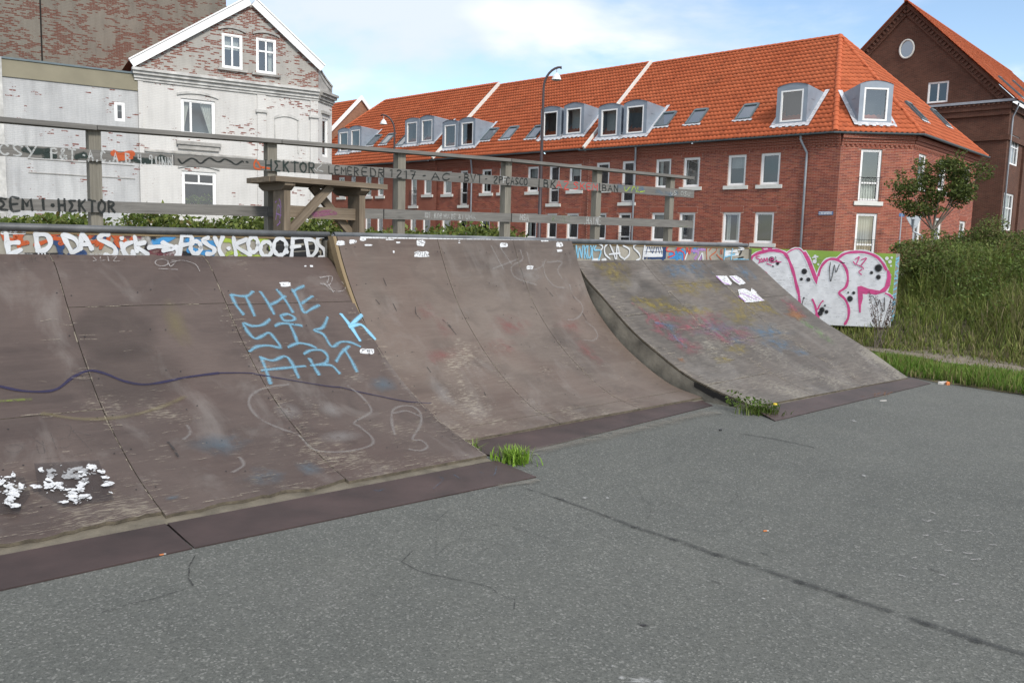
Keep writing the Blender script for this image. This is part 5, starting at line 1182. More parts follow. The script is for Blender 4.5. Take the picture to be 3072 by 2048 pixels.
k.build('pink_tag', 'p_pink', panel)
# fine horizontal cracks in the old paint
k = Marks(GW, 0.0132)
for i in range(420):
    a_ = random.uniform(-2.35, -0.06); b_ = random.uniform(float(cbm[1][1]) + .05, float(ct[1][1]) - .1); l = random.uniform(0.02, 0.12)
    k.ribbon2([(a_, b_), (a_ + l / 2, b_ + random.uniform(-.006, .006)), (a_ + l, b_ + random.uniform(-.008, .008))], random.uniform(0.003, 0.007), False)
k.build('paint_crack', 'p_cracks', panel)

# ================================================================== BUILDINGS
class Frame:
    """facade frame: s along the wall, d outwards from it, z up"""
    def __init__(s, o, ex, n): s.o = np.array([o[0], o[1], 0.0]); s.ex = np.array([ex[0], ex[1], 0.0]); s.n = np.array([n[0], n[1], 0.0])
    def P(s, a, d, z): return s.o + s.ex * a + s.n * d + ZZ * z
    def px(s, px, py, d=0.0): p = at_plane(px, py, s.o + s.n * d, s.n) - s.o; return float(p @ s.ex), float(p[2])
def fbox(m, fr, s0, s1, d0, d1, z0, z1): m.box(fr.P(s0, d0, z0), fr.ex * (s1 - s0), fr.n * (d1 - d0), ZZ * (z1 - z0))
def uvbox(m, fr, s0, s1, d0, d1, z0, z1):
    """box with brick-true UV on its faces"""
    P = fr.P
    m.quad(P(s0, d1, z0), P(s1, d1, z0), P(s1, d1, z1), P(s0, d1, z1), [(s0, z0), (s1, z0), (s1, z1), (s0, z1)])
    m.quad(P(s0, d0, z1), P(s1, d0, z1), P(s1, d1, z1), P(s0, d1, z1), [(s0, 0), (s1, 0), (s1, d1 - d0), (s0, d1 - d0)])
    m.quad(P(s0, d0, z0), P(s1, d0, z0), P(s1, d1, z0), P(s0, d1, z0), [(s0, 0), (s1, 0), (s1, d1 - d0), (s0, d1 - d0)])
    for s_ in (s0, s1): m.quad(P(s_, d0, z0), P(s_, d1, z0), P(s_, d1, z1), P(s_, d0, z1), [(d0, z0), (d1, z0), (d1, z1), (d0, z1)])
def wall(parent, fr, s0, s1, z0, z1, holes, mat, depth=0.13, name='wall', top=None):
    """wall face with real openings and reveals; top: optional function s -> z limiting the upper edge (gable)"""
    m = MB(); S = sorted(set([s0, s1] + [h[0] for h in holes] + [h[1] for h in holes])); Zs = sorted(set([z0, z1] + [h[2] for h in holes] + [h[3] for h in holes]))
    for a, b in zip(S[:-1], S[1:]):
        for c, d in zip(Zs[:-1], Zs[1:]):
            if any(h[0] <= a + 1e-6 and b <= h[1] + 1e-6 and h[2] <= c + 1e-6 and d <= h[3] + 1e-6 for h in holes): continue
            m.quad(fr.P(a, 0, c), fr.P(b, 0, c), fr.P(b, 0, d), fr.P(a, 0, d), [(a, c), (b, c), (b, d), (a, d)])
    for h in holes:
        a, b, c, d = h[:4]
        m.quad(fr.P(a, 0, c), fr.P(a, -depth, c), fr.P(a, -depth, d), fr.P(a, 0, d), [(0, c), (depth, c), (depth, d), (0, d)])
        m.quad(fr.P(b, 0, c), fr.P(b, -depth, c), fr.P(b, -depth, d), fr.P(b, 0, d), [(0, c), (depth, c), (depth, d), (0, d)])
        m.quad(fr.P(a, 0, d), fr.P(b, 0, d), fr.P(b, -depth, d), fr.P(a, -depth, d), [(a, 0), (b, 0), (b, depth), (a, depth)])
        m.quad(fr.P(a, 0, c), fr.P(b, 0, c), fr.P(b, -depth, c), fr.P(a, -depth, c), [(a, 0), (b, 0), (b, depth), (a, depth)])
    return m.build(name, mat, parent)
def window(parent, fr, s0, s1, z0, z1, sill=True, kind='one', curtain=None, lintel=None, rail=False, inset=0.07, fw=0.075, dark='interior', tilt=False):
    f = MB(); d0, d1 = -inset - 0.05, -inset + 0.02
    fbox(f, fr, s0, s0 + fw, d0, d1, z0, z1); fbox(f, fr, s1 - fw, s1, d0, d1, z0, z1); fbox(f, fr, s0 + fw, s1 - fw, d0, d1 - .001, z1 - fw, z1); fbox(f, fr, s0 + fw, s1 - fw, d0, d1 - .001, z0, z0 + fw)
    a, b, c, d = s0 + fw, s1 - fw, z0 + fw, z1 - fw; e0, e1 = d0 + .005, d1 - .018; g = 0.035
    def bar(p, q, r, t): fbox(f, fr, p, q, e0, e1, r, t)
    if kind == 'french': bar(a, b, z0 + (z1 - z0) * 0.34, z0 + (z1 - z0) * 0.34 + 0.07)
    if kind in ('cross', 'tee'):
        mid = (a + b) / 2; tr = c + (d - c) * (0.62 if kind == 'cross' else 0.72)
        bar(a, b, tr, tr + 0.07); bar(mid - .035, mid + .035, c if kind == 'cross' else tr + 0.07, tr if kind == 'cross' else d)
        if kind == 'cross': bar(mid - .035, mid + .035, tr + .07, d)
    if kind == 'double': bar((a + b) / 2 - .04, (a + b) / 2 + .04, c, d)
    if kind == 'side': bar(a + (b - a) * 0.22, a + (b - a) * 0.22 + 0.085, c, d)
    if kind == 'bars':
        for k in (1, 2): bar(a + (b - a) * k / 3 - .02, a + (b - a) * k / 3 + .02, c, d)
        bar(a, b, c + (d - c) * .6, c + (d - c) * .6 + .06)
    for k in ((a, a + g, c, d), (b - g, b, c, d)): bar(*k)
    bar(a + g, b - g, c, c + g); bar(a + g, b - g, d - g, d)
    w = f.build('window', 'white_paint', parent)
    m = MB(); m.quad(fr.P(a, d0 + .012, c), fr.P(b, d0 + .012, c), fr.P(b, d0 + .012, d), fr.P(a, d0 + .012, d)); m.build('pane', 'glass', w)
    if tilt:      # sash leaning inwards at the top
        m = MB()
        for (p, q) in ((a + .03, a + .10), (b - .07, b - .02)):
            v = [fr.P(p, d0 - .005, c), fr.P(q, d0 - .005, c), fr.P(q, d0 - .14, d - .03), fr.P(p, d0 - .14, d - .03)]; m.quad(*v)
        m.build('tilted_sash', 'white_paint', w)
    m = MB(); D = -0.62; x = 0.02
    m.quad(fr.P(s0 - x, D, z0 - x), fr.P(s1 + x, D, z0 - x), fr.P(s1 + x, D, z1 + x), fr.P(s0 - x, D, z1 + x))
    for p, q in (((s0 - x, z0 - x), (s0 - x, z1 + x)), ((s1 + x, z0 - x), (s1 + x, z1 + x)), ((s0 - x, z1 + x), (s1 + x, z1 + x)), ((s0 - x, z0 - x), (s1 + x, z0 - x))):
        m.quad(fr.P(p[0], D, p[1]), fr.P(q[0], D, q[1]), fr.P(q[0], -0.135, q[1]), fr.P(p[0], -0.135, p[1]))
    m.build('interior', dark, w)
    if curtain:
        cm = 'curtain' if 'w' in curtain else 'curtain_grey'
        def cloth(u0, u1, zb, zt, bot0=None):
            n = max(6, int((u1 - u0) / 0.035)); m = MB()
            for k in range(n):
                p, q = u0 + (u1 - u0) * k / n, u0 + (u1 - u0) * (k + 1) / n
                dp, dq = -0.24 + 0.025 * math.sin(k * 1.9), -0.24 + 0.025 * math.sin((k + 1) * 1.9)
                if bot0 is not None: p2, q2 = bot0[0] + (bot0[1] - bot0[0]) * k / n, bot0[0] + (bot0[1] - bot0[0]) * (k + 1) / n
                else: p2, q2 = p, q
                m.quad(fr.P(p2, dp, zb), fr.P(q2, dq, zb), fr.P(q, dq, zt), fr.P(p, dp, zt))
            m.build('curtain', cm, w, smooth=True)
        W_ = b - a; H_ = d - c
        if 'f' in curtain: cloth(a, b, c, d)
        if 'b' in curtain: cloth(a, b, d - H_ * 0.42, d)
        if 'l' in curtain: cloth(a, a + W_ * .3, c, d)
        if 'r' in curtain: cloth(b - W_ * .3, b, c, d)
        if 'd' in curtain: cloth(a, a + W_ * .24, c + H_ * .15, d, (a, a + W_ * .05)); cloth(b - W_ * .42, b, c, d, (b - W_ * .08, b))
        if 'c' in curtain: cloth(a, b, c, c + H_ * .3)
    if sill:
        m = MB(); fbox(m, fr, s0 - 0.17, s1 + 0.17, -0.06, 0.075, z0 - 0.17, z0 - 0.004); m.build('sill', 'sill_stone', w)
    if lintel:
        m = MB(); n = max(6, int((s1 - s0 + 0.26) / 0.075)); st = (s1 - s0 + 0.24) / n; x0 = s0 - 0.12
        lp = MB(); lp.quad(fr.P(x0, 0.004, z1 + .002), fr.P(x0 + n * st, 0.004, z1 + .002), fr.P(x0 + n * st, 0.004, z1 + .285), fr.P(x0, 0.004, z1 + .285)); L = lp.build('lintel', 'mortar', w)
        for k in range(n):
            p = x0 + k * st + 0.006; q = p + st - 0.012; mm = BRK
            o = put('brick', mm, w, Matrix(((fr.ex[0] * (q - p), fr.n[0], 0, 0), (fr.ex[1] * (q - p), fr.n[1], 0, 0), (0, 0, 1, 0), (0, 0, 0, 1))))
            pos = fr.P(p, 0.002, z1 + 0.010); o.matrix_basis = Matrix.Translation(Vector(pos)) @ o.matrix_basis
    if rail:
        m = MB(); zt = z0 + (z1 - z0) * 0.46; m.tube([fr.P(s0 - .05, .06, zt), fr.P(s1 + .05, .06, zt)], .012, 6); m.tube([fr.P(s0 - .05, .06, z0 + .04), fr.P(s1 + .05, .06, z0 + .04)], .010, 6)
        n = 9
        for k in range(n + 1): x = s0 - .05 + (s1 - s0 + .1) * k / n; m.tube([fr.P(x, .06, z0 + .04), fr.P(x, .06, zt)], .007, 5, False)
        m.build('railing', 'black_metal', w)
    return w
plain('mortar', (0.42, 0.26, 0.20), 0.9, 0.15, 6); plain('brick_piece', (0.275, 0.078, 0.047), 0.85, 0.2, 2.2)
def m_brickcol():
    t = NT('brick_col'); a = t.n('ShaderNodeAttribute', attribute_name='col', attribute_type='GEOMETRY'); v = t.coord('Object')
    c = t.mix(t.math('MULTIPLY', t.ramp(t.noise(v, 0.55, 6, 0.65), 0.42, 0.75), 0.30), a.outputs['Color'], (0.17, 0.052, 0.036))
    t.set(c, 0.85, spec=0.25); MATS['brick_col'] = t.m
m_brickcol()
BCOL = np.array([(0.215, 0.052, 0.031), (0.25, 0.066, 0.040), (0.285, 0.084, 0.050), (0.185, 0.044, 0.029), (0.235, 0.075, 0.042), (0.16, 0.045, 0.033)]) * 1.2
BV = np.array([(0, 0, 0), (1, 0, 0), (1, 0, 1), (0, 0, 1), (0, 1, 0), (1, 1, 0), (1, 1, 1), (0, 1, 1)], float); BF = np.array([(4, 5, 6, 7), (0, 1, 5, 4), (3, 2, 6, 7), (0, 3, 7, 4), (1, 2, 6, 5)])
BMES = []
for c_ in BCOL: BMES.append(fast_mesh('brick', BV, BF, 'brick_col', np.repeat(c_[None], 8, 0)))
def brick_skin(wallobj, fr, s0, s1, z0, z1, holes, near=0, t=0.004):
    """every brick of the facade as a piece proud of the mortar bed; the nearest ones are parts of their own"""
    L = []; k = 0; rh = 0.0667
    while z0 + (k + 1) * rh < z1 + .001:
        za, zb_ = z0 + k * rh + .008, z0 + (k + 1) * rh - .008; cuts = []
        for h in holes:
            if za < h[3] - .004 and zb_ > h[2] + .004: cuts.append((h[0], h[1]))
            if za < h[3] + .285 and zb_ > h[3]: cuts.append((h[0] - .125, h[1] + .125))
        x = s0 - (0.12 if k % 2 else 0.0)
        while x < s1:
            iv = [(max(x, s0) + .006, min(x + .24, s1) - .006)]
            for c in cuts:
                nv = []
                for a, b in iv:
                    if c[1] <= a or c[0] >= b: nv.append((a, b)); continue
                    if a < c[0]: nv.append((a, c[0] - .004))
                    if b > c[1]: nv.append((c[1] + .004, b))
                iv = nv
            L += [(a, b, za, zb_) for a, b in iv if b - a > .03]; x += .24
        k += 1
    L = np.array(L); n = len(L); org = fr.o + L[:, :1] * fr.ex + fr.n * .001 + L[:, 2:3] * ZZ
    order = np.argsort(((org + ZZ * 0 - EYEP) ** 2).sum(1)) if near else np.arange(n); ind, rest = order[:near], order[near:]
    for i in ind:
        w, h, o = L[i, 1] - L[i, 0], L[i, 3] - L[i, 2], org[i]
        put('brick', BMES[random.randrange(len(BMES))], wallobj, Matrix(((fr.ex[0] * w, fr.n[0] * t, 0, o[0]), (fr.ex[1] * w, fr.n[1] * t, 0, o[1]), (0, 0, h, o[2]), (0, 0, 0, 1))))
    w = (L[rest, 1] - L[rest, 0])[:, None, None]; h = (L[rest, 3] - L[rest, 2])[:, None, None]
    V = org[rest][:, None, :] + BV[None, :, :1] * w * fr.ex + BV[None, :, 1:2] * t * fr.n + BV[None, :, 2:] * h * ZZ
    Fq = (BF[None] + (np.arange(len(rest)) * 8)[:, None, None]).reshape(-1, 4); c = BCOL[RNG.integers(0, len(BCOL), len(rest))] * RNG.uniform(.85, 1.15, (len(rest), 1))
    o = put('bricks', fast_mesh('bricks', V.reshape(-1, 3), Fq, 'brick_col', np.repeat(c, 8, 0)), wallobj); o['kind'] = 'stuff'
def brick_mesh():
    m = MB(); m.box((0, 0, 0), (1, 0, 0), (0, 0.012, 0), (0, 0, 0.262)); return m.mesh('brick', 'brick_piece')
BRK = brick_mesh()

# ---- roof tiles
TW, TE, TLen = 0.215, 0.33, 0.385
def tile_arrays():
    n = 6; xs = np.linspace(0, TW * 1.02, n + 1); z = 0.016 * np.cos(2 * np.pi * xs / TW) + 0.018
    V = []; 
    for j, (y, dz) in enumerate(((0.0, 0.021), (TLen, 0.0))):
        for i in range(n + 1): V.append((xs[i], y + (0.018 * np.cos(2 * np.pi * xs[i] / TW) if j == 0 else 0), z[i] + dz))
    for i in range(n + 1): V.append((xs[i], 0.012 + 0.018 * np.cos(2 * np.pi * xs[i] / TW), z[i] + 0.004))
    Fq = []
    for i in range(n): Fq.append((i, i + 1, n + 2 + i, n + 1 + i)); Fq.append((2 * (n + 1) + i, 2 * (n + 1) + i + 1, i + 1, i))
    return np.array(V), np.array(Fq)
TV, TF = tile_arrays()
def tile_mesh():
    me = fast_mesh('roof_tile', TV, TF, 'roof_tile', smooth=True); add_uv(me, np.zeros((len(TF) * 4, 2)) + 0.3); return me
def inside(poly, x, y):
    r = False; n = len(poly)
    for i in range(n):
        x1, y1 = poly[i]; x2, y2 = poly[(i + 1) % n]
        if (y1 > y) != (y2 > y) and x < (x2 - x1) * (y - y1) / (y2 - y1) + x1: r = not r
    return r
TILE_MES = []
for q_ in (0, 0, .05, .12, .2, .3, .45):
    me_ = tile_mesh(); a_ = me_.attributes.new('tint', 'FLOAT', 'POINT'); a_.data.foreach_set('value', np.full(len(TV), q_, np.float32)); TILE_MES.append(me_)
def roof_plane(parent, corners, eave_a, eave_b, near=0, mat='roof_tile', holes=(), tiles=True, name='roof'):
    """corners: 3D polygon (world) of the plane; tiles run in courses up from the eave line a->b"""
    a, b = np.array(eave_a, float), np.array(eave_b, float); ex = (b - a) / np.linalg.norm(b - a)
    C3 = [np.array(c, float) for c in corners]
    top = max(C3, key=lambda p: np.linalg.norm((p - a) - ex * ((p - a) @ ex)))
    ey = (top - a) - ex * ((top - a) @ ex); ey /= np.linalg.norm(ey); ez = np.cross(ex, ey)
    if ez[2] < 0: ez = -ez
    m = MB(); m.poly([c - ez * 0.02 for c in C3], [((c - a) @ ex, (c - a) @ ey) for c in C3]); rf = m.build(name, 'roof_tile', parent)
    if not tiles: return rf, (a, ex, ey, ez)
    P2 = [((c - a) @ ex, (c - a) @ ey) for c in C3]; xmin, xmax = min(p[0] for p in P2), max(p[0] for p in P2); ymax = max(p[1] for p in P2)
    pos = []; j = 0
    while j * TE < ymax:
        y = j * TE - 0.03; x = xmin - (0.0 if j % 1 == 0 else TW / 2)
        while x < xmax:
            if inside(P2, x + TW / 2, y + TE * 0.5): pos.append((x, y))
            x += TW
        j += 1
    pos = np.array(pos); org = a + pos[:, :1] * ex + pos[:, 1:] * ey
    order = np.argsort(((org - EYEP) ** 2).sum(1)); nn = min(near, len(order)); ind, rest = order[:nn], order[nn:]
    M3 = np.stack([ex, ey, ez], 1)
    for i in ind:
        t = M3; o = org[i]; jz = random.uniform(-.004, .004)
        put('roof_tile', TILE_MES[random.randrange(len(TILE_MES))], rf, Matrix(((t[0, 0], t[0, 1], t[0, 2], o[0]), (t[1, 0], t[1, 1], t[1, 2], o[1]), (t[2, 0], t[2, 1], t[2, 2], o[2] + jz), (0, 0, 0, 1))))
    if len(rest):
        Vl = (TV @ M3.T)[None] + org[rest][:, None, :] + (RNG.uniform(-.004, .004, (len(rest), 1, 1)) * ez)
        Fl = (TF[None] + (np.arange(len(rest)) * len(TV))[:, None, None]).reshape(-1, 4)
        uvt = TV[:, :2][None] + pos[rest][:, None, :]
        me = fast_mesh('roof_tiles', Vl.reshape(-1, 3), Fl, 'roof_tile', smooth=True); add_uv(me, uvt.reshape(-1, 2)[Fl.ravel()])
        ta = me.attributes.new('tint', 'FLOAT', 'POINT'); ta.data.foreach_set('value', np.repeat(np.clip(RNG.normal(.08, .16, len(rest)), 0, .6), len(TV)).astype(np.float32))
        o = put('roof_tiles', me, rf); o['kind'] = 'stuff'
    return rf, (a, ex, ey, ez)
def ridge(parent, a, b, r=0.125, step=0.36):
    """overlapping half-round cap tiles from a to b, each its own piece"""
    a, b = np.array(a, float), np.array(b, float); L = np.linalg.norm(b - a); d = (b - a) / L; n = max(1, int(L / step)); st = L / n
    m = MB(); x = np.array([1.0, 0, 0])
    k = 8; r0, r1 = r, r * 0.86
    A = [(0, -r0 * math.cos(math.pi * i / k), r0 * math.sin(math.pi * i / k)) for i in range(k + 1)]; B = [(st * 1.06, -r1 * math.cos(math.pi * i / k), r1 * math.sin(math.pi * i / k)) for i in range(k + 1)]
    for i in range(k): m.quad(A[i], A[i + 1], B[i + 1], B[i], [(0, i * .04), (0, i * .04 + .04), (st, i * .04 + .04), (st, i * .04)])
    m.poly(A, [(0, 0)] * (k + 1)); me = m.mesh('ridge_tile', 'roof_tile', True)
    y = np.cross(ZZ, d); y /= np.linalg.norm(y); z = np.cross(d, y)
    for i in range(n):
        o = a + d * st * i - z * 0.03
        put('ridge_tile', me, parent, Matrix(((d[0], y[0], z[0], o[0]), (d[1], y[1], z[1], o[1]), (d[2], y[2], z[2], o[2]), (0, 0, 0, 1))))
def gutter(parent, pts, r=0.075):
    m = MB(); n = 8
    pts = [np.array(p, float) for p in pts]; rings = []
    for i, p in enumerate(pts):
        t = pts[min(i + 1, len(pts) - 1)] - pts[max(i - 1, 0)]; t[2] = 0; t /= np.linalg.norm(t); y = np.cross(ZZ, t)
        rings.append([p + y * r * math.cos(math.pi + math.pi * k / n) + ZZ * r * math.sin(math.pi + math.pi * k / n) for k in range(n + 1)])
    for a, b in zip(rings[:-1], rings[1:]):
        for k in range(n): m.quad(a[k], a[k + 1], b[k + 1], b[k])
    m.poly(rings[0]); m.poly(rings[-1]); return m.build('gutter', 'gutter_zinc', parent, smooth=False)
def downpipe(parent, fr, s, ztop, zb=0.0, d=0.09, ds=0.32):
    m = MB(); m.tube([fr.P(s, 0.36, ztop), fr.P(s, 0.35, ztop - .18), fr.P(s - ds * .15, 0.28, ztop - .35), fr.P(s - ds * .6, d, ztop - .75), fr.P(s - ds * .6, d, ztop - 1.0), fr.P(s - ds * .6, d, zb)], 0.048, 10); return m.build('downpipe', 'downpipe', parent, smooth=True)
def dormer(parent, plane, fr, c, w=1.42, h=1.82, tilt=False, curtain=None):
    """zinc dormer: c = point on the roof plane under the middle of its front; front parallel to fr"""
    a, ex, ey, ez = plane; hz = ZZ; along = fr.ex; out = fr.n
    slope = ey[2] / math.hypot(ey[0], ey[1])
    def Q(s, d, z): return c + along * s - out * d + ZZ * z        # d = depth behind the front
    arch = [(-w / 2 + w * k / 10, h - 0.14 + 0.14 * math.sin(math.pi * k / 10) ** 0.8) for k in range(11)]
    m = MB(); fb = 0.19; ow = w / 2 - fb; ot = h - 0.30; ob = 0.16
    # front with opening
    m.quad(Q(-w / 2, 0, -.05), Q(-ow, 0, -.05), Q(-ow, 0, h - .14), Q(-w / 2, 0, h - .14)); m.quad(Q(ow, 0, -.05), Q(w / 2, 0, -.05), Q(w / 2, 0, h - .14), Q(ow, 0, h - .14))
    m.quad(Q(-ow, 0, -.05), Q(ow, 0, -.05), Q(ow, 0, ob), Q(-ow, 0, ob)); m.quad(Q(-ow, 0, ot), Q(ow, 0, ot), Q(ow, 0, h - .14), Q(-ow, 0, h - .14))
    m.poly([Q(-w / 2, 0, h - .14)] + [Q(s, 0, z) for s, z in arch] )
    for s0 in (-ow, ow): m.quad(Q(s0, 0, ob), Q(s0, .1, ob), Q(s0, .1, ot), Q(s0, 0, ot))
    m.quad(Q(-ow, 0, ot), Q(ow, 0, ot), Q(ow, .1, ot), Q(-ow, .1, ot)); m.quad(Q(-ow, 0, ob), Q(ow, 0, ob), Q(ow, .1, ob), Q(-ow, .1, ob))
    # cheeks: down to the roof plane; top runs back with a slight fall
    back = (h - .14) / (slope + 0.06)
    for s in (-w / 2, w / 2):
        m.poly([Q(s, 0, -.05), Q(s, back, h - .14 - .06 * back), Q(s, 0, h - .14)])
        for zf in (0.35, 0.62):   # standing seams on the cheek
            zz_ = h * zf; e = s + math.copysign(0.012, s); bk = min(zz_ / slope, back) * 0.9; m.box(Q(s, 0.35 * bk, zz_), along * math.copysign(0.014, s), -out * (0.28 * bk), ZZ * 0.014)
    for (sa, za), (sb, zb) in zip(arch[:-1], arch[1:]):
        ba = za / (slope + .06) + .05; bb_ = zb / (slope + .06) + .05
        m.quad(Q(sa, -0.03, za), Q(sb, -0.03, zb), Q(sb, bb_, zb - .06 * bb_), Q(sa, ba, za - .06 * ba))
    D = m.build('dormer', 'zinc', parent)
    l = MB()      # lead flashing at the foot and up the sides
    for s in (-1, 1):
        x0, x1 = s * (w / 2 + .005), s * (w / 2 + 0.20); up = 0.075 / max(0.4, ez[2])
        l.quad(Q(x0, -.05, up - .05 * slope), Q(x1, -.05, up - .05 * slope), Q(x1, back + .05, (back + .05) * slope + up), Q(x0, back + .05, (back + .05) * slope + up))
    n = 12
    for k in range(n):
        s0, s1_ = -w / 2 - .2 + (w + .4) * k / n, -w / 2 - .2 + (w + .4) * (k + 1) / n; lo = 0.16 if k % 2 else 0.21
        up = 0.075 / max(0.4, ez[2]); l.quad(Q(s0, 0.0, up), Q(s1_, 0.0, up), Q(s1_, -lo, up - lo * slope), Q(s0, -lo, up - lo * slope))
    l.build('flashing', 'lead', D)
    ff = Frame((0, 0), along[:2], out[:2]); ff.o = np.array(c, float)
    window_sub(D, ff, -ow, ow, ob, ot, curtain)
    return D
def window_sub(parent, fr, s0, s1, z0, z1, curtain=None, inset=0.03, fw=0.07):
    """a plain window whose pieces hang directly from the given part"""
    f = MB(); d0, d1 = -inset - .05, -inset + .03
    fbox(f, fr, s0, s0 + fw, d0, d1, z0, z1); fbox(f, fr, s1 - fw, s1, d0, d1, z0, z1); fbox(f, fr, s0 + fw, s1 - fw, d0, d1 - .001, z1 - fw, z1); fbox(f, fr, s0 + fw, s1 - fw, d0, d1 - .001, z0, z0 + fw)
    f.build('window_frame', 'white_paint', parent)
    a, b, c, d = s0 + fw, s1 - fw, z0 + fw, z1 - fw
    m = MB(); m.quad(fr.P(a, d0 + .02, c), fr.P(b, d0 + .02, c), fr.P(b, d0 + .02, d), fr.P(a, d0 + .02, d)); m.build('pane', 'glass', parent)
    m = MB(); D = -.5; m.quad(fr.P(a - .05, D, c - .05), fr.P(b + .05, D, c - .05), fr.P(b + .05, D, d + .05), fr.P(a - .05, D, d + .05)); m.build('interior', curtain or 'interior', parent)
def skylight(parent, plane, c, w=0.78, l=1.18):
    a, ex, ey, ez = plane; m = MB(); o = c - ex * w / 2 - ey * l / 2 + ez * 0.03; t = 0.09; fwid = 0.07
    m.box(o, ex * fwid, ey * l, ez * t); m.box(o + ex * (w - fwid), ex * fwid, ey * l, ez * t); m.box(o + ex * fwid, ex * (w - 2 * fwid), ey * fwid, ez * (t - .002)); m.box(o + ex * fwid + ey * (l - .14), ex * (w - 2 * fwid), ey * .14, ez * (t + .02))
    s = m.build('skylight', 'gutter_zinc', parent)
    m = MB(); q = o + ez * (t - .03); m.quad(q + ex * fwid + ey * fwid, q + ex * (w - fwid) + ey * fwid, q + ex * (w - fwid) + ey * (l - .14), q + ex * fwid + ey * (l - .14)); m.build('pane', 'sky_glass', s)
    m = MB(); n = 8
    for k in range(n):
        x0, x1 = -.12 + (w + .24) * k / n, -.12 + (w + .24) * (k + 1) / n; lo = .10 if k % 2 else .15; m.quad(o + ex * x0 + ez * .045, o + ex * x1 + ez * .045, o + ex * x1 - ey * lo + ez * .04, o + ex * x0 - ey * lo + ez * .04)
    m.build('flashing', 'lead', s); return s
t = NT('sky_glass'); t.set((0.05, 0.06, 0.07), 0.04, spec=1.0); t.b.inputs['IOR'].default_value = 2.2; MATS['sky_glass'] = t.m
def on_plane(px, py, plane): return at_plane(px, py, plane[0], plane[3])

# ---- the red brick row: frame with the near corner as origin
r0 = ray(2512, 600); CB = (r0 / r0[1] * 36.0)[:2]; TB = R(137)
E1 = np.array([math.cos(TB), math.sin(TB)]); E2 = np.array([math.cos(TB - math.pi / 2), math.sin(TB - math.pi / 2)])
def PB(s, t, z): q = CB + E1 * s + E2 * t; return np.array([q[0], q[1], z])
FBm = Frame(CB, E1, -E2)
ZE, ZR_, TRG = 6.78, 12.15, 5.5
def wpx(x0, x1): a = FBm.px(x0, 520)[0]; b = FBm.px(x1, 520)[0]; return min(a, b), max(a, b)
UPZ, UPZ0, LOZ, LOZ0 = 6.07, 4.67, 3.45, 2.05
def corbel(parent, fr, s0, s1):
    m = MB(); uvbox(m, fr, s0, s1, 0, 0.05, 6.28, 6.40); uvbox(m, fr, s0, s1, 0, 0.10, 6.402, 6.52); uvbox(m, fr, s0, s1, 0, 0.17, 6.522, 6.70)
    x = s0 + .05
    while x < s1 - .1: uvbox(m, fr, x, x + .105, 0.0, 0.045, 6.20, 6.278); x += .21
    return m.build('corbel_course', 'brick_red', parent)
def row_section(parent, s0, s1, ups, los, dorm, sky_, near, t_off=0.0, ridge_s=None, poly=None, gut=None):
    fr = Frame(CB + E2 * t_off, E1, -E2); holes = []
    cur = [None, 'wl', 'gl', 'wb', None, 'gb', 'wr', 'wlr']
    W = []
    for i, (x0, x1, k) in enumerate(ups):
        a, b = wpx(x0, x1); z0 = UPZ0 if k != 'french' else 3.98; W.append((a, b, z0, UPZ, k, cur[(i * 3 + 1) % 8], i))
    for i, (x0, x1, k) in enumerate(los):
        a, b = wpx(x0, x1); z0 = LOZ0 if k != 'french' else 1.55; W.append((a, b, z0, LOZ, k, cur[(i * 5 + 3) % 8], i + 3))
    wo_ = wall(parent, fr, s0, s1, 0, 6.30, [w[:4] for w in W], 'mortar' if s0 < 20 else 'brick_red')
    if s0 < 20: brick_skin(wo_, fr, max(s0, 0.0), s1, 1.0, 6.27, [w[:4] for w in W], near)
    for a, b, z0, z1, k, c, i in W:
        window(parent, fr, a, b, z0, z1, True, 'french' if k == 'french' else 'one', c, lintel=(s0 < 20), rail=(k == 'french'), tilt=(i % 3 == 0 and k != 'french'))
    corbel(parent, fr, s0, s1)
    return fr
rowA = thing('brick_house', PB(6, 5.5, 0), 'red brick end house with chamfered corner and hipped orange tile roof', 'house', 'red brick row houses')
rowB = thing('brick_house', PB(19.5, 5.5, 0), 'middle red brick row house between two white roof verges behind the lamp', 'house', 'red brick row houses')
rowC = thing('brick_house', PB(33, 5.5, 0), 'far red brick row house with hipped roof end beside the white house', 'house', 'red brick row houses')
# section A (near, with the corner)
upA = [(1789, 1828, 'one'), (1866.5, 1903, 'french'), (1967, 2012, 'one'), (2050, 2098, 'one'), (2183, 2236.5, 'one'), (2281, 2338.5, 'one')]
loA = [(1788, 1824, 'one'), (1862, 1899, 'french'), (1962, 2007, 'one'), (2045, 2092, 'one'), (2176, 2229, 'one'), (2273, 2330, 'one')]
frA = row_section(rowA, 0.0, 13.48, upA, loA, None, None, 170)
# chamfer and right-hand facade
CH = 2.19
fch = Frame(CB + (-E1 * CH + E2 * CH), (E1 - E2) / math.sqrt(2), (-E1 - E2) / math.sqrt(2)); Lch = CH * math.sqrt(2)
w0 = fch.px(2573, 600)[0]; w1 = fch.px(2636, 600)[0]; w0, w1 = min(w0, w1), max(w0, w1)
wo_ = wall(rowA, fch, 0, Lch, 0, 6.30, [(w0, w1, 3.92, 6.10), (w0, w1, 1.35, 3.42)], 'mortar'); brick_skin(wo_, fch, 0, Lch, 1.0, 6.27, [(w0, w1, 3.92, 6.10), (w0, w1, 1.35, 3.42)], 100)
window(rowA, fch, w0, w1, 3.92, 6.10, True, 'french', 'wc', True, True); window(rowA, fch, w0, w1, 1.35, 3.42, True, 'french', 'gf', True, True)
corbel(rowA, fch, 0, Lch)
frs = Frame(CB - E1 * CH + E2 * CH, E2, -E1); LR = 11.73 - CH
hw = []
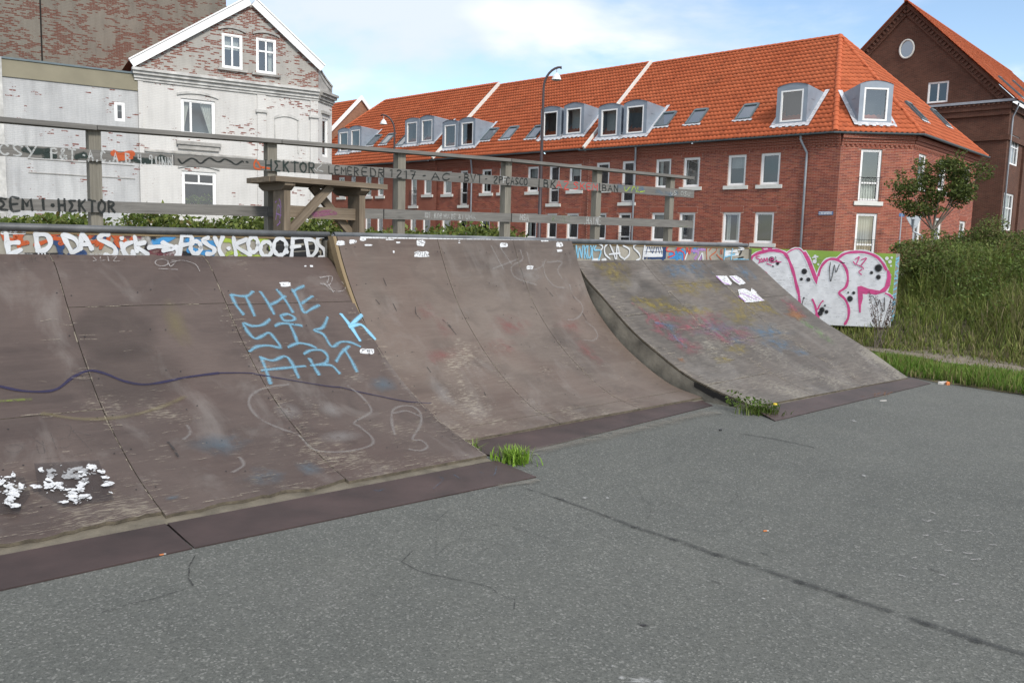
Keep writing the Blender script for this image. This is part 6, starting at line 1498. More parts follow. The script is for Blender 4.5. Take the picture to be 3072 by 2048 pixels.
for x0, x1 in ((2745, 2766), (2807, 2830), (2885, 2900)):
    a, b = frs.px(x0, 620)[0], frs.px(x1, 620)[0]; c = (a + b) / 2; hw.append((c - .5, c + .5))
HR = [(a, b, UPZ0, UPZ) for a, b in hw] + [(a, b, LOZ0 - .1, LOZ) for a, b in hw]; wo_ = wall(rowA, frs, 0, LR, 0, 6.30, HR, 'mortar'); brick_skin(wo_, frs, 0, LR, 1.0, 6.27, HR, 20)
for i, (a, b) in enumerate(hw): window(rowA, frs, a, b, UPZ0, UPZ, True, 'one', (None, 'wl', 'gf')[i], True); window(rowA, frs, a, b, LOZ0 - .1, LOZ, True, 'one', ('gf', 'wb', 'wr')[i], True)
corbel(rowA, frs, 0, LR)
m = MB(); fe = Frame(CB - E1 * CH + E2 * 11.73, E1, E2); m.quad(fe.P(0, 0, 0), fe.P(15.7, 0, 0), fe.P(15.7, 0, 6.7), fe.P(0, 0, 6.7)); m.build('rear_wall', 'brick_red', rowA)
EA0, EA1, EA2 = PB(0.15, -0.36, ZE), PB(-2.55, 2.05, ZE), PB(-2.55, 12.1, ZE); APX = PB(2.67, TRG, ZR_)
rfA, plA = roof_plane(rowA, [PB(13.50, -.36, ZE), EA0, APX, PB(13.50, TRG, ZR_)], EA0, PB(13.50, -.36, ZE), near=190)
rfC, plC = roof_plane(rowA, [EA0, EA1, APX], EA1, EA0, near=70)
rfR, plR = roof_plane(rowA, [EA1, EA2, APX], EA2, EA1, near=40)
m = MB(); m.poly([EA2, PB(13.5, 12.1, ZE), PB(13.5, TRG, ZR_), APX]); m.build('rear_roof', 'far_roof', rowA)
ridge(rfA, APX, PB(13.4, TRG, ZR_)); ridge(rfC, EA0, APX, 0.14); ridge(rfR, EA1, APX, 0.13); ridge(rfR, EA2, APX, 0.12)
gutter(rowA, [PB(13.85, -.42, ZE - .02), PB(0.17, -.42, ZE - .02), PB(-2.61, 2.03, ZE - .02), PB(-2.61, 12.2, ZE - .02)])
downpipe(rowA, FBm, wpx(1915, 1916)[0], ZE - .05, ds=-0.3); downpipe(rowA, FBm, wpx(2411, 2412)[0] + .1, ZE - .05, ds=0.35)
def dorm(parent, plane, fr, L):
    for i, (xl, xr, yb) in enumerate(L):
        c = on_plane((xl + xr) / 2, yb - 4, plane); dormer(parent, plane, fr, c, curtain=('interior', 'curtain_grey', 'interior', 'interior')[i % 4])
dorm(rowA, plA, FBm, [(2329, 2413, 380), (1796, 1854, 421), (1872, 1933, 413)]); dorm(rowA, plC, fch, [(2571.5, 2673.5, 378)])
for x, y in ((1998, 361), (2092, 353), (2243, 339)): skylight(rowA, plA, on_plane(x, y, plA))
for x, y in ((2745, 338), (2818, 357)): skylight(rowA, plR, on_plane(x, y, plR))
# section B
frB = row_section(rowB, 13.30, 25.80, [(1327, 1352, 'one'), (1378, 1400, 'french'), (1443, 1471, 'one'), (1495, 1523, 'one'), (1580, 1612, 'one'), (1645, 1675, 'french'), (1705, 1740, 'one')],
                  [(1325, 1350, 'one'), (1376, 1398, 'one'), (1441, 1469, 'one'), (1493, 1521, 'one'), (1577, 1610, 'one'), (1642, 1672, 'one'), (1702, 1737, 'one')], None, None, 0, t_off=0.10)
zb = ZE + 0.06
rfB, plB = roof_plane(rowB, [PB(25.60, -.28, zb), PB(13.62, -.28, zb), PB(13.62, TRG, ZR_ + .08), PB(25.60, TRG, ZR_ + .08)], PB(13.62, -.28, zb), PB(25.60, -.28, zb))
m = MB(); m.quad(PB(13.62, 12, zb), PB(25.6, 12, zb), PB(25.6, TRG, ZR_ + .08), PB(13.62, TRG, ZR_ + .08)); m.build('rear_roof', 'far_roof', rowB)
ridge(rfB, PB(13.75, TRG, ZR_ + .08), PB(25.5, TRG, ZR_ + .08)); gutter(rowB, [PB(25.9, -.36, zb - .02), PB(13.86, -.36, zb - .02)])
downpipe(rowB, Frame(CB + E2 * .1, E1, -E2), wpx(1420, 1421)[0], zb - .05, ds=-0.3)
dorm(rowB, plB, FBm, [(1624, 1674, 422), (1688, 1750, 413.6), (1331, 1367, 453), (1382, 1419, 447)])
for x, y in ((1471, 406), (1531, 401), (1608, 399)): skylight(rowB, plB, on_plane(x, y, plB))
def verge(parent, s, t0, z0, t1, z1):
    m = MB(); a, b = PB(s, t0, z0), PB(s, t1, z1); d = b - a; e = np.array([E1[0], E1[1], 0]); nn = np.cross(e, d); nn /= np.linalg.norm(nn); nn = nn if nn[2] > 0 else -nn
    m.box(a - nn * .15, d, e * .10, nn * .31); return m.build('verge', 'sill_stone', parent)
verge(rowA, 13.47, -.40, ZE, TRG, ZR_ + .06); verge(rowB, 25.57, -.34, zb, TRG, ZR_ + .16)
# section C
frC = row_section(rowC, 25.60, 43.0, [(1016, 1034, 'one'), (1053, 1067, 'one'), (1096.5, 1114, 'one'), (1133, 1150.6, 'one'), (1233, 1251, 'french'), (1272, 1295, 'one')],
                  [(1014, 1032, 'one'), (1051, 1065, 'one'), (1096, 1113.5, 'one'), (1132, 1150, 'one'), (1232, 1250, 'one'), (1270, 1293, 'one')], None, None, 0, t_off=0.0)
zc_ = ZE + 0.02
ENDC = 43.3; APC = PB(38.0, TRG, ZR_ + .2)
rfD, plD = roof_plane(rowC, [PB(ENDC, -.36, zc_), PB(25.72, -.36, zc_), PB(25.72, TRG, ZR_ + .2), APC], PB(25.72, -.36, zc_), PB(ENDC, -.36, zc_))
m = MB(); m.poly([PB(ENDC, -.36, zc_), PB(ENDC, 12, zc_), APC]); m.poly([PB(ENDC, 12, zc_), PB(25.72, 12, zc_), PB(25.72, TRG, ZR_ + .2), APC]); m.build('rear_roof', 'far_roof', rowC)
ridge(rfD, PB(25.8, TRG, ZR_ + .2), APC); ridge(rfD, PB(ENDC, -.36, zc_), APC, 0.12)
m = MB(); fe = Frame(CB + E1 * 43.0, E2, E1); m.quad(fe.P(0, 0, 0), fe.P(11.7, 0, 0), fe.P(11.7, 0, 6.7), fe.P(0, 0, 6.7)); m.build('end_wall', 'brick_red', rowC)
gutter(rowC, [PB(43.4, -.42, zc_ - .02), PB(25.95, -.42, zc_ - .02)]); downpipe(rowC, FBm, wpx(1068, 1069)[0], zc_ - .05, ds=-0.3)
dorm(rowC, plD, FBm, [(1218, 1252, 441), (1263, 1297, 435), (1019, 1043, 465), (1054, 1078, 459)])
for x, y in ((1213, 424), (1125, 423), (1165, 419)): skylight(rowC, plD, on_plane(x, y, plD))

# ---- far gabled house beyond the row
rfar = ray(1082, 296); pf = EYEP + rfar * ((12.6 - EYE) / rfar[2]); sF = float((pf[:2] - CB) @ E1); tF = float((pf[:2] - CB) @ E2)
farh = thing('gabled_house', PB(sF + 8, tF, 0), 'distant brick house with white verge boards seen past the white house corner', 'house')
ffr = Frame(CB + E1 * sF + E2 * tF, E2, -E1); HW = 5.6; zEv = 7.0
m = MB(); m.poly([ffr.P(-HW, 0, 0), ffr.P(HW, 0, 0), ffr.P(HW, 0, zEv), ffr.P(0, 0, 12.5), ffr.P(-HW, 0, zEv)], [(-HW, 0), (HW, 0), (HW, zEv), (0, 12.5), (-HW, zEv)])
m.quad(ffr.P(-HW, 0, 0), ffr.P(-HW, -16, 0), ffr.P(-HW, -16, zEv), ffr.P(-HW, 0, zEv), [(0, 0), (16, 0), (16, 7), (0, 7)]); m.build('wall', 'brick_far', farh)
rp, _ = roof_plane(farh, [ffr.P(-HW - .3, -16, zEv - .3), ffr.P(-HW - .3, .1, zEv - .3), ffr.P(0, .1, 12.6), ffr.P(0, -16, 12.6)], ffr.P(-HW - .3, .1, zEv - .3), ffr.P(-HW - .3, -16, zEv - .3), name='roof')
m = MB(); m.quad(ffr.P(HW + .3, -16, zEv - .3), ffr.P(HW + .3, .1, zEv - .3), ffr.P(0, .1, 12.6), ffr.P(0, -16, 12.6)); m.build('rear_roof', 'far_roof', farh)
for sg in (-1, 1):
    m = MB(); a, b = ffr.P(sg * (HW + .3), .05, zEv - .35), ffr.P(0, .05, 12.5); m.box(a, b - a, ffr.n * .12, ZZ * .34); m.build('verge_board', 'white_paint', farh)

# ---- brown brick house on the right
pb = at_dist(3024, 400, 50.0); brn = thing('brown_house', [pb[0] - 3, pb[1] + 6, 0], 'tall dark brown brick house with steep gable and round window', 'house')
fg = Frame(pb[:2], E1, -E2)              # gable wall, s to the left
def gz(px, py, d=0): return fg.px(px, py, d)
sa, za = gz(2724, 12); se, ze_ = gz(3045, 303)
half = sa + 0.55; zE2 = ze_
wz = gz(2785, 248), gz(2842, 306)
wh = (wz[1][0], wz[0][0], wz[1][1], wz[0][1])
zcor = gz(2900, 315)[1]
wall(brn, fg, 0, 2 * sa, 0, zcor, [], 'brick_brown')
def gable(parent, fr, s0, s1, zb, sapex, zap, holes, mat, zs=None, steps=40, name='gable', ends=None):
    m = MB(); S = sorted(set(list(np.linspace(s0, s1, steps)) + [sapex] + [h[0] for h in holes] + [h[1] for h in holes]))
    top = lambda s: zb + (zap - zb) * ((s - s0) / (sapex - s0) if s < sapex else (s1 - s) / (s1 - sapex))
    if ends: top = lambda s: max(zb, float(np.interp(s, [ends[0][0], sapex, ends[1][0]], [ends[0][1], zap + .2, ends[1][1]])))
    for a, b in zip(S[:-1], S[1:]):
        hs = [h for h in holes if h[0] <= a + 1e-6 and b <= h[1] + 1e-6]
        def q(c0, c1, d0, d1): m.quad(fr.P(a, 0, c0), fr.P(b, 0, c1), fr.P(b, 0, d1), fr.P(a, 0, d0), [(a, c0), (b, c1), (b, d1), (a, d0)])
        if hs: q(zb, zb, hs[0][2], hs[0][2]); q(hs[0][3], hs[0][3], top(a), top(b))
        else: q(zb, zb, top(a), top(b))
    for h in holes:
        a, b, c, d = h
        for (p, q_) in (((a, c), (a, d)), ((b, c), (b, d)), ((a, d), (b, d)), ((a, c), (b, c))): m.quad(fr.P(p[0], 0, p[1]), fr.P(q_[0], 0, q_[1]), fr.P(q_[0], -.13, q_[1]), fr.P(p[0], -.13, p[1]))
    return m.build(name, mat, parent)
gable(brn, fg, -0.0, 2 * sa, zcor, sa, za - .1, [wh], 'brick_brown')
window(brn, fg, *wh, False, 'double', None)
so, zo = gz(2721, 148)
m = MB(); ring = [fg.P(so + .42 * math.cos(t), .05, zo + .55 * math.sin(t)) for t in np.linspace(0, 2 * math.pi, 25)]; m.tube(ring, .06, 8, False); rw = m.build('round_window', 'sill_stone', brn, True)
m = MB(); m.poly([fg.P(so + .40 * math.cos(t), .02, zo + .53 * math.sin(t)) for t in np.linspace(0, 2 * math.pi, 25)[:-1]]); m.build('pane', 'sky_glass', rw)
# cornice with dentils across the gable foot
m = MB(); fbox(m, fg, -.35, 2 * sa, 0, .30, zcor - .02, zcor + .12); m.build('cornice', 'downpipe', brn)
m = MB(); uvbox(m, fg, -.1, 2 * sa, 0, .2, zcor - .42, zcor - .025); uvbox(m, fg, -.05, 2 * sa, 0, .12, zcor - .75, zcor - .425); uvbox(m, fg, -.05, 2 * sa, 0, .10, zcor - 2.2, zcor - 1.9)
x = 0.0
while x < 2 * sa: uvbox(m, fg, x, x + .12, .1, .27, zcor - .16, zcor - .03); x += .26
m.build('corbel_course', 'brick_brown', brn)
# raking corbels under the verge
for sgn in (0, 1):
    A = fg.P(-.15, 0, zcor + .1) if sgn == 0 else fg.P(2 * sa + .15, 0, zcor + .1); Bq = fg.P(sa, 0, za + .05); d = Bq - A; nn = np.cross(fg.n, d); nn /= np.linalg.norm(nn); nn = nn if nn[2] > 0 else -nn
    m = MB(); m.box(A - nn * .55, d, fg.n * .12, nn * .38); m.box(A - nn * .169, d, fg.n * .26, nn * .2); L = np.linalg.norm(d); k = 0.2
    while k < L - .2: m.box(A + d / L * k - nn * .42, d / L * .12, fg.n * .2, nn * .25); k += .27
    m.build('raking_corbel', 'brick_brown', brn)
# side wall to the right, roof
fs_ = Frame(pb[:2], E2, -E1)
ww = []
for (x0, y0, x1, y1) in ((3034, 402, 3061, 494), (3013, 577, 3043, 690)):
    a, z1 = fs_.px(x0, y0); b, _ = fs_.px(x1, y0 + 6); z0 = fs_.px(x0, y1)[1]; ww.append((a, b, z0, z1))
zsw = zcor - .05
wall(brn, fs_, 0, 26, 0, zsw, [(w[0], w[1], w[2], w[3]) for w in ww], 'brick_brown', name='side_wall')
for w in ww: window(brn, fs_, w[0], w[1], w[2], w[3], False, 'bars', 'gf')
m = MB(); uvbox(m, fs_, 0, 26, 0, .15, zsw - .45, zsw - .05); uvbox(m, fs_, 0, 26, 0, .10, zsw - 2.15, zsw - 1.85)
uvbox(m, fs_, ww[0][1] + .8, ww[0][1] + 1.3, 0, .14, 0, zsw - 2.2); m.build('corbel_course', 'brick_brown', brn)
eave = [fs_.P(-.45, .45, zcor - .05), fs_.P(26, .45, zcor - .05)]
rbA, plBr = roof_plane(brn, [eave[0], eave[1], fs_.P(26, -sa, za + .1), fs_.P(-.45, -sa, za + .1)], eave[0], eave[1], near=0)
m = MB(); m.quad(fs_.P(-.45, -2 * sa - .45, zcor - .05), fs_.P(26, -2 * sa - .45, zcor - .05), fs_.P(26, -sa, za + .1), fs_.P(-.45, -sa, za + .1)); m.build('rear_roof', 'far_roof', brn)
ridge(rbA, fs_.P(-.4, -sa, za + .1), fs_.P(26, -sa, za + .1)); gutter(brn, [fs_.P(26, .52, zcor - .08), fs_.P(-.5, .52, zcor - .08)])
for x, y in ((3030, 265), (3068, 273)): skylight(brn, plBr, on_plane(x, y, plBr), 0.7, 2.0)
downpipe(brn, fs_, 0.2, zcor - .1, ds=-0.3)

# ---- white painted house with gable (left)
r1 = ray(419, 430); CW = (r1 / r1[1] * 34.0)[:2]; TWh = R(31)
W1 = np.array([math.cos(TWh), math.sin(TWh)]); W2 = np.array([-math.sin(TWh), math.cos(TWh)])
FW = Frame(CW, W1, -W2)
wh_ = thing('white_house', [*(CW + W1 * 3.6 + W2 * 4), 0], 'old white painted brick house with bare brick gable and white bargeboards', 'house')
Lw = 7.30; ZCN = 8.0
def wr_(x0, y0, x1, y1): a, zt = FW.px(x0, y0); b, _ = FW.px(x1, y0 + (x1 - x0) * .04); z0 = FW.px(x0, y1)[1]; return (a, b, z0, zt)
up = wr_(542, 294, 645, 402); lo = wr_(545, 512, 648, 618); lo = (lo[0], lo[1], lo[2] - .25, lo[3])
wall(wh_, FW, 0, Lw, 0, ZCN, [up, lo], 'white_brick', 0.12)
window(wh_, FW, *up, False, 'side', 'wd', dark='interior_blue' if 'interior_blue' in MATS else 'interior', fw=.09); 
wlow = window(wh_, FW, *lo, False, 'tee', None, fw=.09)
g1 = wr_(665, 98, 727, 203); g2 = wr_(768, 112, 828, 218)
sA, zA = FW.px(752, 26); gs = [g1, g2]
rl, rr2 = FW.px(408, 196), FW.px(958, 208)
gable(wh_, FW, 0.02, Lw, ZCN + .18, sA, zA, gs, 'gable_brick', steps=24, ends=((rl[0] - .1, rl[1] - .02), (rr2[0], rr2[1] - .02)))
for g in gs: window(wh_, FW, *g, False, 'cross', 'wb' if g is g1 else 'wr', fw=.08, inset=.03)
for g in gs + [up, lo]:        # segmental brick arches and sills
    m = MB(); n = 12; cx = (g[0] + g[1]) / 2; hw2 = (g[1] - g[0]) / 2 + .14
    for k in range(n):
        a0, a1 = -1 + 2 * k / n, -1 + 2 * (k + 1) / n; z = lambda q: g[3] + .10 + .12 * (1 - q * q)
        P = [FW.P(cx + hw2 * a0, 0.0, z(a0)), FW.P(cx + hw2 * a1, 0.0, z(a1)), FW.P(cx + hw2 * a1, 0.0, z(a1) + .09), FW.P(cx + hw2 * a0, 0.0, z(a0) + .09)]; Q = [p + FW.n * .06 for p in P]
        m.quad(*Q); m.quad(P[0], P[1], Q[1], Q[0]); m.quad(P[3], P[2], Q[2], Q[3])
    m.build('window_hood', 'cornice_grey' if g in gs else 'cornice', wh_)
for g in (g1, g2): m = MB(); fbox(m, FW, g[0] - .18, g[1] + .18, 0, .12, g[2] - .10, g[2] - .01); m.build('sill', 'cornice_grey', wh_)
m = MB(); fbox(m, FW, up[0] - .2, up[1] + .2, 0, .16, up[2] - .42, up[2] - .28); fbox(m, FW, up[0] - .14, up[1] + .14, 0, .10, up[2] - .60, up[2] - .421); m.build('sill', 'cornice_grey', wh_)
# cornice in three steps, breaking forward over the pilaster
m = MB()
for z0, z1, d in ((ZCN - .30, ZCN - .20, .06), (ZCN - .199, ZCN - .06, .12), (ZCN - .059, ZCN + .06, .22), (ZCN + .061, ZCN + .17, .30)):
    fbox(m, FW, -.12 - d * .4, Lw, 0.001, d, z0, z1)
m.build('cornice', 'cornice', wh_)
p0 = FW.px(771, 330)[0]; p1 = FW.px(797, 330)[0]; q0 = FW.px(930, 350)[0]
for a, b in ((p0, p1), (q0, Lw - .02)):
    m = MB(); uvbox(m, FW, a, b, 0, .06, 0, ZCN - .32); ps = m.build('pilaster', 'white_brick', wh_)
    m = MB(); fbox(m, FW, a - .06, b + .05, .0, .13, 6.95, 7.06); m.build('capital', 'cornice', ps)
m = MB(); uvbox(m, FW, -.02, .16, 0, .05, 0, ZCN - .32); m.build('pilaster', 'white_brick', wh_)
# string course: recessed panels end in a sloping ledge
for a, b in ((.16, p0), (p1, q0)):
    m = MB(); z = 5.02; m.quad(FW.P(a, .0, z + .05), FW.P(b, .0, z + .05), FW.P(b, .07, z), FW.P(a, .07, z)); m.quad(FW.P(a, .07, z), FW.P(b, .07, z), FW.P(b, .07, z - .06), FW.P(a, .07, z - .06)); m.quad(FW.P(a, .07, z - .06), FW.P(b, .07, z - .06), FW.P(b, 0, z - .06), FW.P(a, 0, z - .06)); m.build('string_course', 'cornice_grey', wh_)
# blind window niche
b0 = FW.px(826, 330)[0]; b1 = FW.px(893, 330)[0]
m = MB()
fbox(m, FW, b0 - .05, b0, 0, .035, 5.35, 6.75); fbox(m, FW, b1, b1 + .05, 0, .035, 5.35, 6.75); n = 10
for k in range(n):
    x0, x1 = b0 - .05 + (b1 - b0 + .1) * k / n, b0 - .05 + (b1 - b0 + .1) * (k + 1) / n; z = lambda x: 6.75 + .14 * (1 - ((x - (b0 + b1) / 2) / ((b1 - b0) / 2 + .05)) ** 2)
    m.quad(FW.P(x0, .05, z(x0)), FW.P(x1, .05, z(x1)), FW.P(x1, .05, z(x1) + .10), FW.P(x0, .05, z(x0) + .10)); m.quad(FW.P(x0, 0, z(x0)), FW.P(x1, 0, z(x1)), FW.P(x1, .05, z(x1)), FW.P(x0, .05, z(x0)))
m.build('blind_niche', 'cornice', wh_)
# chamfered corner to the right
TC = TWh + R(45); C1 = np.array([math.cos(TC), math.sin(TC)]); FC = Frame(CW + W1 * Lw, C1, np.array([C1[1], -C1[0]])); Lc = 1.35
cw = (.42, .98, 5.35, 7.05)
wall(wh_, FC, 0, Lc, 0, ZCN, [cw], 'white_brick', 0.1, 'corner_wall'); window(wh_, FC, *cw, False, 'one', None)
m = MB(); 
for z0, z1, d in ((ZCN - .30, ZCN - .20, .06), (ZCN - .199, ZCN - .06, .12), (ZCN - .059, ZCN + .06, .22), (ZCN + .061, ZCN + .17, .30)): fbox(m, FC, -.02, Lc + d * .4, 0.001, d, z0, z1)
m.build('cornice', 'cornice_grey', wh_)
m = MB(); fbox(m, FC, .3, 1.1, 0, .10, 7.23, 7.35); m.build('window_hood', 'cornice_grey', wh_)
m = MB(); fbox(m, FC, .32, 1.08, .0, .10, 4.98, 5.10); m.build('sill', 'cornice_grey', wh_)
FD = Frame(CW + W1 * Lw + C1 * Lc, np.array([math.cos(TWh + R(90)), math.sin(TWh + R(90))]), W1)
m = MB(); m.quad(FD.P(0, 0, 0), FD.P(9, 0, 0), FD.P(9, 0, ZCN), FD.P(0, 0, ZCN)); m.build('street_wall', 'white_brick', wh_)
# parapet above the corner with a curved top
m = MB(); n = 12
zt = lambda f: 9.35 - .75 * f ** 0.6
for k in range(n):
    f0, f1 = k / n, (k + 1) / n; x0, x1 = Lc * f0, Lc * f1
    for d in (0.02, -.25): m.quad(FC.P(x0, d, ZCN + .17), FC.P(x1, d, ZCN + .17), FC.P(x1, d, zt(f1)), FC.P(x0, d, zt(f0)))
    m.quad(FC.P(x0, .06, zt(f0)), FC.P(x1, .06, zt(f1)), FC.P(x1, -.29, zt(f1)), FC.P(x0, -.29, zt(f0)))
    m.quad(FC.P(x0, .06, zt(f0) - .09), FC.P(x1, .06, zt(f1) - .09), FC.P(x1, .06, zt(f1)), FC.P(x0, .06, zt(f0)))
    if 1 <= k <= 10:
        m.quad(FC.P(x0, .05, zt(f0) - .30), FC.P(x1, .05, zt(f1) - .30), FC.P(x1, .05, zt(f1) - .24), FC.P(x0, .05, zt(f0) - .24))
for x in (0, Lc): m.quad(FC.P(x, .02, ZCN + .17), FC.P(x, -.25, ZCN + .17), FC.P(x, -.25, zt(x / Lc)), FC.P(x, .02, zt(x / Lc)))
m.build('parapet', 'cornice_grey', wh_)
m = MB(); uvbox(m, FW, Lw - .28, Lw + .01, -.25, .015, ZCN + .17, 9.3); m.build('parapet_pier', 'gable_brick', wh_)
# roof and bargeboards
for (s0, z0) in ((rl[0] - .1, rl[1] - .1), (rr2[0], rr2[1] - .1)):
    m = MB(); a = FW.P(s0, .12, z0); b = FW.P(sA, .12, zA + .12); d = b - a; up_ = np.cross(d, FW.n); up_ /= np.linalg.norm(up_); up_ = up_ if up_[2] > 0 else -up_
    m.box(a, d, FW.n * .06, up_ * .30); m.box(a + up_ * .301 - FW.n * .1, d, FW.n * .2, up_ * .05); m.build('bargeboard', 'white_paint', wh_)
    m = MB(); e = a - FW.n * .2 + up_ * .30; m.quad(e, e + d, e + d - FW.n * 9, e - FW.n * 9); m.build('roof', 'far_roof' if s0 < 3 else 'gutter_zinc', wh_)
m = MB(); g_ = FW.P(rl[0] - .15, -.3, rl[1] - .28); m.box(g_, -FW.n * 8, FW.ex * .12, ZZ * .1); m.box(g_ + FW.ex * -.35 + ZZ * -.1, -FW.n * 8, FW.ex * .05, ZZ * .16); m.build('eaves_gutter', 'zinc', wh_)
# pot plant behind the lower window is its own thing: leaves on the sill
def leafcloud(name, centers, n, size, cols, mat='leaf', flat=0.5, seed=0):
    """many small leaf quads around centres (x,y,z,rx,ry,rz)"""
    r = np.random.default_rng(seed); tot = n; C = np.array(centers, float); wt = C[:, 3] * C[:, 4] * C[:, 5]; wt = wt / wt.sum()
    ci = r.choice(len(C), tot, p=wt); d = r.normal(size=(tot, 3)); d /= np.linalg.norm(d, axis=1)[:, None]; rad = r.uniform(0.25, 1.0, tot) ** 0.5
    pos = C[ci, :3] + d * rad[:, None] * C[ci, 3:6]
    a = r.normal(size=(tot, 3)); a /= np.linalg.norm(a, axis=1)[:, None]; b = np.cross(a, r.normal(size=(tot, 3))); b /= np.linalg.norm(b, axis=1)[:, None]
    s = size * r.uniform(0.6, 1.35, tot)[:, None]
    V = np.stack([pos - a * s, pos + b * s * flat, pos + a * s, pos - b * s * flat], 1).reshape(-1, 3)
    Fq = np.arange(tot * 4).reshape(-1, 4); cc = np.array(cols)[r.integers(0, len(cols), tot)] * r.uniform(0.7, 1.3, (tot, 1)); 
    return fast_mesh(name, V, Fq, mat, np.repeat(cc, 4, axis=0))
pp = thing('pot_plant', FW.P((lo[0] + lo[1]) / 2, -.30, lo[2] + .02), 'bushy green pot plant standing inside the lower window of the white house', 'plant')
c0 = FW.P((lo[0] + lo[1]) / 2, -.28, lo[2] + .40); put('foliage', leafcloud('foliage', [(*(c0 + FW.ex * x + ZZ * z), .22, .12, .18) for x, z in ((-.45, .05), (-.2, .2), (.15, .1), (.35, .25), (.5, 0), (0, -.1))], 420, .055, [(.10, .16, .03), (.16, .22, .05), (.22, .26, .08)], seed=5), pp)
m = MB(); m.tube([FW.P((lo[0] + lo[1]) / 2, -.28, lo[2] + .02), FW.P((lo[0] + lo[1]) / 2, -.28, lo[2] + .25)], [.10, .14], 12); m.build('pot', 'litter_orange', pp)

# ---- flat-roofed annex left of the white house
an = thing('annex', [*(CW - W1 * 3 + W2 * 3), 0], 'flat roofed white brick annex with beige fascia left of the gabled house', 'building')
sw0 = FW.px(343, 306); sw1 = FW.px(374, 312); swz = FW.px(343, 362)[1]; tw = (sw0[0], sw1[0], swz, sw0[1])
FA = Frame(CW + W2 * .04, W1, -W2)
wall(an, FA, -9, -.022, 0, 7.32, [tw], 'annex_brick', 0.1); window(an, FA, *tw, False, 'one', 'gb', fw=.07, inset=.02)
m = MB(); fbox(m, FA, -9, -.024, -6, .05, 7.30, 7.93); m.build('fascia', 'beige_panel', an)
m = MB(); fbox(m, FA, -9, -.02, -6.1, .09, 7.932, 8.0); m.build('roof_edge', 'gutter_zinc', an)
s_p = FW.px(4, 400)[0]; m = MB(); uvbox(m, FA, s_p - .35, s_p + .1, 0, .10, 0, 7.98); m.build('pilaster', 'cornice', an)
m = MB(); fbox(m, FA, -3.9, -.2, 0.001, .03, 3.84, 3.87); fbox(m, FA, -3.9, -.2, 0.001, .03, 4.36, 4.385); m.build('cable_trunk', 'cornice_grey', an)

# ---- tall bare brick building behind
FT = Frame(CW + W2 * 9.0, W1, -W2); se_ = FT.px(674, 60)[0]
tw_ = thing('tall_building', [*(CW + W2 * 13 + W1 * (se_ - 8)), 0], 'tall windowless brick party wall rising behind the white house', 'building')
m = MB(); m.quad(FT.P(-16, 0, 0), FT.P(se_, 0, 0), FT.P(se_, 0, 22), FT.P(-16, 0, 22), [(-16, 0), (se_, 0), (se_, 22), (-16, 22)]); m.build('wall', 'tower_brick', tw_)
m = MB(); k = 8.0
while k < 21.9: j = random.uniform(.02, .16); m.box(FT.P(se_, -.6, k), FT.ex * j, FT.n * .6, ZZ * .2); k += .2
m.box(FT.P(se_, -9, 0), FT.ex * .01, FT.n * 9, ZZ * 22); m.build('toothed_edge', 'tower_brick', tw_)
sj = FT.px(121, 100)[0]; m = MB(); fbox(m, FT, sj, sj + .07, 0, .03, 7, 22); m.build('joint_strip', 'dark_void', tw_)
m = MB(); fbox(m, FT, sj - 8, sj - .001, 0, .10, 0, 21.9); m.f = []; m.v = []; m.uv = []; uvbox(m, FT, sj - 8, sj - .002, 0, .08, 0, 21.9); m.build('projecting_bay', 'tower_brick', tw_)

# ================================================================== STREET THINGS
def lamp(base, top, arm_dir, reach, label, drop, group='street lamps on the far street'):
    t = thing('street_lamp', base, label, 'street lamp', group); b = np.array(base, float); ad = np.array(arm_dir, float); zt = top
    pts = [b, b + ZZ * (zt * .5), b + ZZ * (zt - 1.0)]; rad = [.09, .075, .055]
    for k in range(1, 9): th = math.pi / 2 * k / 8; pts.append(b + ZZ * (zt - 1.0 + .95 * math.sin(th)) + ad * (.75 * (1 - math.cos(th)))); rad.append(.052)
    pts.append(b + ad * reach + ZZ * (zt - .12)); rad.append(.045)
    m = MB(); m.tube(pts, rad, 12); m.build('pole', 'lamp_pole', t, True)
    c = b + ad * (reach - .18) + ZZ * (zt - .12)
    m = MB(); m.tube([c, c - ZZ * drop], .018, 8); m.build('hanger', 'sign_back', t)
    prof = [(.035, 0), (.07, -.03), (.085, -.06), (.12, -.09), (.165, -.15), (.185, -.22), (.20, -.27), (.22, -.30), (.215, -.31)]; m = MB(); n = 20; o = c - ZZ * drop
    for (r_a, z_a), (r_b, z_b) in zip(prof[:-1], prof[1:]):
        for k in range(n):
            a0, a1 = 2 * math.pi * k / n, 2 * math.pi * (k + 1) / n
            m.quad(o + np.array([r_a * math.cos(a0), r_a * math.sin(a0), z_a]), o + np.array([r_a * math.cos(a1), r_a * math.sin(a1), z_a]), o + np.array([r_b * math.cos(a1), r_b * math.sin(a1), z_b]), o + np.array([r_b * math.cos(a0), r_b * math.sin(a0), z_b]))
    sh = m.build('lamp_shade', 'shade_white', t, True)
    m = MB(); m.poly([o + np.array([.20 * math.cos(2 * math.pi * k / n), .20 * math.sin(2 * math.pi * k / n), -.30]) for k in range(n)]); m.build('diffuser', 'curtain_grey', sh)
    return t
def lamp_at(xb, yb, xt, yt, t_off, xa, **k):
    f = Frame(CB + E2 * t_off, E1, -E2); s, _ = f.px(xb, yb); _, zt = f.px(xt, yt); p = f.P(s, 0, 0); e = at_plane(xa, yt, p, np.array([0, 1.0, 0])); return p, zt, e[0] - p[0]
p, zt, re = lamp_at(1619, 640, 1640, 196, -7.0, 1683); lamp(p, zt, (1, 0, 0), abs(re), 'nearer tall dark street lamp curving right with white bell shade', .18)
p, zt, re = lamp_at(1181, 620, 1165, 346, -3.0, 1142); lamp(p, zt, (-1, 0, 0), abs(re), 'farther dark street lamp curving left with small white bell shade', .18)
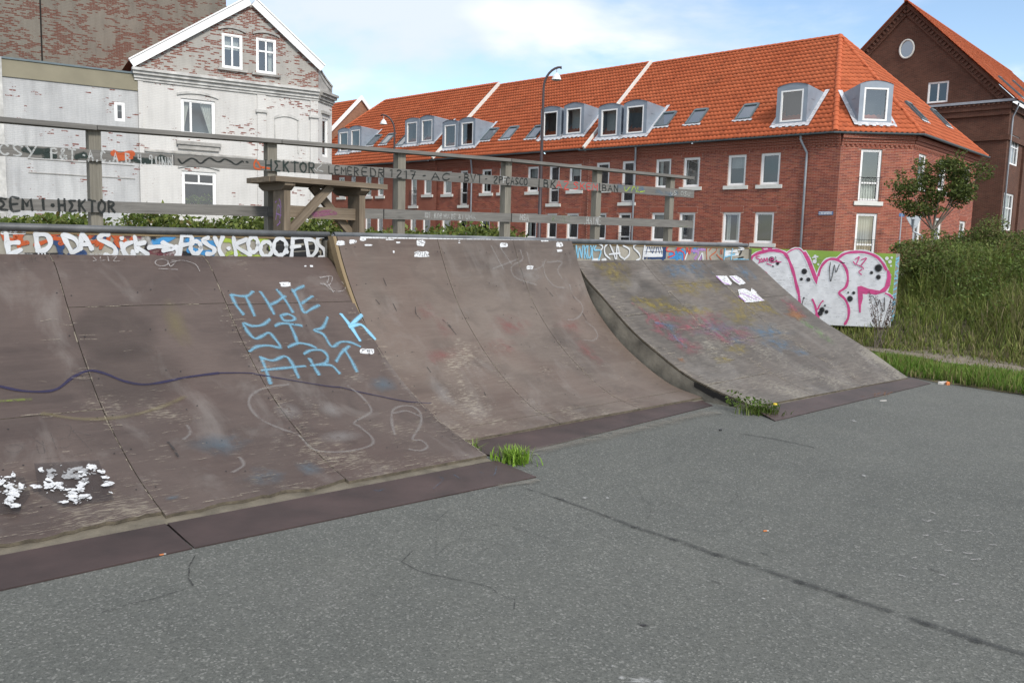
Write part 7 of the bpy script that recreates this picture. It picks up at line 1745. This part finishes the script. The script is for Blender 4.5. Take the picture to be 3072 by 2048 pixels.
# give-way sign seen from behind
pS = at_dist(2741, 700, 33.0); sg = thing('road_sign', [pS[0] + .28, pS[1], 0], 'grey back of a triangular give way sign on a cranked pole', 'road sign')
def sp(px, py, dy=0): q = at_dist(px, py, 33.0 + dy); return q
m = MB(); T = [sp(2720, 649), sp(2764, 649), sp(2764, 655), sp(2748, 684), sp(2737, 684), sp(2720, 655)]; T2 = [q + np.array([0, .03, 0]) for q in T]; m.poly(T); m.poly(T2)
for k in range(6): m.quad(T[k], T[(k + 1) % 6], T2[(k + 1) % 6], T2[k])
m.build('sign_plate', 'sign_back', sg)
m = MB(); q0 = sp(2741, 657, -.05); q1 = sp(2739, 694, -.05); q2 = sp(2767, 708, -.05); q3 = q2.copy(); q3[2] = 0.0; m.tube([q0, q1, q1 + (q2 - q1) * .05, q2 - (q2 - q1) * .05, q2 - ZZ * .05, q3], .035, 10); m.build('pole', 'sign_back', sg, True)
m = MB()
for y in (657, 676): a, b = sp(2735, y, -.035), sp(2748, y, -.035); m.box(a, b - a, np.array([0, .03, 0]), ZZ * .03)
m.build('clamp', 'sign_back', sg)
# street name plates
s0, z1_ = FBm.px(2500, 634); s1_, z0_ = FBm.px(2456, 645)
npl = thing('street_sign', FBm.P((s0 + s1_) / 2, .02, z0_), 'small blue street name plate with white border on the brick corner', 'street sign')
m = MB(); fbox(m, FBm, s0, s1_, .008, .03, z0_, z1_); pl_ = m.build('plate', 'sign_blue', npl)
SPn = Plane(FBm.P(s1_, .03, z0_), -FBm.ex, ZZ, FBm.n); k = Marks(SPn, .003); Wd, Hd = s1_ - s0, z1_ - z0_
k.ribbon2([(.03, .03), (Wd - .03, .03), (Wd - .03, Hd - .03), (.03, Hd - .03), (.03, .03)], .022, False); k.build('border', 'p_letter', pl_)
k = Marks(SPn, .003); k.text2('Morgengade', (.10, Hd * .36), (Wd - .05, Hd * .36), Hd * .42, .016, 0, 0.0); k.build('lettering', 'p_letter', pl_)
a = frs.px(2706, 645)[0]; zs_ = frs.px(2706, 641)[1]; qn = at_dist(2706, 645, 35.2)
np2 = thing('street_sign', [qn[0], qn[1], qn[2] - .1], 'faded blue street name plate beside the give way sign', 'street sign'); m = MB(); m.box(qn - np.array([.12, 0, .07]), np.array([.24, .02, 0]), np.array([0, .02, 0]), ZZ * .14); m.build('plate', 'sign_blue', np2)
m = MB(); m.tube([qn + np.array([0, .03, .05]), np.array([qn[0], qn[1] + .03, 0])], .025, 8); m.build('pole', 'sign_back', np2)

# ================================================================== PLANTS
GREENS = [(.07, .105, .02), (.095, .13, .025), (.12, .155, .032), (.15, .175, .045), (.055, .08, .016)]
def tree(base, h, crown, nleaf, label, seed, leaf=.055, cols=GREENS, trunk_r=.06, group=None, fork=0.45, name='street_tree'):
    r = random.Random(seed); t = thing(name, base, label, 'tree', group); b = np.array(base, float); m = MB()
    lean = np.array([r.uniform(-.1, .1), r.uniform(-.1, .1), 0]); F = b + ZZ * h * fork + lean
    m.tube([b, b + ZZ * h * fork * .5 + lean * .4, F], [trunk_r, trunk_r * .85, trunk_r * .7], 9); cs = []
    for k, (cx, cz, rx, rz) in enumerate(crown):
        e = b + np.array([cx, r.uniform(-.6, .6) * rx, cz]); mid = F * .5 + e * .5 + np.array([r.uniform(-.1, .1), 0, -.05]); m.tube([F, mid, e], [trunk_r * .5, trunk_r * .3, trunk_r * .12], 6)
        for j in range(4):
            q = mid + (e - mid) * r.uniform(.2, 1) ; tip = e + np.array([r.uniform(-1, 1) * rx * 1.1, r.uniform(-1, 1) * rx, r.uniform(-.6, 1) * rz * 1.1]); m.tube([q, (q + tip) / 2 + ZZ * .05, tip], [trunk_r * .16, trunk_r * .1, trunk_r * .05], 5); cs.append((*((q + tip) / 2), rx * .75, rx * .75, rz * .62)); cs.append((*tip, rx * .45, rx * .45, rz * .40))
    m.build('trunk', 'bark', t, True); put('crown', leafcloud('crown', cs, nleaf, leaf, cols, seed=seed), t); return t
tbp = at_dist(2800, 740, 27.0); tz = lambda py, px=2820: at_dist(px, py, 27.0)[2]; tx = lambda px: at_dist(px, 560, 27.0)[0] - tbp[0]
tree((tbp[0], 27.0 if False else tbp[1], 0), tz(640) / .55, [(tx(2720), tz(560), .50, .38), (tx(2775), tz(520), .52, .42), (tx(2830), tz(490), .50, .36), (tx(2885), tz(515), .50, .40), (tx(2935), tz(535), .46, .36), (tx(2860), tz(560), .55, .40), (tx(2740), tz(610), .50, .30), (tx(2800), tz(575), .5, .36), (tx(2910), tz(580), .42, .30), (tx(2790), tz(625), .42, .24)], 9000,
     'young leafy street tree before the brick corner house', 3, .048, [(.065, .09, .02), (.09, .12, .027), (.12, .145, .038), (.045, .065, .015)], .055)
for i, (px, py, d, lab, w_) in enumerate(((1000, 332, 95, 'small distant treetop showing beside the white house parapet', 1.7), (1128, 346, 90, 'small distant treetop showing left of the far roof hip', 1.6))):
    q = at_dist(px, py, d); tree((q[0], q[1], 0), q[2], [(-w_ * .5, q[2] - .4, w_ * .7, .5), (w_ * .4, q[2] - .5, w_ * .7, .5), (0, q[2] - .9, w_, .6)], 420, lab, 11 + i, .22, [(.04, .06, .015), (.06, .08, .02)], .16, 'distant treetops behind the houses', .6, 'far_tree')
# hedge behind the deck
def hedge(name, p0, p1, ztop, depth, n, label, seed, zlow=0.9, jag=.09):
    r = np.random.default_rng(seed); p0, p1 = np.array(p0, float), np.array(p1, float); d = p1 - p0; L = np.linalg.norm(d); d /= L; nn = np.array([-d[1], d[0]])
    t = thing(name, [*((p0 + p1) / 2), 0], label, 'hedge')
    u = r.uniform(0, L, n); v = r.uniform(-depth / 2, depth / 2, n); prof = ztop + jag * (np.sin(u * 2.1 + seed) * .5 + np.sin(u * 5.3) * .35 + np.sin(u * 0.7 + 2) * .5 + r.normal(0, .35, n))
    z = zlow + (prof - zlow) * r.uniform(0, 1, n) ** .55
    pos = np.stack([p0[0] + d[0] * u + nn[0] * v, p0[1] + d[1] * u + nn[1] * v, z], 1)
    a = r.normal(size=(n, 3)); a[:, 2] += .6; a /= np.linalg.norm(a, axis=1)[:, None]; b = np.cross(a, r.normal(size=(n, 3))); b /= np.linalg.norm(b, axis=1)[:, None]; s = r.uniform(.025, .06, n)[:, None]
    V = np.stack([pos - a * s, pos + b * s * .45, pos + a * s, pos - b * s * .45], 1).reshape(-1, 3); cols = np.array(GREENS)[r.integers(0, 5, n)] * r.uniform(.7, 1.4, (n, 1)); cols[r.random(n) < .05] = (.13, .10, .03)
    put('foliage', fast_mesh('foliage', V, np.arange(n * 4).reshape(-1, 4), 'leaf', np.repeat(cols, 4, 0)), t)
    m = MB(); c0 = [*(p0 + nn * -depth * .35), 0]; m.box(np.array([*(p0 - nn * depth * .3), 0.0]), np.array([*(d * L), 0]), np.array([*(nn * depth * .6), 0]), ZZ * (ztop - .45)); m.build('branch_core', 'soil', t)
    return t
ha = P3(-3.5, 11.2, 0)[:2]; hb = P3(3.4, 11.2, 0)[:2]; hc = P3(9.3, 10.7, 0)[:2]
hedge('hedge', ha, hb, 1.81, 1.2, 22000, 'clipped green hedge showing under the left fence boards before the white house', 21)
hedge('hedge', hb, hc, 1.90, 1.2, 20000, 'looser green hedge showing under the right fence boards before the brick houses', 22, jag=.12)
# grass, weeds and shrubs on the bank
def blades(name, n, region, hfun, cols, seed, wid=.008, lean=.35, parent=None, kind='stuff', label=None, heads=0.0):
    r = np.random.default_rng(seed); xy = region(r, n); n = len(xy); h = hfun(xy, r); z0 = hmound(xy[:, 0], xy[:, 1]) if region.__name__ != 'flat' else np.full(n, 0.0)
    th = r.uniform(0, 2 * np.pi, n); ln = r.uniform(.1, 1, n) * lean; dxy = np.stack([np.cos(th), np.sin(th)], 1) * (h * ln)[:, None]; sd = np.stack([-np.sin(th + r.normal(0, .8, n)), np.cos(th)], 1) * (wid * r.uniform(.6, 1.5, n))[:, None]
    def pt(f, side): return np.concatenate([xy + dxy * f ** 1.8 + sd * side, (z0 + h * f * (1 - .25 * ln * f))[:, None]], 1)
    V = np.stack([pt(0, -1), pt(0, 1), pt(.5, .8), pt(.5, -.8), pt(1, .1), pt(1, -.1)], 1).reshape(-1, 3); b = np.arange(n)[:, None] * 6
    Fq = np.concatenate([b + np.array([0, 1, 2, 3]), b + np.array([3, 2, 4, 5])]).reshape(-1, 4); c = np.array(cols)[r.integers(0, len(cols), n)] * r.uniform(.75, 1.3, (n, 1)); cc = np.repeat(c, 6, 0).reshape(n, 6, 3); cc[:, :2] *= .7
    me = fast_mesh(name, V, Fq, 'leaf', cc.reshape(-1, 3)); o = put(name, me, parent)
    if kind: o['kind'] = kind
    if label: o['label'] = label
    return o
def reg_verge(r, n):
    d = r.uniform(.0, 1.75, n) ; t_ = r.uniform(-9, 2.6, n); d = np.where(t_ > 0.2, d * .9, d); return np.stack([VB[0] + VN[0] * d + VT[0] * t_, VB[1] + VN[1] * d + VT[1] * t_], 1)
def reg_bank(r, n):
    d = r.uniform(2.3, 6.2, n); t_ = r.uniform(-9, 4.5, n); return np.stack([VB[0] + VN[0] * d + VT[0] * t_, VB[1] + VN[1] * d + VT[1] * t_], 1)
def reg_path(r, n):
    d = r.normal(2.0, .28, n); t_ = r.uniform(-9, 3.5, n); return np.stack([VB[0] + VN[0] * d + VT[0] * t_, VB[1] + VN[1] * d + VT[1] * t_], 1)
def reg_edge(r, n):
    d = r.normal(.05, .06, n); t_ = r.uniform(-9, 2.6, n); return np.stack([VB[0] + VN[0] * d + VT[0] * t_, VB[1] + VN[1] * d + VT[1] * t_], 1)
LUSH = [(.10, .19, .025), (.13, .22, .035), (.085, .16, .02), (.17, .23, .05)]; DRY = [(.22, .19, .09), (.16, .18, .05), (.11, .15, .03), (.085, .12, .022), (.26, .21, .11)]
def dd_(xy): return dgrass(xy[:, 0], xy[:, 1])
def open_(xy): return np.clip((xy[:, 0] / xy[:, 1] - .468) / .02, 0, 1)       # 0 before the painted wall, 1 on the free bank
def patchy(xy): return .5 + .5 * np.sin(xy[:, 0] * 1.9 + 1.3 * np.sin(xy[:, 1] * .8)) * np.cos(xy[:, 1] * 1.4 + np.sin(xy[:, 0] * 1.1))
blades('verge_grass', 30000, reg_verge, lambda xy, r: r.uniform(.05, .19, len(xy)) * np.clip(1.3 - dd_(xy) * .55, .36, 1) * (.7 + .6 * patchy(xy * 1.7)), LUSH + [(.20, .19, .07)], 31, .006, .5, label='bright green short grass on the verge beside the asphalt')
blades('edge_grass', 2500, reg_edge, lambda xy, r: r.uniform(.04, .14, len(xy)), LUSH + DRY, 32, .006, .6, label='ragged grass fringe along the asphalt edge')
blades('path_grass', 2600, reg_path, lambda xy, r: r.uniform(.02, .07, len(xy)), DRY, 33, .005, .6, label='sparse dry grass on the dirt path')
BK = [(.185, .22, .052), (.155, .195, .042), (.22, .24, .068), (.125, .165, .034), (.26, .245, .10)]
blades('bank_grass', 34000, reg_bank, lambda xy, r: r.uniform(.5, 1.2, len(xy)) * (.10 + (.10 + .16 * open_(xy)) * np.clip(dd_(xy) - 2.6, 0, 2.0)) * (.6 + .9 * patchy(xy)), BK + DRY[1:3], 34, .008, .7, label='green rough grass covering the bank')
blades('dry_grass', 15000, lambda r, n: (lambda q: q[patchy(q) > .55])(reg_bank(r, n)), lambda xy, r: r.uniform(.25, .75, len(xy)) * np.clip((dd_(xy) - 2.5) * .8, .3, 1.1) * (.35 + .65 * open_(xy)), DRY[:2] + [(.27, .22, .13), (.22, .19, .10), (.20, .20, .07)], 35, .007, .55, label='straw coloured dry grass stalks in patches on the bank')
def weeds():
    r = np.random.default_rng(77); xy = reg_bank(r, 900); xy = xy[(dd_(xy) > 2.6)]; z = hmound(xy[:, 0], xy[:, 1]); sc_ = r.uniform(.5, 1.2, len(xy)) * np.clip((dd_(xy) - 2.3) * .6, .35, 1.5) * (.45 + .75 * open_(xy))
    C = np.stack([xy[:, 0], xy[:, 1], z + .24 * sc_, .24 * sc_, .24 * sc_, .22 * sc_], 1)
    me = leafcloud('bank_weeds', C, 60000, .026, [(.11, .165, .036), (.15, .21, .052), (.06, .095, .018), (.08, .125, .024), (.10, .15, .03), (.05, .075, .015), (.11, .13, .04)], seed=78); o = put('bank_weeds', me); o['kind'] = 'stuff'; o['label'] = 'low leafy weeds spread over the bank'
weeds()
def shrub(x, y, w, h, n, label, seed, cols=GREENS, leaf=.05, name='shrub', zb=None):
    z0 = float(hmound(np.array(x), np.array(y))) if zb is None else zb; t = thing(name, (x, y, z0 - .02), label, 'shrub', 'wild shrubs on the bank'); r = random.Random(seed); cs = []; m = MB()
    for k in range(9):
        a = r.uniform(0, 6.28); q = r.uniform(.1, .8) * w / 2; zz_ = h * r.uniform(.35, .85); c = np.array([x + math.cos(a) * q, y + math.sin(a) * q, z0 + zz_]); m.tube([(x, y, z0 - .05), tuple(c)], [.018, .006], 5); cs.append((*c, w * .24, w * .24, h * .22))
    cs.append((x, y, z0 + h * .35, w * .42, w * .42, h * .3)); m.build('stem', 'bark', t); put('foliage', leafcloud('foliage', cs, n, leaf, cols, seed=seed), t); return t
def on_bank(px, d): q = at_dist(px, 800, d); return q[0], q[1]
DK = [(.085, .12, .026), (.11, .15, .033), (.135, .17, .042), (.165, .175, .06), (.06, .085, .02)]
for i, (px, dd, w, h, lab) in enumerate(((2748, 18.4, 1.5, .95, 'dark leafy shrub just right of the painted wall under the give way sign'), (2815, 18.8, 1.5, .95, 'dark leafy shrub below the young street tree trunk'), (2880, 18.6, 1.6, 1.05, 'dense shrub on the bank right of the tree'), (2945, 18.4, 1.6, 1.15, 'tall reddish green shrub on the bank below the brown house'),
        (3010, 18.2, 1.7, 1.15, 'broad shrub on the bank under the white framed windows'), (3072, 17.6, 1.7, 1.15, 'last shrub on the bank at the right edge of the picture'), (2790, 16.9, 1.3, .8, 'low front shrub on the bank slope near the painted wall end'), (2870, 16.8, 1.4, .85, 'low front shrub on the middle of the bank slope'), (2960, 16.6, 1.5, .9, 'low front shrub on the bank with dry grass around it'), (3050, 16.3, 1.5, .85, 'low front shrub on the bank at the right edge'))):
    x, y = on_bank(px, dd); shrub(x, y, w * (.8 + .5 * ((i * 37) % 10) / 10), h * (.75 + .45 * ((i * 53) % 10) / 10), 5200, lab, 50 + i, DK if i % 3 else DK + [(.10, .07, .03), (.12, .09, .035)], (.026, .04, .032)[i % 3])
# dark seeding dock weed before the painted wall
x, y = on_bank(2655, 14.4); dk = thing('dock_weed', (x, y, float(hmound(np.array(x), np.array(y)))), 'reddish brown seeding dock weed in front of the painted wall', 'weed'); r_ = random.Random(4); m = MB(); cs = []
for k in range(9):
    tip = np.array([x + r_.uniform(-.28, .28), y + r_.uniform(-.1, .1), ROOT_LOC[dk.name][2] + r_.uniform(.6, 1.0)]); m.tube([(x + r_.uniform(-.1, .1), y, ROOT_LOC[dk.name][2] - .03), tuple(tip)], [.008, .003], 5)
    for j in range(5): f = .5 + j * .12; cs.append((x + (tip[0] - x) * f, y, ROOT_LOC[dk.name][2] + (tip[2] - ROOT_LOC[dk.name][2]) * f, .03, .03, .06))
m.build('stem', 'bark', dk); put('seed_head', leafcloud('seed_head', cs, 900, .013, [(.07, .022, .018), (.09, .035, .025), (.05, .02, .015)], seed=9), dk)
# tufts at the foot of the ramps
def tuft(u, v, n, h, spread, label, seed, cols=LUSH, name='grass_tuft', wid=.006):
    p = P3(u, v, 0); r = np.random.default_rng(seed); t = thing(name, p, label, 'weed', 'weeds at the foot of the ramps')
    xy = np.array([p[0], p[1]]) + r.normal(0, spread, (n, 2)) * np.array([1, .7]); hh = r.uniform(.4, 1.0, n) * h; th = r.uniform(0, 6.28, n); ln = r.uniform(.15, .95, n); dxy = np.stack([np.cos(th), np.sin(th)], 1) * (hh * ln)[:, None]; sd = np.stack([-np.sin(th), np.cos(th)], 1) * wid
    def pt(f, s): return np.concatenate([xy + dxy * f ** 1.6 + sd * s, (hh * f * (1 - .35 * ln * f))[:, None]], 1)
    V = np.stack([pt(0, -1), pt(0, 1), pt(.5, .8), pt(.5, -.8), pt(1, .1), pt(1, -.1)], 1).reshape(-1, 3); b = np.arange(n)[:, None] * 6; Fq = np.concatenate([b + np.array([0, 1, 2, 3]), b + np.array([3, 2, 4, 5])]).reshape(-1, 4)
    c = np.array(cols)[r.integers(0, len(cols), n)] * r.uniform(.75, 1.3, (n, 1)); put('blades', fast_mesh('blades', V, Fq, 'leaf', np.repeat(c, 6, 0)), t); return t
tuft(4.22, 4.70, 260, .17, .065, 'bright green grass tuft at the gap between left and middle ramps', 61, [(.16, .28, .03), (.20, .33, .04), (.13, .24, .025), (.24, .33, .08)])
tuft(4.12, 5.10, 60, .15, .03, 'thin grass tuft growing behind the bright one in the ramp gap', 62, [(.16, .26, .04), (.20, .26, .07)])
wd = tuft(7.60, 4.66, 200, .15, .09, 'weedy green clump at the foot of the right ramp', 63, [(.09, .15, .025), (.07, .11, .02), (.14, .17, .05), (.06, .09, .015)])
c_ = P3(7.62, 4.72, 0); lf_ = put('foliage', leafcloud('foliage', [(c_[0] - .1, c_[1], .10, .16, .12, .08), (c_[0] + .08, c_[1], .08, .16, .12, .07), (c_[0] - .22, c_[1] + .08, .14, .1, .1, .1)], 230, .02, [(.08, .14, .02), (.06, .10, .016), (.12, .17, .04)], seed=64), wd); lf_['kind'] = 'stuff'
m = MB(); cf = P3(7.60, 4.50, .13); m.tube([cf - ZZ * .002, cf + ZZ * .012], [.022, .018], 10); m.build('yellow_flower', 'flower_yellow' if 'flower_yellow' in MATS else 'litter_orange', wd)
tuft(0.62, 4.84, 26, .045, .014, 'tiny moss green sprout on the edge of the left ramp', 65, [(.12, .22, .03)], 'sprout', .003)
# litter
def litter(px, py, L, W, H, rot, mat, label, z=0.0, name='litter', cat='litter'):
    p = at_z(px, py, z); m = MB(); c, s = math.cos(rot), math.sin(rot); ax = np.array([c, s, 0]); ay = np.array([-s, c, 0])
    pts = [p + ax * (L / 2 * math.cos(t) * (1 + .25 * math.sin(3 * t))) + ay * (W / 2 * math.sin(t)) for t in np.linspace(0, 2 * math.pi, 9)[:-1]]
    top = [q + ZZ * (H * (1 + .3 * math.sin(i * 2.2))) for i, q in enumerate(pts)]; m.poly(top)
    for i in range(8): m.quad(pts[i], pts[(i + 1) % 8], top[(i + 1) % 8], top[i])
    o = m.build(name, mat, None); tag(o, label, cat, 'small litter on the ground'); return o
def butt(px, py, rot, label, z):
    p = at_z(px, py, z); t = thing('cigarette_butt', p, label, 'cigarette butt', 'small litter on the ground'); d = np.array([math.cos(rot), math.sin(rot), 0]); m = MB(); m.tube([p + ZZ * .005, p + d * .022 + ZZ * .005], .0045, 8); m.build('filter', 'litter_orange', t, True); m = MB(); m.tube([p + d * .0221 + ZZ * .005, p + d * .034 + ZZ * .005], .0043, 8); m.build('paper', 'litter_white', t, True)
butt(478, 1667, .7, 'orange cigarette butt on the asphalt by the first steel plate joint', .001)
butt(2290, 1594, .2, 'cigarette butt on the open asphalt right of the dark joint line', .001)
litter(2830, 1152, .16, .07, .03, .2, 'litter_white', 'crumpled white wrapper at the grass edge beyond the right ramp'); litter(2843, 1154, .07, .05, .035, .9, 'litter_orange', 'red scrap lying beside the white wrapper at the grass edge')
litter(2650, 1202, .10, .03, .006, .3, 'litter_white', 'thin white paper strip on the asphalt by the right steel plate'); litter(2162, 1291, .05, .025, .012, 1.0, 'black_metal', 'small dark scrap on the asphalt below the weedy clump'); litter(1930, 1876, .028, .016, .004, .2, 'black_metal', 'small dark scrap in the near middle of the asphalt')
